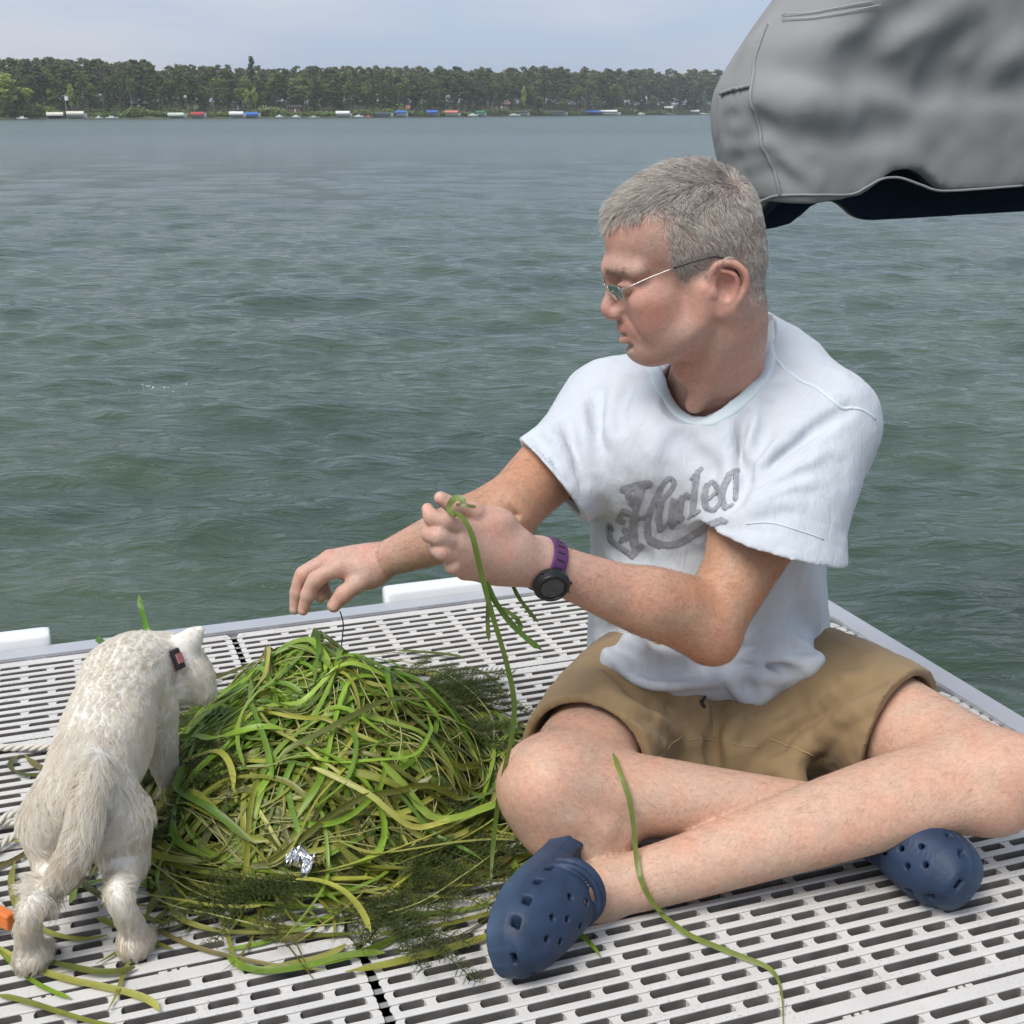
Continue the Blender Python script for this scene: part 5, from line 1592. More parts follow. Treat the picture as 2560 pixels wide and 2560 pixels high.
    for pix in ([(1330, 260), (1325, 330), (1340, 420), (1345, 530)], [(1200, 538), (1340, 535), (1460, 560), (1580, 578)], [(1165, 520), (1090, 590), (985, 665)], [(1460, 745), (1520, 722), (1660, 770), (1800, 810)], [(1640, 530), (1740, 570), (1840, 605), (1930, 650)], [(1362, 430), (1365, 530)]):
        try: surf_tube(F, [w(*q) for q in pix], 0.0013, 'seam', ms, sh, -0.0002)
        except Exception: pass
    md = material('drawstring_cord', (0.03, 0.022, 0.018), 0.8)
    surf_tube(F, [w(*q) for q in [(1300, 255), (1292, 300), (1278, 330), (1290, 360), (1275, 345), (1268, 325)]], 0.0020, 'drawstring', md, sh, 0.001)
    # faint pale stitching just inside the hems
    return F, cR, nR, cL, nL
SHF, *_ = build_shorts()

TZ = np.array([0.02, 0.10, 0.18, 0.27, 0.36, 0.45, 0.53, 0.60])
TX = np.array([0.316, 0.316, 0.312, 0.306, 0.300, 0.293, 0.287, 0.285])
TY = np.array([1.965, 1.955, 1.945, 1.935, 1.925, 1.917, 1.91, 1.905])
TA = np.array([0.196, 0.196, 0.190, 0.182, 0.182, 0.188, 0.180, 0.13])
TB = np.array([0.165, 0.165, 0.158, 0.148, 0.138, 0.128, 0.110, 0.08])
TW = R(1) * np.array([6, 8, 11, 15, 20, 25, 28, 30])
def torso(X):
    z = X[..., 2]
    cx, cy, a, b, w = (np.interp(z, TZ, q) for q in (TX, TY, TA, TB, TW))
    dx, dy = X[..., 0] - cx, X[..., 1] - cy
    lx = dx * np.cos(w) - dy * np.sin(w)
    ly = -dx * np.sin(w) - dy * np.cos(w)                # towards his front
    a = a + 0.0; b = np.where(ly > 0, b, b * 0.9)
    e = 2.3
    r_ = (np.abs(lx / a) ** e + np.abs(ly / b) ** e) ** (1 / e)
    d = (r_ - 1) * np.minimum(a, b) * 0.95
    return np.maximum(d, z - 0.600)
def build_shirt():
    F = Field((-0.02, 1.58, 0.05), (0.58, 2.11, 0.72), 0.0031)
    F.fn((-0.02, 1.58, 0.05), (0.58, 2.11, 0.62), torso, 0.0)
    # shoulders and yoke
    nl = NECK + V(0.03, 0.03, -0.035)
    F.chain(ch((nl + V(-0.015, 0.0, 0.0), 0.085), (lerp(nl, SH_L, 0.55) + V(0, 0, 0.018), 0.076), (SH_L + V(0.004, 0, 0.0), 0.072)), 0.05)
    F.chain(ch((nl + V(-0.045, 0.02, -0.01), 0.080), (lerp(nl, SH_R, 0.6) + V(0, 0, 0.012), 0.072), (SH_R + V(-0.004, 0, 0.0), 0.068)), 0.05)
    F.chain(ch((at(1872, 842, 1.93), 0.045), (at(1985, 925, 1.90), 0.052), (SH_L, 0.06)), 0.03)
    F.ell(at(1650, 1150, 1.83), (0.10, 0.06, 0.09), None, 0.06)           # chest
    F.ell(at(1860, 1190, 1.80), (0.09, 0.06, 0.09), None, 0.06)
    # sleeves
    dL = nrm(EL_L - SH_L); dR = nrm(EL_R - SH_R)
    hemL = at(1960, 1360, 1.72); hemR = at(1384, 1214, 1.88)
    aL = lerp(SH_L, EL_L, 0.50); aR = lerp(SH_R, EL_R, 0.46)
    nL = nrm(V(-0.26, -0.10, -0.95))
    SL_ = Field(F.lo, F.lo + F.h * (F.n - 1), F.h)
    SL_.chain(ch((SH_L + V(0.008, 0, 0.0), 0.074), (lerp(SH_L, EL_L, 0.3) + V(0.010, -0.014, 0.0), 0.085), (aL + V(0.010, -0.016, -0.002), 0.099), (lerp(SH_L, EL_L, 0.72) + V(0.034, -0.012, -0.02), 0.113)), 0.0)
    SL_.fn(hemL - V(0.26, 0.24, 0.30), hemL + V(0.24, 0.20, 0.16), lambda X: -((X - hemL.astype(np.float32)) @ nL.astype(np.float32)), 0.0, 's')
    F._mix((slice(None),) * 3, SL_.D, 0.030, 'u')
    F.chain(ch((SH_R + V(-0.002, 0, 0), 0.068), (lerp(SH_R, EL_R, 0.25) + V(0.004, -0.006, -0.006), 0.072), (aR + V(0.008, -0.010, -0.010), 0.075), (lerp(SH_R, EL_R, 0.75) + V(0.008, -0.010, -0.010), 0.078)), 0.03)
    F.chain(ch((lerp(SH_R, EL_R, 0.3) + V(0.012, -0.0, -0.022), 0.055), (lerp(SH_R, EL_R, 0.7) + V(0.014, -0.0, -0.026), 0.062)), 0.03)
    # drape: belly roll, gathered hem lying over the waistband, tail of the shirt between the legs
    def over(x, y, r_, Y0=1.3):
        p = hit(SHF, x, y, Y0)
        if p is None: p = at(x, y, 1.86)
        return (p + nrm(V(0, 0, CAM_H) - p) * r_ * 0.35, r_)
    F.chain(ch(over(1550, 1645, 0.022), over(1585, 1672, 0.017), over(1640, 1697, 0.016), over(1740, 1706, 0.016), over(1840, 1700, 0.018), over(1960, 1680, 0.018), over(2020, 1668, 0.016), over(2040, 1652, 0.014)), 0.045)
    F.chain(ch(over(1575, 1640, 0.026), over(1680, 1668, 0.024), over(1800, 1668, 0.026), over(1950, 1645, 0.028)), 0.05)
    F.chain(ch(over(1850, 1700, 0.026), over(1885, 1722, 0.026), over(1900, 1738, 0.016)), 0.025)
    # folds (ridges and grooves) where the photo shows the cloth pulled
    G = lambda L: [c5(*q) for q in L]
    # from the armpit across the raised left sleeve
    fold(F, G([(1215, 770), (1350, 640), (1520, 530), (1690, 430)]), 0.0075, 0.010, 0.010, 's')
    fold(F, G([(1235, 740), (1300, 640), (1420, 560)]), 0.008, 0.012, 0.012)
    fold(F, G([(1225, 850), (1380, 740), (1560, 640)]), 0.0055, 0.010, 0.012)
    fold(F, G([(1215, 820), (1330, 720), (1480, 640)]), 0.006, 0.008, 0.010, 's')
    fold(F, G([(1185, 900), (1330, 830), (1500, 780)]), 0.005, 0.009, 0.012)
    fold(F, G([(1190, 870), (1330, 790), (1450, 740)]), 0.004, 0.007, 0.010, 's')
    fold(F, G([(1140, 960), (1300, 900), (1440, 880)]), 0.0035, 0.008, 0.012)
    # armpit column in front of the sleeve
    fold(F, G([(1185, 480), (1160, 620), (1165, 760), (1150, 880)]), 0.010, 0.013, 0.014, 's')
    fold(F, G([(1245, 480), (1225, 600), (1195, 740)]), 0.008, 0.012, 0.012)
    fold(F, G([(1290, 420), (1280, 520), (1240, 650)]), 0.005, 0.009, 0.012, 's')
    fold(F, G([(1120, 540), (1110, 680), (1120, 820)]), 0.004, 0.012, 0.016)
    # right-arm side
    fold(F, G([(330, 500), (360, 640), (400, 770)]), 0.006, 0.014, 0.016, 's')
    fold(F, G([(390, 420), (420, 560), (440, 700)]), 0.006, 0.013, 0.016)
    fold(F, G([(470, 360), (480, 520), (470, 680)]), 0.004, 0.010, 0.016, 's')
    fold(F, G([(560, 300), (545, 420), (540, 560)]), 0.004, 0.011, 0.016)
    fold(F, G([(640, 290), (600, 380), (580, 520)]), 0.0035, 0.009, 0.014, 's')
    fold(F, G([(200, 420), (260, 560), (330, 690)]), 0.004, 0.010, 0.014)
    fold(F, G([(160, 560), (230, 640), (330, 760)]), 0.004, 0.009, 0.012, 's')
    # loose chest and midriff
    fold(F, G([(880, 560), (930, 640), (1000, 700)]), 0.004, 0.012, 0.018, 's')
    fold(F, G([(760, 560), (740, 640), (730, 760)]), 0.0035, 0.012, 0.018)
    fold(F, G([(470, 1120), (490, 1220), (520, 1330)]), 0.007, 0.012, 0.016, 's')
    fold(F, G([(560, 1180), (700, 1230), (860, 1260)]), 0.0045, 0.012, 0.018)
    fold(F, G([(700, 1150), (720, 1220), (800, 1270)]), 0.004, 0.010, 0.016, 's')
    fold(F, G([(480, 1440), (520, 1520), (600, 1600)]), 0.006, 0.013, 0.016, 's')
    fold(F, G([(560, 1530), (680, 1610), (860, 1650)]), 0.006, 0.014, 0.018)
    fold(F, G([(620, 1600), (760, 1660), (960, 1680)]), 0.007, 0.010, 0.012, 's')
    fold(F, G([(570, 1640), (660, 1730), (820, 1752), (1000, 1735), (1120, 1720)]), 0.0075, 0.011, 0.010)
    fold(F, G([(640, 1690), (800, 1715), (980, 1705)]), 0.006, 0.007, 0.008, 's')
    fold(F, G([(1180, 1590), (1320, 1590), (1500, 1605), (1610, 1600)]), 0.008, 0.012, 0.012, 's')
    fold(F, G([(1190, 1560), (1340, 1545), (1560, 1560)]), 0.007, 0.014, 0.016)
    fold(F, G([(1160, 1640), (1300, 1640), (1460, 1650), (1620, 1645)]), 0.009, 0.013, 0.012)
    fold(F, G([(1150, 1680), (1300, 1690), (1440, 1700)]), 0.008, 0.009, 0.010, 's')
    fold(F, G([(1130, 1700), (1250, 1720), (1340, 1720)]), 0.007, 0.011, 0.010)
    fold(F, G([(1120, 1730), (1145, 1790), (1180, 1840)]), 0.006, 0.008, 0.010)
    fold(F, G([(1190, 1740), (1215, 1790), (1240, 1830)]), 0.004, 0.008, 0.010, 's')
    fold(F, G([(1480, 1180), (1500, 1320), (1520, 1440)]), 0.006, 0.016, 0.020)
    fold(F, G([(1420, 1420), (1470, 1500), (1560, 1560)]), 0.006, 0.012, 0.016, 's')
    # soft irregularity everywhere
    F.add((-0.02, 1.58, 0.05), (0.58, 2.11, 0.72), lambda X: 0.0022 * vnoise(X * np.array([1.0, 1.0, 0.45]), 26, 3) + 0.0010 * vnoise(X, 60, 4))
    # openings: sleeve ends, neck, hem
    def half(c, n): return lambda X: (X - c.astype(np.float32)) @ n.astype(np.float32)
    nR = nrm(dR * V(1, 0.25, 1) + V(0.0, 0, -0.05))
    F.fn(hemR - V(0.20, 0.20, 0.20), hemR + V(0.15, 0.15, 0.15), lambda X: np.maximum(-half(hemR, nR)(X), np.sqrt(((X - hemR.astype(np.float32) - dR.astype(np.float32) * 0.05) ** 2).sum(-1)) - 0.125), 0.0, 's')
    def cavity(X):
        a_ = lerp(SH_L, EL_L, 0.58) + V(0.016, -0.012, -0.004); b_ = lerp(SH_L, EL_L, 0.80) + V(0.036, -0.010, -0.02)
        ab = (b_ - a_).astype(np.float32); pa = X - a_.astype(np.float32)
        t = np.clip((pa @ ab) / float(ab @ ab), 0, 1)
        d = np.sqrt(((pa - t[..., None] * ab) ** 2).sum(-1)) - (0.088 + 0.017 * t)
        return np.maximum(d, 0.012 - torso(X))
    F.fn(hemL - V(0.24, 0.22, 0.22), hemL + V(0.20, 0.18, 0.14), cavity, 0.0, 's')
    F.chain(ch((lerp(SH_R, EL_R, 0.78) + V(0.008, -0.010, -0.010), 0.068), (lerp(SH_R, EL_R, 0.50) + V(0.008, -0.01, -0.01), 0.060)), 0.0, 's')
    # neckline: an oval opening, lower at the front
    P = []
    ring_px = [(1560, 870), (1600, 900), (1648, 925), (1668, 985), (1700, 1030), (1740, 1040), (1800, 1015), (1850, 950), (1885, 870), (1893, 800)]
    F.chain(ch((at(1722, 968, 1.785), 0.052), (at(1790, 880, 1.83), 0.066), (at(1812, 815, 1.90), 0.074)), 0.0, 's')
    F.chain(ch((NECK + V(-0.01, -0.02, 0.02), 0.07), (NECK + V(0, -0.02, -0.03), 0.06)), 0.0, 's')
    zc = 0.062
    P_, Q_ = F.nets()
    P_ = smooth_mesh(P_, Q_, 2, 0.5)
    m = shirt_material()
    o = obj('t_shirt', mesh_np('t_shirt', P_, Q_, None, m, True), man, label='pale blue-white crew neck T-shirt with faded grey print')
    return F, hemL, hemR, dL, dR
def shirt_material():
    m = material('shirt_cotton', (0.585, 0.61, 0.635), 0.85, 0.2, var=0.035, vscale=16, bump=0.25, bscale=28, bdist=0.006, sheen=0.15)
    n = m.node_tree.nodes; l = m.node_tree.links; b = n['Principled BSDF']
    old = b.inputs['Normal'].links[0].from_node
    tcn = n.new('ShaderNodeTexCoord')
    nz = n.new('ShaderNodeTexNoise'); nz.inputs['Scale'].default_value = 900; nz.inputs['Detail'].default_value = 2
    l.new(tcn.outputs['Object'], nz.inputs['Vector'])
    bp = n.new('ShaderNodeBump'); bp.inputs['Strength'].default_value = 0.25; bp.inputs['Distance'].default_value = 0.0008
    l.new(nz.outputs['Fac'], bp.inputs['Height']); l.new(old.outputs['Normal'], bp.inputs['Normal'])
    mpn = n.new('ShaderNodeMapping'); mpn.inputs['Scale'].default_value = (60, 60, 18); mpn.inputs['Rotation'].default_value = (0.2, 0.5, 0.3)
    nf = n.new('ShaderNodeTexNoise'); nf.inputs['Scale'].default_value = 1.0; nf.inputs['Detail'].default_value = 3; nf.inputs['Distortion'].default_value = 1.2
    l.new(tcn.outputs['Object'], mpn.inputs['Vector']); l.new(mpn.outputs['Vector'], nf.inputs['Vector'])
    bf = n.new('ShaderNodeBump'); bf.inputs['Strength'].default_value = 0.36; bf.inputs['Distance'].default_value = 0.006
    l.new(nf.outputs['Fac'], bf.inputs['Height']); l.new(bp.outputs['Normal'], bf.inputs['Normal'])
    l.new(bf.outputs['Normal'], b.inputs['Normal'])
    return m
SF, HEML, HEMR, DLs, DRs = build_shirt()
M_rib = material('collar_rib', (0.66, 0.745, 0.76), 0.85, 0.2, var=0.03, vscale=30, bump=0.3, bscale=500, bdist=0.001)
M_seam = material('shirt_seam', (0.67, 0.735, 0.79), 0.85, 0.2)
def band(F, P, width, thick, name, mat, parent, axis_fn=None, off=0.0):
    """a flat strip lying on a surface along the polyline P"""
    P = F.snap(np.array(P), 4); n = len(P)
    tan = np.gradient(P, axis=0); tan /= np.linalg.norm(tan, axis=1)[:, None] + 1e-9
    g = F.grad(P)
    for _ in range(3): g[1:-1] = (g[:-2] + g[1:-1] + g[2:]) / 3
    g /= np.linalg.norm(g, axis=1)[:, None]
    side = np.cross(tan, g)
    v = []
    prof = [(-1, 0.0), (-0.92, 0.8), (-0.5, 1.0), (0.5, 1.0), (0.92, 0.8), (1, 0.0)]
    for a, h_ in prof:
        w = P + side * a * width / 2
        w = F.snap(w, 3)
        v.append(w + g * (off + thick * h_) - g * 0.0006)
    v = np.stack(v, 1).reshape(-1, 3); k = len(prof)
    q = [[i * k + j, i * k + j + 1, (i + 1) * k + j + 1, (i + 1) * k + j] for i in range(n - 1) for j in range(k - 1)]
    return obj(name, mesh_np(name, v, q, None, mat, True), parent)
def build_shirt_trim():
    tee = bpy.data.objects['t_shirt']
    # ribbed collar, following the neck opening
    ring = [(1632, 915), (1650, 960), (1675, 1005), (1708, 1040), (1738, 1052), (1772, 1050), (1815, 1030), (1862, 992), (1900, 950), (1922, 900), (1930, 850), (1926, 808)]
    P = [hit(SF, x, y) for x, y in ring]
    P = [p for p in P if p is not None]
    if len(P) > 3: band(SF, catmull(np.array(P), 7), 0.021, 0.0028, 'collar', M_rib, tee)
    surf_tube(SF, [c5(*q) for q in [(1285, 90), (1320, 170), (1420, 270), (1530, 330), (1640, 420), (1700, 425)]], 0.0026, 'shoulder_seam', M_seam, tee, -0.0006)
    surf_tube(SF, [c5(*q) for q in [(1700, 425), (1760, 440), (1812, 480)]], 0.0020, 'sleeve_seam', M_seam, tee, -0.0004)
    surf_tube(SF, [c5(*q) for q in [(1190, 985), (1300, 980), (1420, 1010), (1560, 1060), (1700, 1080)]], 0.0009, 'hem_stitch', M_seam, tee, 0.0006)
    surf_tube(SF, [c5(*q) for q in [(112, 680), (200, 745), (300, 820), (392, 862)]], 0.0009, 'hem_stitch', M_seam, tee, 0.0006)
build_shirt_trim()

# ---- chest print: broad-nib letters, drawn on a flat field and laid onto the cloth
def build_print():
    # strokes in close-up pixels (c5 frame): polyline, nib width
    S = []
    def st(w, *pts): S.append((w, np.array(pts, float)))
    # H with its swash
    st(40, (720, 785), (655, 800), (600, 815)); st(34, (690, 800), (660, 900), (640, 1010), (655, 1110), (640, 1135))
    st(36, (615, 820), (628, 850)); st(30, (600, 920), (640, 935), (660, 950)); st(28, (605, 1010), (620, 1040), (590, 1060))
    st(34, (690, 800), (640, 880)); st(26, (530, 990), (540, 1060), (600, 1105), (640, 1135)); st(30, (640, 1130), (685, 1090))
    st(36, (650, 950), (650, 1040), (660, 1090)); st(24, (590, 935), (575, 960), (600, 970))
    # second upright of the H rising into its loop, and the long underline swash
    st(22, (775, 815), (800, 775), (830, 760), (842, 790), (810, 840), (760, 880)); st(30, (775, 815), (735, 900), (715, 980), (725, 1060), (770, 1085))
    st(34, (725, 1050), (790, 1080), (860, 1075), (940, 1030), (1010, 990), (1075, 965)); st(22, (1000, 995), (1060, 975), (1095, 970))
    st(16, (650, 960), (720, 945)); 
    # u
    st(30, (780, 880), (770, 940), (775, 1000)); st(30, (840, 870), (832, 930), (835, 990)); st(18, (775, 1010), (800, 990), (832, 960)); st(16, (765, 890), (790, 870))
    st(18, (830, 990), (850, 975))
    # r
    st(30, (880, 855), (872, 910), (870, 960)); st(24, (885, 860), (905, 840), (915, 850)); st(16, (855, 870), (880, 855)); st(14, (868, 965), (890, 950))
    # l
    st(30, (955, 735), (945, 800), (938, 880), (935, 930)); st(18, (930, 760), (975, 715)); st(18, (935, 935), (965, 920)); st(14, (915, 950), (935, 935))
    # e
    st(30, (1000, 800), (992, 850), (1000, 900)); st(22, (1000, 800), (1030, 780), (1050, 800), (1060, 830)); st(16, (1000, 870), (1055, 825)); st(20, (1000, 905), (1035, 915), (1065, 885))
    # y, mostly hidden in the armpit fold
    st(32, (1105, 760), (1085, 800), (1075, 850), (1090, 900)); st(24, (1100, 750), (1130, 730), (1150, 725)); st(16, (1090, 905), (1125, 890)); st(24, (1140, 740), (1142, 800), (1140, 860))
    # ball at the tail of the swash
    st(44, (533, 1003), (534, 1006))
    s_ = 0.5176
    step = 0.75                                              # grid in photo pixels
    x0, x1 = 1250 + 495 * s_, 1250 + 1160 * s_
    y0, y1 = 800 + 690 * s_, 800 + 1160 * s_
    nx, ny = int((x1 - x0) / step), int((y1 - y0) / step)
    gx, gy = np.meshgrid(x0 + step * np.arange(nx + 1), y0 + step * np.arange(ny + 1), indexing='ij')
    cx, cy = gx[:-1, :-1] + step / 2, gy[:-1, :-1] + step / 2
    ux, uy = (cx - 1250) / s_, (cy - 800) / s_
    def field(dx, dy):
        best = np.full(ux.shape, 99.0)
        ca, sa = math.cos(R(-38)), math.sin(R(-38))
        for w, P in S:
            if len(P) > 2: P = catmull(P, 5)
            for i in range(len(P) - 1):
                a, b = P[i], P[i + 1]
                qx, qy = ux + dx, uy + dy
                ab = b - a; L = ab @ ab + 1e-9
                t = np.clip(((qx - a[0]) * ab[0] + (qy - a[1]) * ab[1]) / L, 0, 1)
                ex, ey = qx - a[0] - t * ab[0], qy - a[1] - t * ab[1]
                # a slanted nib: thin one way, broad the other
                n1, n2 = ex * ca - ey * sa, ex * sa + ey * ca
                best = np.minimum(best, np.sqrt((n1 / (w * 0.5)) ** 2 + (n2 / (w * 0.30)) ** 2))
        return best
    body = field(0, 0)
    edge = field(7, -11)
    n3 = np.random.default_rng(2).random(ux.shape)
    wear = vnoise(np.stack([ux, uy, ux * 0], -1), 0.055, 2)
    keepb = (body < 1) & (n3 > 0.04)
    hatch = (np.sin((ux * 0.75 + uy * 1.2)) > -0.1)
    keepe = (edge < 1.0) & (body > 1.18) & hatch & (n3 > 0.25)
    logo = (np.hypot((ux - 533), (uy - 1004)) < 22)
    hl = logo & ((np.abs(np.abs(ux - 533) - (4.5 + 0.03 * (uy - 1004) ** 2)) < 2.6)) & (np.abs(uy - 1004) < 13)
    # lay the grid on the shirt
    need = np.zeros(gx.shape, bool)
    kk = keepb | keepe | hl
    for a_ in (0, 1):
        for b_ in (0, 1): need[a_:nx + a_, b_:ny + b_] |= kk
    nid = np.flatnonzero(need.ravel())
    X_, Y_ = gx.ravel()[nid], gy.ravel()[nid]
    A = np.stack([at(x, y, 1.45) for x, y in zip(X_, Y_)]); B = np.stack([at(x, y, 2.1) for x, y in zip(X_, Y_)])
    dirv = B - A; ln = np.linalg.norm(dirv, axis=1); dirv /= ln[:, None]
    tt = np.zeros(len(A))
    for _ in range(45):
        p = A + dirv * tt[:, None]
        ins = np.all((p > SF.lo + 2 * SF.h) & (p < SF.lo + SF.h * (SF.n - 3)), axis=1)
        d = np.where(ins, SF.sample(np.clip(p, SF.lo, SF.lo + SF.h * (SF.n - 2))), 0.02)
        tt += np.clip(d * 0.85, -0.004, 0.025)
    p = A + dirv * tt[:, None]
    okv = (np.abs(SF.sample(p)) < 0.002) & (tt < ln - 0.01)
    p = p + SF.grad(p) * 0.0009
    full = np.zeros((gx.size, 3)); full[nid] = p; p = full
    ok = np.zeros(gx.size, bool); ok[nid] = okv; ok = ok.reshape(gx.shape)
    M1 = material('print_ink', (0.33, 0.33, 0.355), 0.9, 0.1, var=0.22, vscale=190)
    M2 = material('print_ink_dark', (0.075, 0.075, 0.09), 0.9, 0.1, var=0.3, vscale=160)
    tee = bpy.data.objects['t_shirt']
    ii = np.arange((nx + 1) * (ny + 1)).reshape(nx + 1, ny + 1)
    quads = np.stack([ii[:-1, :-1], ii[:-1, 1:], ii[1:, 1:], ii[1:, :-1]], -1)
    okq = ok[:-1, :-1] & ok[1:, 1:] & ok[1:, :-1] & ok[:-1, 1:]
    for nm, mask, mt in (('chest_print', keepb & okq & ~hl, M1), ('print_outline', (keepe | hl) & okq, M2)):
        q = quads[mask]
        if len(q) == 0: continue
        u, inv = np.unique(q, return_inverse=True)
        obj(nm, mesh_np(nm, p[u], inv.reshape(-1, 4), None, mt, True), tee, label='faded grey blackletter script print with a swash' if nm == 'chest_print' else 'thin dark hatched outline of the script print')['kind'] = 'stuff'
build_print()

# ------------------------------------------------------------------ clogs
def clog_mesh():
    F = Field((-0.125, -0.07, -0.01), (0.185, 0.07, 0.115), 0.0022)
    _oc = catmull(np.array([(-0.1145, 0.004), (-0.108, 0.024), (-0.090, 0.037), (-0.05, 0.042), (0.0, 0.0445), (0.05, 0.0505), (0.09, 0.0535), (0.125, 0.050), (0.150, 0.041), (0.167, 0.027), (0.1755, 0.006)]), 6)
    def outline(x): return np.interp(x, _oc[:, 0], _oc[:, 1])
    def yc(x): return np.interp(x, [-0.1, 0.0, 0.1, 0.18], [0, 0.0, 0.004, 0.010])
    def solid(zlo, zhi, grow, r_=0.004):
        def f(X):
            x, y, z = X[..., 0], X[..., 1], X[..., 2]
            w = outline(x / 1.0) + grow
            dy = np.abs(y - yc(x)) - w
            dx = np.maximum(-0.113 - x, x - 0.1745)
            top = zhi(x) if callable(zhi) else zhi
            dz = np.maximum(zlo - z, z - top)
            return np.maximum(np.maximum(dy * 0.85, dx), dz) + 0
        return f
    lo, hi = (-0.125, -0.07, -0.01), (0.185, 0.07, 0.115)
    # upper: dome over the toes falling to a rim round the heel
    ht = lambda x: np.interp(x, [-0.12, -0.09, -0.05, -0.01, 0.02, 0.05, 0.10, 0.14, 0.17, 0.18], [0.038, 0.040, 0.040, 0.056, 0.083, 0.088, 0.076, 0.064, 0.046, 0.03])
    def upper(X):
        x, y, z = X[..., 0], X[..., 1], X[..., 2]
        h = ht(x); w = outline(x) + 0.001
        v = np.clip(z / h, 0, 1.3)
        ww = w * np.sqrt(np.maximum(1 - np.clip((v - 0.35) / 0.66, 0, 1) ** 2.2, 0.0)) + 0.001
        d = np.maximum((np.abs(y - yc(x)) - ww) * 0.8, (z - h) * 0.8)
        return np.maximum(np.maximum(d, -z), np.maximum(-0.114 - x, x - 0.174))
    F.fn(lo, hi, upper, 0.0)
    # hollow for the foot, open at the back half
    F.chain([[-0.075, 0, 0.062, 0.035], [-0.02, 0, 0.062, 0.0375], [0.05, 0.0, 0.046, 0.034], [0.12, 0.006, 0.036, 0.022]], 0.0, 's')
    F.chain([[-0.080, 0, 0.10, 0.040], [-0.010, 0, 0.105, 0.0425]], 0.004, 's')
    # thick sole with a groove above it
    F.fn(lo, hi, solid(-0.004, 0.026, 0.004), 0.003)
    # strap folded forward over the instep, with its rivets
    for xo, rr in ((0.028, 0.0062), (0.040, 0.0045)):
        arc = [(xo - 0.010 * math.sin(t), 0.0475 * math.cos(t), 0.040 + 0.050 * math.sin(t) ** 0.8) for t in np.linspace(0.02, math.pi - 0.02, 11)]
        F.chain([[x, y, z, rr] for x, y, z in arc], 0.003)
    for sy in (-1, 1): F.ell((0.022, 0.0465 * sy, 0.042), (0.012, 0.006, 0.012), None, 0.002)
    # square vents along the side wall, round holes on top
    for sy in (-1, 1):
        for x in (0.050, 0.085, 0.120, 0.150):
            w = float(outline(x)); y = float(yc(x)) + sy * w
            F.fn(V(x - 0.012, y - 0.02, 0.026), V(x + 0.012, y + 0.02, 0.058), lambda X, x=x: np.maximum(np.abs(X[..., 0] - x) - 0.0058, np.abs(X[..., 2] - (0.041 if x < 0.14 else 0.036)) - 0.0058), 0.0015, 's')
    for x, y in ((0.055, 0.0), (0.075, 0.022), (0.075, -0.020), (0.095, 0.0), (0.115, 0.020), (0.115, -0.014), (0.135, 0.004)):
        F.chain([[x, y, 0.05, 0.0042], [x, y, 0.11, 0.0042]], 0.0015, 's')
    for x in (0.166,):
        F.fn(V(0.155, -0.02, 0.022), V(0.19, 0.035, 0.045), lambda X: np.maximum(np.abs(X[..., 1] - 0.009) - 0.007, np.abs(X[..., 2] - 0.0335) - 0.004), 0.001, 's')
    P, Q = F.nets(); P = smooth_mesh(P, Q, 1, 0.4)
    return P, Q
def build_clogs():
    P, Q = clog_mesh()
    m = material('clog_foam', (0.019, 0.037, 0.076), 0.55, 0.4, var=0.25, vscale=35, bump=0.15, bscale=300, bdist=0.001)
    # scuffed, paler toes and sole
    n = m.node_tree.nodes; l = m.node_tree.links; b = n['Principled BSDF']
    src = b.inputs['Base Color'].links[0].from_socket
    tcn = n.new('ShaderNodeTexCoord'); nz = n.new('ShaderNodeTexNoise'); nz.inputs['Scale'].default_value = 26; nz.inputs['Detail'].default_value = 6
    l.new(tcn.outputs['Object'], nz.inputs['Vector'])
    sp = n.new('ShaderNodeSeparateXYZ'); l.new(tcn.outputs['Object'], sp.inputs[0])
    mr = n.new('ShaderNodeMapRange'); mr.inputs['From Min'].default_value = 0.035; mr.inputs['From Max'].default_value = 0.0
    l.new(sp.outputs['Z'], mr.inputs['Value'])
    mu = n.new('ShaderNodeMath'); mu.operation = 'MULTIPLY'; l.new(mr.outputs['Result'], mu.inputs[0]); l.new(nz.outputs['Fac'], mu.inputs[1])
    mx = n.new('ShaderNodeMixRGB'); mx.inputs[2].default_value = (0.062, 0.108, 0.165, 1)
    l.new(mu.outputs[0], mx.inputs[0]); l.new(src, mx.inputs[1]); l.new(mx.outputs[0], b.inputs['Base Color'])
    me = mesh_np('clog', P, Q, None, m, True)
    def place(toe, t, nup, label):
        t = nrm(t); w = nrm(np.cross(nup, t)); nn = np.cross(t, w)
        M = np.eye(4); k_ = 0.89; M[:3, 0] = t * k_; M[:3, 1] = w * k_; M[:3, 2] = nn * k_
        M[:3, 3] = toe - t * 0.178 * k_
        o = obj('clog', me, None, label=label, category='shoe', group='pair of navy foam clogs')
        o.matrix_world = Matrix(M.tolist())
        return o
    place(gnd(1222, 2386, 0.047), V(-0.46, -0.885, -0.03), V(0.84, -0.43, 0.30), 'navy blue foam clog with square vents, near the weed pile')
    place(gnd(2428, 2250, 0.034), V(0.34, -0.94, -0.04), V(-0.76, -0.28, 0.58), 'navy blue foam clog half hidden under the crossed shin')
build_clogs()

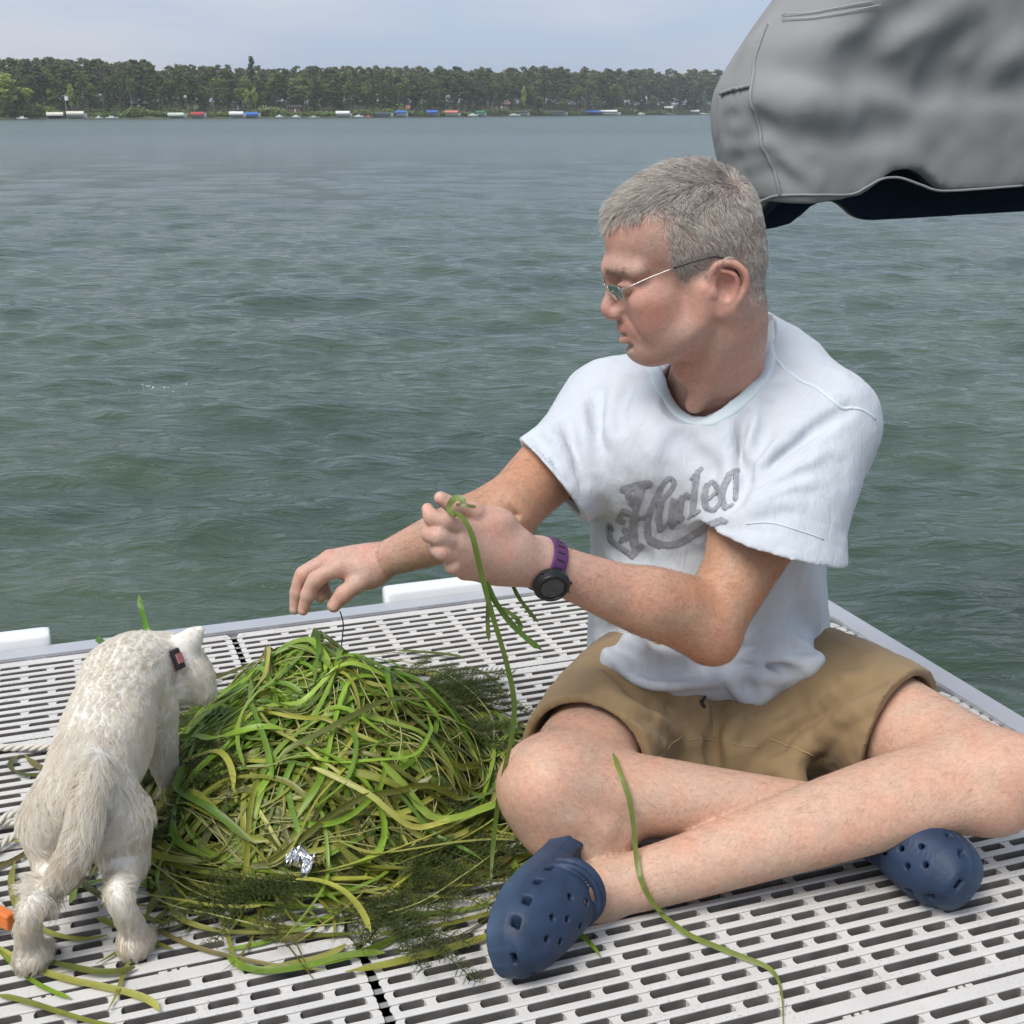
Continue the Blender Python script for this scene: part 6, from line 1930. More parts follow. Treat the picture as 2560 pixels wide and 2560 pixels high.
# ------------------------------------------------------------------ wrist watch
def build_watch():
    ax = nrm(WR_L - EL_L)
    c = WR_L - ax * 0.012
    root = empty('wrist_watch', c, label='black round sports watch on a purple perforated strap', category='watch')
    bpy.context.view_layer.update(); inv = root.matrix_world.inverted()
    def put(o): o.parent = root; o.matrix_parent_inverse = inv; return o
    face = nrm(at(1318, 1440, 1.53) - c); face = nrm(face - ax * (face @ ax))
    oth = np.cross(ax, face)
    strapm = material('purple_silicone', (0.105, 0.030, 0.115), 0.5, 0.4, var=0.06, vscale=30)
    blackm = material('watch_black', (0.012, 0.012, 0.014), 0.35, 0.5)
    lcd = material('watch_display', (0.045, 0.050, 0.045), 0.15, 0.6, var=0.5, vscale=260)
    n = 64
    a = np.linspace(0, 2 * math.pi, n, endpoint=False)
    F = FLD['handL']
    rad = []
    for t in a:
        d = face * math.cos(t) + oth * math.sin(t)
        r_ = np.linspace(0.01, 0.06, 120)
        s_ = F.sample(c + d * r_[:, None]); i = np.argmax(s_ > 0)
        rad.append(r_[i])
    rad = np.array(rad)
    for _ in range(6): rad = (np.roll(rad, 1) + rad + np.roll(rad, -1)) / 3
    def ring(width, r_in, r_out, a0, a1, cut=None):
        mb = MB(); idx = [i for i in range(n + 1) if a0 <= i <= a1]
        prof = [(-width / 2, r_in), (-width / 2 * 0.98, r_out * 0.85), (-width / 2 * 0.85, r_out), (width / 2 * 0.85, r_out), (width / 2 * 0.98, r_out * 0.85), (width / 2, r_in)]
        v = []
        for i in idx:
            d = face * math.cos(a[i % n]) + oth * math.sin(a[i % n])
            for x, r_ in prof: v.append(c + ax * x + d * (rad[i % n] + r_))
        k = len(prof); m = len(idx)
        q = [[i * k + j, i * k + (j + 1) % k, (i + 1) * k + (j + 1) % k, (i + 1) * k + j] for i in range(m - 1) for j in range(k)]
        return mb.add(v, q)
    put(ring(0.0215, -0.001, 0.0034, 0, n).build('strap', strapm, None, True))
    for i in range(6, 30, 3):                                   # slots of the strap
        for sd in (1, -1):
            tt = a[(sd * i) % n]; d = face * math.cos(tt) + oth * math.sin(tt)
            put(MB().box(c + d * (rad[(sd * i) % n] + 0.0034), 0.0105, 0.0024, 0.0012, np.array([ax, np.cross(d, ax), d])).build('strap_slot', blackm))
    fc = c + face * (rad[0] + 0.001)
    def disc(r_, z0, z1, mat, name, taper=0.9):
        mb = MB(); k = 36; v = []
        for z, rr in ((z0, r_ * 0.96), (z0 + (z1 - z0) * 0.3, r_), (z0 + (z1 - z0) * 0.75, r_), (z1, r_ * taper)):
            for t in np.linspace(0, 2 * math.pi, k, endpoint=False): v.append(fc + face * z + (ax * math.cos(t) + oth * math.sin(t)) * rr)
        v.append(fc + face * z1)
        q = [[i * k + j, i * k + (j + 1) % k, (i + 1) * k + (j + 1) % k, (i + 1) * k + j] for i in range(3) for j in range(k)]
        t_ = [[3 * k + j, 3 * k + (j + 1) % k, 4 * k] for j in range(k)]
        return put(mb.add(v, q, t_).build(name, mat, None, False))
    disc(0.0235, 0.0, 0.0125, blackm, 'case', 0.88)
    tor = [fc + face * 0.0125 + (ax * math.cos(t) + oth * math.sin(t)) * 0.0190 for t in np.linspace(0, 2 * math.pi, 41)]
    put(MB().tube(tor, 0.0022, 8, False).build('bezel', blackm, None, True))
    disc(0.0145, 0.0124, 0.0132, lcd, 'display', 0.98)
    for t in (0.5, 2.6, 3.14, 3.7, 5.8):
        d = ax * math.cos(t) + oth * math.sin(t)
        put(MB().tube([fc + face * 0.006 + d * 0.022, fc + face * 0.006 + d * 0.0258], 0.0022, 8).build('button', blackm, None, True))
build_watch()
# ================================================================== the dog
def build_dog():
    # a small white terrier seen from behind: hind feet near the viewer, head turned down to the weeds
    hfR = gnd(338, 2392, 0.0); hfL = gnd(80, 2428, 0.0)
    rump = at(208, 1975, 1.43); mid = at(262, 1815, 1.55); wither = at(310, 1680, 1.67)
    chest = at(345, 1760, 1.66)
    nape = at(388, 1645, 1.735); head = at(426, 1650, 1.745); muzz = at(482, 1690, 1.735)
    F = Field((-0.72, 1.20, -0.01), (-0.28, 1.92, 0.40), 0.0036)
    def E(c, r_, k=0.02, ax=None): F.ell(c, r_, ax, k)
    bx = nrm((wither - rump) * V(1, 1, 0)); sx = V(bx[1], -bx[0], 0)          # along the back, to its right side
    # trunk
    F.chain(ch((rump + V(0, 0, -0.002), 0.048), (mid + V(0, 0, -0.002), 0.054), (wither + V(0, 0, -0.010), 0.049), (wither + bx * 0.05 + V(0, 0, -0.035), 0.042)), 0.03)
    E(rump + sx * 0.030 + V(0, -0.004, -0.035), (0.027, 0.042, 0.050), 0.03); E(rump - sx * 0.030 + V(0, -0.004, -0.035), (0.027, 0.042, 0.050), 0.03)
    E(mid + V(0, 0, -0.045), (0.048, 0.10, 0.048), 0.04)
    # hind legs: thigh, knee forward, hock back, upright shank, paw
    for sg, ft in ((1, hfR), (-1, hfL)):
        hip = rump + sx * 0.042 * sg + V(0, 0.0, -0.045)
        knee = lerp(hip, ft, 0.42) + bx * 0.035 - sx * 0.010 * sg
        hock = ft + V(0, 0, 0.088) + bx * (-0.008) - sx * 0.010 * sg
        F.chain(ch((hip, 0.036), (lerp(hip, knee, 0.6), 0.030), (knee, 0.022)), 0.03)
        F.chain(ch((knee, 0.022), (lerp(knee, hock, 0.55), 0.0165), (hock, 0.0135), (ft + V(0, 0.0, 0.045), 0.0135), (ft + V(0, 0.004, 0.022), 0.017)), 0.022)
        E(ft + bx * 0.010 + V(0, 0, 0.015), (0.019, 0.028, 0.015), 0.012)
        for t in (-1, 0, 1): E(ft + bx * 0.032 + sx * 0.010 * t + V(0, 0, 0.010), (0.008, 0.011, 0.010), 0.006)
    # front legs
    for sg in (1, -1):
        sh = wither + sx * 0.036 * sg + V(0, 0, -0.06)
        ft = V(sh[0], sh[1], 0) + sx * 0.012 * sg + bx * 0.01
        F.chain(ch((sh, 0.032), (lerp(sh, ft, 0.5), 0.019), (ft + V(0, 0, 0.05), 0.015), (ft + V(0, 0, 0.022), 0.017)), 0.025)
        E(ft + bx * 0.016 + V(0, 0, 0.016), (0.026, 0.034, 0.017), 0.012)
    # tail, hanging
    tail = [at(232, 1905, 1.405), at(222, 1990, 1.372), at(205, 2080, 1.352), at(165, 2165, 1.345), at(130, 2205, 1.345)]
    F.chain(ch((tail[0], 0.018), (tail[1], 0.016), (tail[2], 0.016), (tail[3], 0.013), (tail[4], 0.006)), 0.015)
    # neck and head, lowered and turned to the right
    F.chain(ch((wither + V(0, 0, -0.012), 0.052), (lerp(wither, nape, 0.6), 0.044), (nape + V(0, 0, -0.012), 0.042)), 0.03)
    hx = nrm(muzz - head)
    E(head + V(0.004, 0.0, -0.010), (0.043, 0.042, 0.043), 0.025)
    E(head + V(0.012, -0.015, -0.028), (0.028, 0.028, 0.028), 0.025)
    F.chain(ch((head + V(0, 0, -0.02), 0.034), (lerp(head, muzz, 0.6) + V(0.01, 0, -0.01), 0.027), (muzz + V(0.01, 0, -0.02), 0.021)), 0.02)
    E(muzz + V(0.014, 0.006, -0.032), (0.010, 0.009, 0.008), 0.004)
    # pricked ears
    for base, tip in ((at(450, 1628, 1.735), at(505, 1570, 1.74)), (at(392, 1630, 1.79), at(380, 1598, 1.80))):
        F.chain(ch((base, 0.022), (lerp(base, tip, 0.55), 0.0165), (tip, 0.004)), 0.012, flat=(V(0, 1, 0), 1.5))
    P, Q = F.nets()
    P = smooth_mesh(P, Q, 2, 0.5)
    low = np.clip((0.10 - P[:, 2]) / 0.09, 0, 1)[:, None]
    base = V(0.80, 0.76, 0.68) * (1 - 0.0 * low) + low * V(-0.10, -0.13, -0.15)
    m = material('dog_skin', (0.6, 0.56, 0.5), 0.9, 0.1, attr=True)
    dog = obj('dog', mesh_np('dog', P, Q, None, m, True, base), None, label='small shaggy white terrier seen from behind, sniffing at the weed pile', category='dog')
    # ---------------------------------------------------------------- coat
    rg = np.random.default_rng(12)
    n = 70000
    p, nor, _ = tri_sample(P, Q, n, rg)
    rel = (p - rump) @ bx
    z = p[:, 2]
    dt = np.min(np.linalg.norm(p[:, None] - catmull(np.array(tail), 3)[None], axis=2), axis=1)
    istail = dt < 0.026
    isleg = (z < 0.13) & ~istail
    ishead = np.linalg.norm(p - (head + V(0.004, 0, -0.02)), axis=1) < 0.080
    isear = (np.linalg.norm(np.cross(p - at(450, 1628, 1.735), nrm(at(505, 1570, 1.74) - at(450, 1628, 1.735))), axis=1) < 0.026) & (p[:, 2] > head[2] + 0.012)
    down = V(0, 0, -1)
    flow = -bx * 0.95 + down * 0.45 + (p - (rump + bx * rel[:, None]))[:, :] * V(1.5, 1.5, 0)      # coat lies back towards the tail
    flow = np.where(isleg[:, None], down * 0.9 + nor * 0.25 - bx * 0.15, flow)
    flow = np.where(istail[:, None], nrm(tail[4] - tail[1]) * 0.9 + down * 0.35 + V(-0.25, 0, 0), flow)
    flow = np.where(ishead[:, None], nor * 0.7 + down * 0.25, flow)
    # locks: neighbouring hairs lean together and wave
    w1 = np.stack([vnoise(p, 38, 21), vnoise(p, 38, 22), vnoise(p, 38, 23)], 1)
    w2 = np.stack([vnoise(p, 120, 24), vnoise(p, 120, 25), vnoise(p, 120, 26)], 1)
    flow = flow + w1 * np.where(isleg | istail, 0.40, 0.42)[:, None] + w2 * 0.30 + rg.normal(size=(n, 3)) * 0.10
    d = flow - nor * (flow * nor).sum(1)[:, None]
    d /= np.linalg.norm(d, axis=1)[:, None] + 1e-9
    L = np.full(n, 0.015)
    L[rel > 0.04] = 0.0125
    L[isleg] = 0.014; L[istail] = 0.029; L[ishead] = 0.015; L[isear] = 0.006
    haunch = (np.abs(rel) < 0.06) & (z > 0.13) & (z < 0.24) & ~istail
    L[haunch] = 0.019
    L[z < 0.035] = 0.012
    L = L * (0.65 + 0.6 * rg.random(n))
    K = 7
    t = np.linspace(0, 1, K)[None, :, None]
    ph = (vnoise(p, 30, 27) * 6.0)[:, None, None]
    side = np.cross(d, nor)
    wave = side[:, None] * np.sin(t * 5.0 + ph) * 0.20 * t
    lift = np.where(isleg | istail | haunch, 0.50, 0.46)[:, None, None]
    dirs = (d[:, None] * t + nor[:, None] * lift * t * (1 - 0.55 * t) + wave + np.array([0, 0, -0.10]) * t * t * np.clip(0.4 - nor[:, 2], 0, 1)[:, None, None]) * L[:, None, None]
    # pull tips of each lock together
    cell = np.floor(p / 0.011 + 0.35 * w2).astype(np.int64)
    key = cell[:, 0] * 73856093 ^ cell[:, 1] * 19349663 ^ cell[:, 2] * 83492791
    _, inv = np.unique(key, return_inverse=True)
    tips = p + dirs[:, -1]
    cnt = np.bincount(inv)
    mean = np.stack([np.bincount(inv, tips[:, j]) / cnt for j in range(3)], 1)[inv]
    dirs = dirs + (mean - tips)[:, None] * (t ** 1.6) * 0.45
    fm = bpy.data.materials.new('dog_fur'); fm.use_nodes = True
    nn = fm.node_tree.nodes; ll = fm.node_tree.links; b = nn['Principled BSDF']
    b.inputs['Roughness'].default_value = 0.55; b.inputs['Specular IOR Level'].default_value = 0.25
    hi = nn.new('ShaderNodeHairInfo'); r_ = nn.new('ShaderNodeValToRGB')
    r_.color_ramp.elements[0].color = (0.84, 0.76, 0.63, 1); r_.color_ramp.elements[1].color = (0.96, 0.925, 0.85, 1)
    ll.new(hi.outputs['Random'], r_.inputs['Fac'])
    # muddy paws, cream stains along the spine and under the tail
    geo = nn.new('ShaderNodeNewGeometry'); sp = nn.new('ShaderNodeSeparateXYZ'); ll.new(geo.outputs['Position'], sp.inputs[0])
    mr = nn.new('ShaderNodeMapRange'); mr.inputs['From Min'].default_value = 0.13; mr.inputs['From Max'].default_value = 0.0; mr.inputs['To Max'].default_value = 0.75
    ll.new(sp.outputs['Z'], mr.inputs['Value'])
    nz = nn.new('ShaderNodeTexNoise'); nz.inputs['Scale'].default_value = 22; ll.new(geo.outputs['Position'], nz.inputs['Vector'])
    mm = nn.new('ShaderNodeMath'); mm.operation = 'MULTIPLY'; ll.new(mr.outputs['Result'], mm.inputs[0]); ll.new(nz.outputs['Fac'], mm.inputs[1])
    mx = nn.new('ShaderNodeMixRGB'); mx.inputs[2].default_value = (0.33, 0.255, 0.165, 1)
    ll.new(mm.outputs[0], mx.inputs[0]); ll.new(r_.outputs['Color'], mx.inputs[1])
    cr = nn.new('ShaderNodeMapRange'); cr.inputs['From Min'].default_value = 0.5; cr.inputs['From Max'].default_value = 0.75; cr.inputs['To Max'].default_value = 0.55
    ll.new(nz.outputs['Fac'], cr.inputs['Value'])
    m3 = nn.new('ShaderNodeMixRGB'); m3.inputs[2].default_value = (0.80, 0.68, 0.50, 1)
    ll.new(cr.outputs['Result'], m3.inputs[0]); ll.new(mx.outputs[0], m3.inputs[1]); ll.new(m3.outputs[0], b.inputs['Base Color'])
    tr = nn.new('ShaderNodeBsdfTranslucent'); ll.new(m3.outputs[0], tr.inputs['Color'])
    msx = nn.new('ShaderNodeMixShader'); msx.inputs[0].default_value = 0.45
    ll.new(b.outputs[0], msx.inputs[1]); ll.new(tr.outputs[0], msx.inputs[2]); ll.new(msx.outputs[0], nn['Material Output'].inputs['Surface'])
    strands('fur', p - nor * 0.001, dirs, fm, dog, 0.00028, label='wavy off-white coat with muddy paws')
    # ---------------------------------------------------------------- collar
    ax = nrm(nape - wither); cc = lerp(wither, nape, 0.72) + V(0, 0, -0.012)
    root = empty('dog_collar', cc, label='pink webbing collar with black buckle on the white dog', category='collar')
    bpy.context.view_layer.update(); inv_ = root.matrix_world.inverted()
    def put(o): o.parent = root; o.matrix_parent_inverse = inv_; return o
    u = nrm(np.cross(ax, V(0, 0, 1))); w = np.cross(u, ax)
    v = []; k = 4; N = 48
    for i in range(N):
        a = 2 * math.pi * i / N
        dd = u * math.cos(a) + w * math.sin(a)
        rr = 0.039
        for x, r2 in ((-0.0065, rr), (-0.0065, rr + 0.003), (0.0065, rr + 0.003), (0.0065, rr)): v.append(cc + ax * x + dd * (r2 + 0.010))
    q = [[i * k + j, i * k + (j + 1) % k, ((i + 1) % N) * k + (j + 1) % k, ((i + 1) % N) * k + j] for i in range(N) for j in range(k)]
    put(MB().add(v, q).build('strap', material('pink_webbing', (0.42, 0.17, 0.16), 0.8, bump=0.3, bscale=600, bdist=0.001), None, False))
    dd = nrm(at(384, 1680, 1.60) - cc); dd = nrm(dd - ax * (dd @ ax)); tg = np.cross(ax, dd)
    bm_ = material('black_buckle', (0.02, 0.018, 0.022), 0.35)
    o = put(MB().box(cc + dd * 0.0565, 0.017, 0.030, 0.007, np.array([ax, tg, dd])).build('buckle', bm_))
    bv = o.modifiers.new('b', 'BEVEL'); bv.width = 0.002; bv.segments = 2
    put(MB().box(cc + dd * 0.0605, 0.012, 0.014, 0.004, np.array([ax, tg, dd])).build('buckle_strap', bpy.data.materials['pink_webbing']))
build_dog()

# ------------------------------------------------------------------ ropes and the orange cleat beside the dog
def rope(pts, r_, name, mat, **props):
    """three-strand twisted rope along a curve"""
    P = catmull(np.array(pts, float), 26)
    tan = np.gradient(P, axis=0); ln = np.linalg.norm(tan, axis=1); tan /= ln[:, None]
    s_ = np.concatenate([[0], np.cumsum(np.linalg.norm(np.diff(P, axis=0), axis=1))])
    up = V(0, 0, 1); mb = MB()
    X = np.cross(tan, up); X /= np.linalg.norm(X, axis=1)[:, None]; Y = np.cross(X, tan)
    for k in range(3):
        a = s_ / (r_ * 7.0) * 2 * math.pi + k * 2.094
        mb.tube(P + (X * np.cos(a)[:, None] + Y * np.sin(a)[:, None]) * r_ * 0.52, r_ * 0.56, 7)
    return mb.build(name, mat, None, True, **props)
M_rope = material('white_rope', (0.66, 0.61, 0.52), 0.85, 0.2, var=0.1, vscale=120, bump=0.5, bscale=700, bdist=0.001)
def g3(x, y, z): return gnd(x, y, z)
rope([g3(-180, 1852, 0.012), g3(-60, 1866, 0.008), g3(40, 1869, 0.008), g3(110, 1868, 0.008), g3(180, 1860, 0.010)], 0.0058, 'dock_rope', M_rope, label='white twisted rope lying straight behind the dog', category='rope', group='white dock ropes')
rope([g3(-120, 2105, 0.010), g3(-20, 2062, 0.014), g3(30, 2036, 0.018), g3(70, 2038, 0.014), g3(45, 2052, 0.010), g3(0, 2060, 0.010), g3(-90, 2090, 0.010)], 0.0058, 'dock_rope', M_rope, label='white twisted rope in a loop beside the dog thigh', category='rope', group='white dock ropes')
rope([g3(-110, 2190, 0.010), g3(-20, 2128, 0.010), g3(30, 2094, 0.012), g3(70, 2070, 0.010)], 0.0058, 'dock_rope', M_rope, label='white twisted rope slanting below the loop beside the dog', category='rope', group='white dock ropes')
rope([g3(-90, 2200, 0.012), g3(-20, 2250, 0.016), g3(6, 2282, 0.020), g3(-2, 2312, 0.014), g3(-60, 2330, 0.010)], 0.0058, 'dock_rope', M_rope, label='bight of white rope behind the orange clip', category='rope', group='white dock ropes')
def build_clip():
    A0, A1 = g3(-70, 2255, 0.030), g3(30, 2305, 0.026)
    d = nrm(A1 - A0); s_ = nrm(np.cross(d, V(0, 0, 1))); u_ = np.cross(s_, d)
    o = MB().box((A0 + A1) / 2, np.linalg.norm(A1 - A0), 0.014, 0.022, np.array([d, s_, u_])).build('rope_clip', material('orange_plastic', (0.72, 0.19, 0.035), 0.45), None, False, label='orange plastic clip on the white rope beside the dog', category='clip')
    b = o.modifiers.new('b', 'BEVEL'); b.width = 0.003; b.segments = 3
build_clip()
# ================================================================== the heap of pulled weeds
WRG = np.random.default_rng(44)
def heap_raw(x, y):
    x = np.asarray(x, float); y = np.asarray(y, float)
    rho = np.sqrt(((x + 0.285) / 0.243) ** 2 + ((y - 1.775) / 0.285) ** 2)
    h = 0.112 * np.maximum(0, 1 - rho ** 2.6) ** 0.62
    h = h + 0.046 * np.exp(-((x + 0.345) / 0.085) ** 2 - ((y - 1.905) / 0.09) ** 2) + 0.028 * np.exp(-((x + 0.24) / 0.10) ** 2 - ((y - 1.77) / 0.10) ** 2)
    P = np.stack([x, y, x * 0], -1)
    h = h * (1 + 0.20 * vnoise(P, 16, 3)) + 0.009 * vnoise(P, 50, 5) * (rho < 1.02)
    return np.maximum(h - 0.012, 0.0)
_hg = heap_raw(*np.meshgrid(np.linspace(-1.0, 0.5, 376), np.linspace(1.1, 2.5, 351), indexing='ij'))
def heap(x, y):
    gi = np.clip((np.asarray(x, float) + 1.0) / 0.004, 0, 374.9); gj = np.clip((np.asarray(y, float) - 1.1) / 0.004, 0, 349.9)
    i, j = gi.astype(int), gj.astype(int); fi, fj = gi - i, gj - j
    return (_hg[i, j] * (1 - fi) + _hg[i + 1, j] * fi) * (1 - fj) + (_hg[i, j + 1] * (1 - fi) + _hg[i + 1, j + 1] * fi) * fj
def ribbon(P, w, N=None, twist=None, fold=0.25):
    """a blade: three vertices across, width w (array along), flat face along N"""
    n = len(P)
    tan = np.gradient(P, axis=0); tan /= np.linalg.norm(tan, axis=1)[:, None] + 1e-9
    N = np.broadcast_to(V(0, 0, 1), P.shape) if N is None else N
    side = np.cross(tan, N); side /= np.linalg.norm(side, axis=1)[:, None] + 1e-9
    nor = np.cross(side, tan)
    if twist is not None:
        c, s_ = np.cos(twist)[:, None], np.sin(twist)[:, None]
        side, nor = side * c + nor * s_, nor * c - side * s_
    w = np.broadcast_to(np.asarray(w, float), (n,))[:, None]
    v = np.stack([P - side * w / 2 + nor * w * fold * 0.5, P - nor * w * fold * 0.2, P + side * w / 2 + nor * w * fold * 0.5], 1).reshape(-1, 3)
    i = np.arange(n - 1)[:, None] * 3
    q = np.concatenate([i + np.array([0, 1, 4, 3]), i + np.array([1, 2, 5, 4])])
    return v, q
M_blade = material('eelgrass', (0.1, 0.2, 0.03), 0.38, 0.5, attr=True, trans=0.32, var=0.12, vscale=60)
def blade_path(x, y, th, L, lift, rg, curl=2.0, step=0.012, wild=4.2, stay=True):
    P = []; k = rg.normal(0, curl); s_ = 0
    while s_ < L:
        hz = float(heap(x, y))
        arch = 0.012 * math.sin(min(1, s_ / L) * math.pi)
        P.append((x, y, max(0.004, hz + lift + arch * (1 if hz > 0.02 else 0.3))))
        k += rg.normal(0, 1.6) * math.sqrt(step) * 3 * wild - k * 0.06
        th += k * step
        # blades bend back where the heap ends, so the heap keeps its edge
        rx, ry = (x + 0.285) / 0.243, (y - 1.775) / 0.285
        if stay and rx * rx + ry * ry > 0.80:
            tang = math.atan2(ry, rx) + (1.75 if math.sin(math.atan2(ry, rx) - th) < 0 else -1.75)
            dth = (tang - th + math.pi) % (2 * math.pi) - math.pi
            th += 0.22 * dth
        x += math.cos(th) * step; y += math.sin(th) * step; s_ += step
    P = np.array(P)
    z = P[:, 2].copy()
    for _ in range(3): z[1:-1] = 0.25 * z[:-2] + 0.5 * z[1:-1] + 0.25 * z[2:]
    P[:, 2] = z
    return P
def heap_normal(P):
    e = 0.008
    gx = (heap(P[:, 0] + e, P[:, 1]) - heap(P[:, 0] - e, P[:, 1])) / (2 * e)
    gy = (heap(P[:, 0], P[:, 1] + e) - heap(P[:, 0], P[:, 1] - e)) / (2 * e)
    n = np.stack([-gx, -gy, np.ones(len(P))], 1)
    return n / np.linalg.norm(n, axis=1)[:, None]
GREENS = [V(0.17, 0.30, 0.025), V(0.24, 0.38, 0.035), V(0.11, 0.21, 0.022), V(0.30, 0.42, 0.06)]
OLIVES = [V(0.26, 0.27, 0.040), V(0.36, 0.36, 0.06), V(0.17, 0.18, 0.030), V(0.44, 0.43, 0.10), V(0.23, 0.19, 0.06), V(0.14, 0.16, 0.03)]
PALE = [V(0.46, 0.45, 0.17), V(0.40, 0.42, 0.14), V(0.50, 0.47, 0.22)]
def blade_colour(base, n, rg):
    t = np.linspace(0, 1, n)
    c = base[None] * (1 + 0.12 * np.sin(t * 7 + rg.random() * 6))[:, None]
    tipc = V(0.26, 0.24, 0.06) if rg.random() < 0.5 else base * 1.15
    w = np.clip((t - 0.75) * 3, 0, 1)[:, None] * 0.7
    c = c * (1 - w) + tipc * w
    return np.repeat(c, 3, 0)
def build_heap():
    rg = WRG
    root = empty('weed_pile', (-0.28, 1.75, 0.0), kind='stuff', label='big heap of wet green eelgrass and milfoil on the dock', category='weeds')
    bpy.context.view_layer.update(); inv = root.matrix_world.inverted()
    def put(o): o.parent = root; o.matrix_parent_inverse = inv; return o
    # matted core
    gx, gy = np.meshgrid(np.linspace(-0.60, 0.06, 90), np.linspace(1.36, 2.14, 100), indexing='ij')
    z = heap(gx, gy) * 0.86 + 0.010 * vnoise(np.stack([gx, gy, gx * 0], -1), 90, 7) - 0.022
    v = np.stack([gx, gy, z], -1).reshape(-1, 3)
    m = gy.shape[1]
    i0 = np.arange(89)[:, None] * m + np.arange(m - 1)[None]
    q = np.stack([i0, i0 + m, i0 + m + 1, i0 + 1], -1).reshape(-1, 4)
    keep = (z.ravel()[q] > -0.004).all(1)
    v, q = compact(v, q, keep)
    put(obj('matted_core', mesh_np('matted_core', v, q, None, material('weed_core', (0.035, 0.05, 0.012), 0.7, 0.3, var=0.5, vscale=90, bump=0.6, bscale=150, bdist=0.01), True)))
    mass = [[], [], []]; off = [0]
    def add_mass(v, q, c):
        mass[0].append(v); mass[1].append(q + off[0]); mass[2].append(c); off[0] += len(v)
    def pick(cx, cy, sx, sy): return cx + rg.normal(0, sx), cy + rg.normal(0, sy)
    nseen = 0
    def blade(x, y, th, L, lift, w, base, own, curl=2.0, stay=True):
        stay = stay and rg.random() < 0.8
        P = blade_path(x, y, th, L, lift, rg, curl, stay=stay)
        if len(P) < 5: return
        n = len(P)
        t = np.linspace(0, 1, n)
        tw = rg.normal(0, 0.25) + 0.7 * np.sin(t * rg.uniform(1, 5) + rg.random() * 6) * rg.random()
        ww = w * np.minimum(1, np.minimum(t * 12 + 0.35, (1 - t) * 7 + 0.12))
        v, q = ribbon(P, ww, heap_normal(P), tw)
        c = blade_colour(base, n, rg)
        if own: put(obj('eelgrass_blade', mesh_np('eelgrass_blade', v, q, None, M_blade, True, c)))
        else: add_mass(v, q, c)
    # under layers
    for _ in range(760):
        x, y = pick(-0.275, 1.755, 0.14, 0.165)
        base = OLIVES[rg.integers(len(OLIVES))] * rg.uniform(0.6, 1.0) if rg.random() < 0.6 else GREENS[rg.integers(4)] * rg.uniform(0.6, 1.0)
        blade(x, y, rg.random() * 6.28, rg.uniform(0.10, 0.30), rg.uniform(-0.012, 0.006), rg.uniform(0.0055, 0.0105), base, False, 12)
    # skirts that trail off the edges
    for _ in range(46):
        a = rg.uniform(0, 6.28)
        x, y = -0.27 + 0.20 * math.cos(a), 1.74 + 0.25 * math.sin(a)
        blade(x, y, a + rg.choice([-1, 1]) * rg.uniform(1.0, 1.9), rg.uniform(0.12, 0.26), rg.uniform(0.0, 0.008), rg.uniform(0.0025, 0.005), OLIVES[rg.integers(6)], False, 8, False)
    # long strands sweeping round the front left
    for _ in range(70):
        s_ = rg.random()
        x, y = gnd(400 + 60 * rg.normal() * 0.5 + 200 * s_, 1960 + 200 * s_ + 25 * rg.normal())[:2]
        th = math.atan2(-0.16, 0.20) + rg.normal(0, 0.25)
        blade(x, y, th, rg.uniform(0.18, 0.36), rg.uniform(0.002, 0.012), rg.uniform(0.003, 0.006), OLIVES[rg.integers(6)] * rg.uniform(0.7, 1.1), rg.random() < 0.3, 3, False)
    # upper blades that can be told apart
    for k in range(300):
        u = rg.random()
        if u < 0.42:        # fresh green crown
            x, y = pick(-0.28, 1.80, 0.095, 0.11); base = GREENS[rg.integers(4)] * rg.uniform(0.8, 1.25); w = rg.uniform(0.0050, 0.0115)
        elif u < 0.72:      # yellow-olive bundle across the front
            x, y = pick(-0.25, 1.60, 0.12, 0.06); base = OLIVES[rg.integers(4)] * rg.uniform(0.8, 1.3); w = rg.uniform(0.0045, 0.0110)
        else:
            x, y = pick(-0.27, 1.75, 0.12, 0.14); base = (GREENS + OLIVES)[rg.integers(10)] * rg.uniform(0.8, 1.2); w = rg.uniform(0.0035, 0.0090)
        th = rg.random() * 6.28 if u < 0.42 or u > 0.72 else rg.choice([0.25, 3.4]) + rg.normal(0, 0.45)
        blade(x, y, th, rg.uniform(0.14, 0.36), rg.uniform(0.006, 0.022) if rg.random() < 0.8 else rg.uniform(0.022, 0.042), w, base, k < 230, 8)
    # broad blades flopping outward over the edge
    for _ in range(44):
        a = rg.uniform(0, 6.28); r0 = rg.uniform(0.35, 0.75)
        x, y = -0.285 + 0.243 * r0 * math.cos(a), 1.775 + 0.285 * r0 * math.sin(a)
        base = (GREENS + OLIVES)[rg.integers(10)] * rg.uniform(0.8, 1.2)
        P = blade_path(x, y, a + rg.normal(0, 0.5), rg.uniform(0.12, 0.24), rg.uniform(0.008, 0.024), rg, 4, 0.012, 2.6, False)
        n_ = len(P); t_ = np.linspace(0, 1, n_)
        v, q = ribbon(P, rg.uniform(0.006, 0.011) * np.minimum(1, np.minimum(t_ * 12 + 0.35, (1 - t_) * 7 + 0.12)), heap_normal(P), rg.normal(0, 0.3) + 0.6 * np.sin(t_ * 3))
        put(obj('eelgrass_blade', mesh_np('eelgrass_blade', v, q, None, M_blade, True, blade_colour(base, n_, rg))))
    # thin pale stems looping over everything
    mb = MB()
    for _ in range(96):
        x, y = pick(-0.26, 1.74, 0.13, 0.15)
        P = blade_path(x, y, rg.random() * 6.28, rg.uniform(0.18, 0.55), rg.uniform(0.012, 0.026), rg, 9, 0.010)
        if len(P) < 6: continue
        mb.tube(P, rg.uniform(0.0006, 0.0012), 5)
    put(mb.build('pale_stems', material('pale_stem', (0.42, 0.42, 0.15), 0.45, 0.4, trans=0.2), None, True))['kind'] = 'stuff'
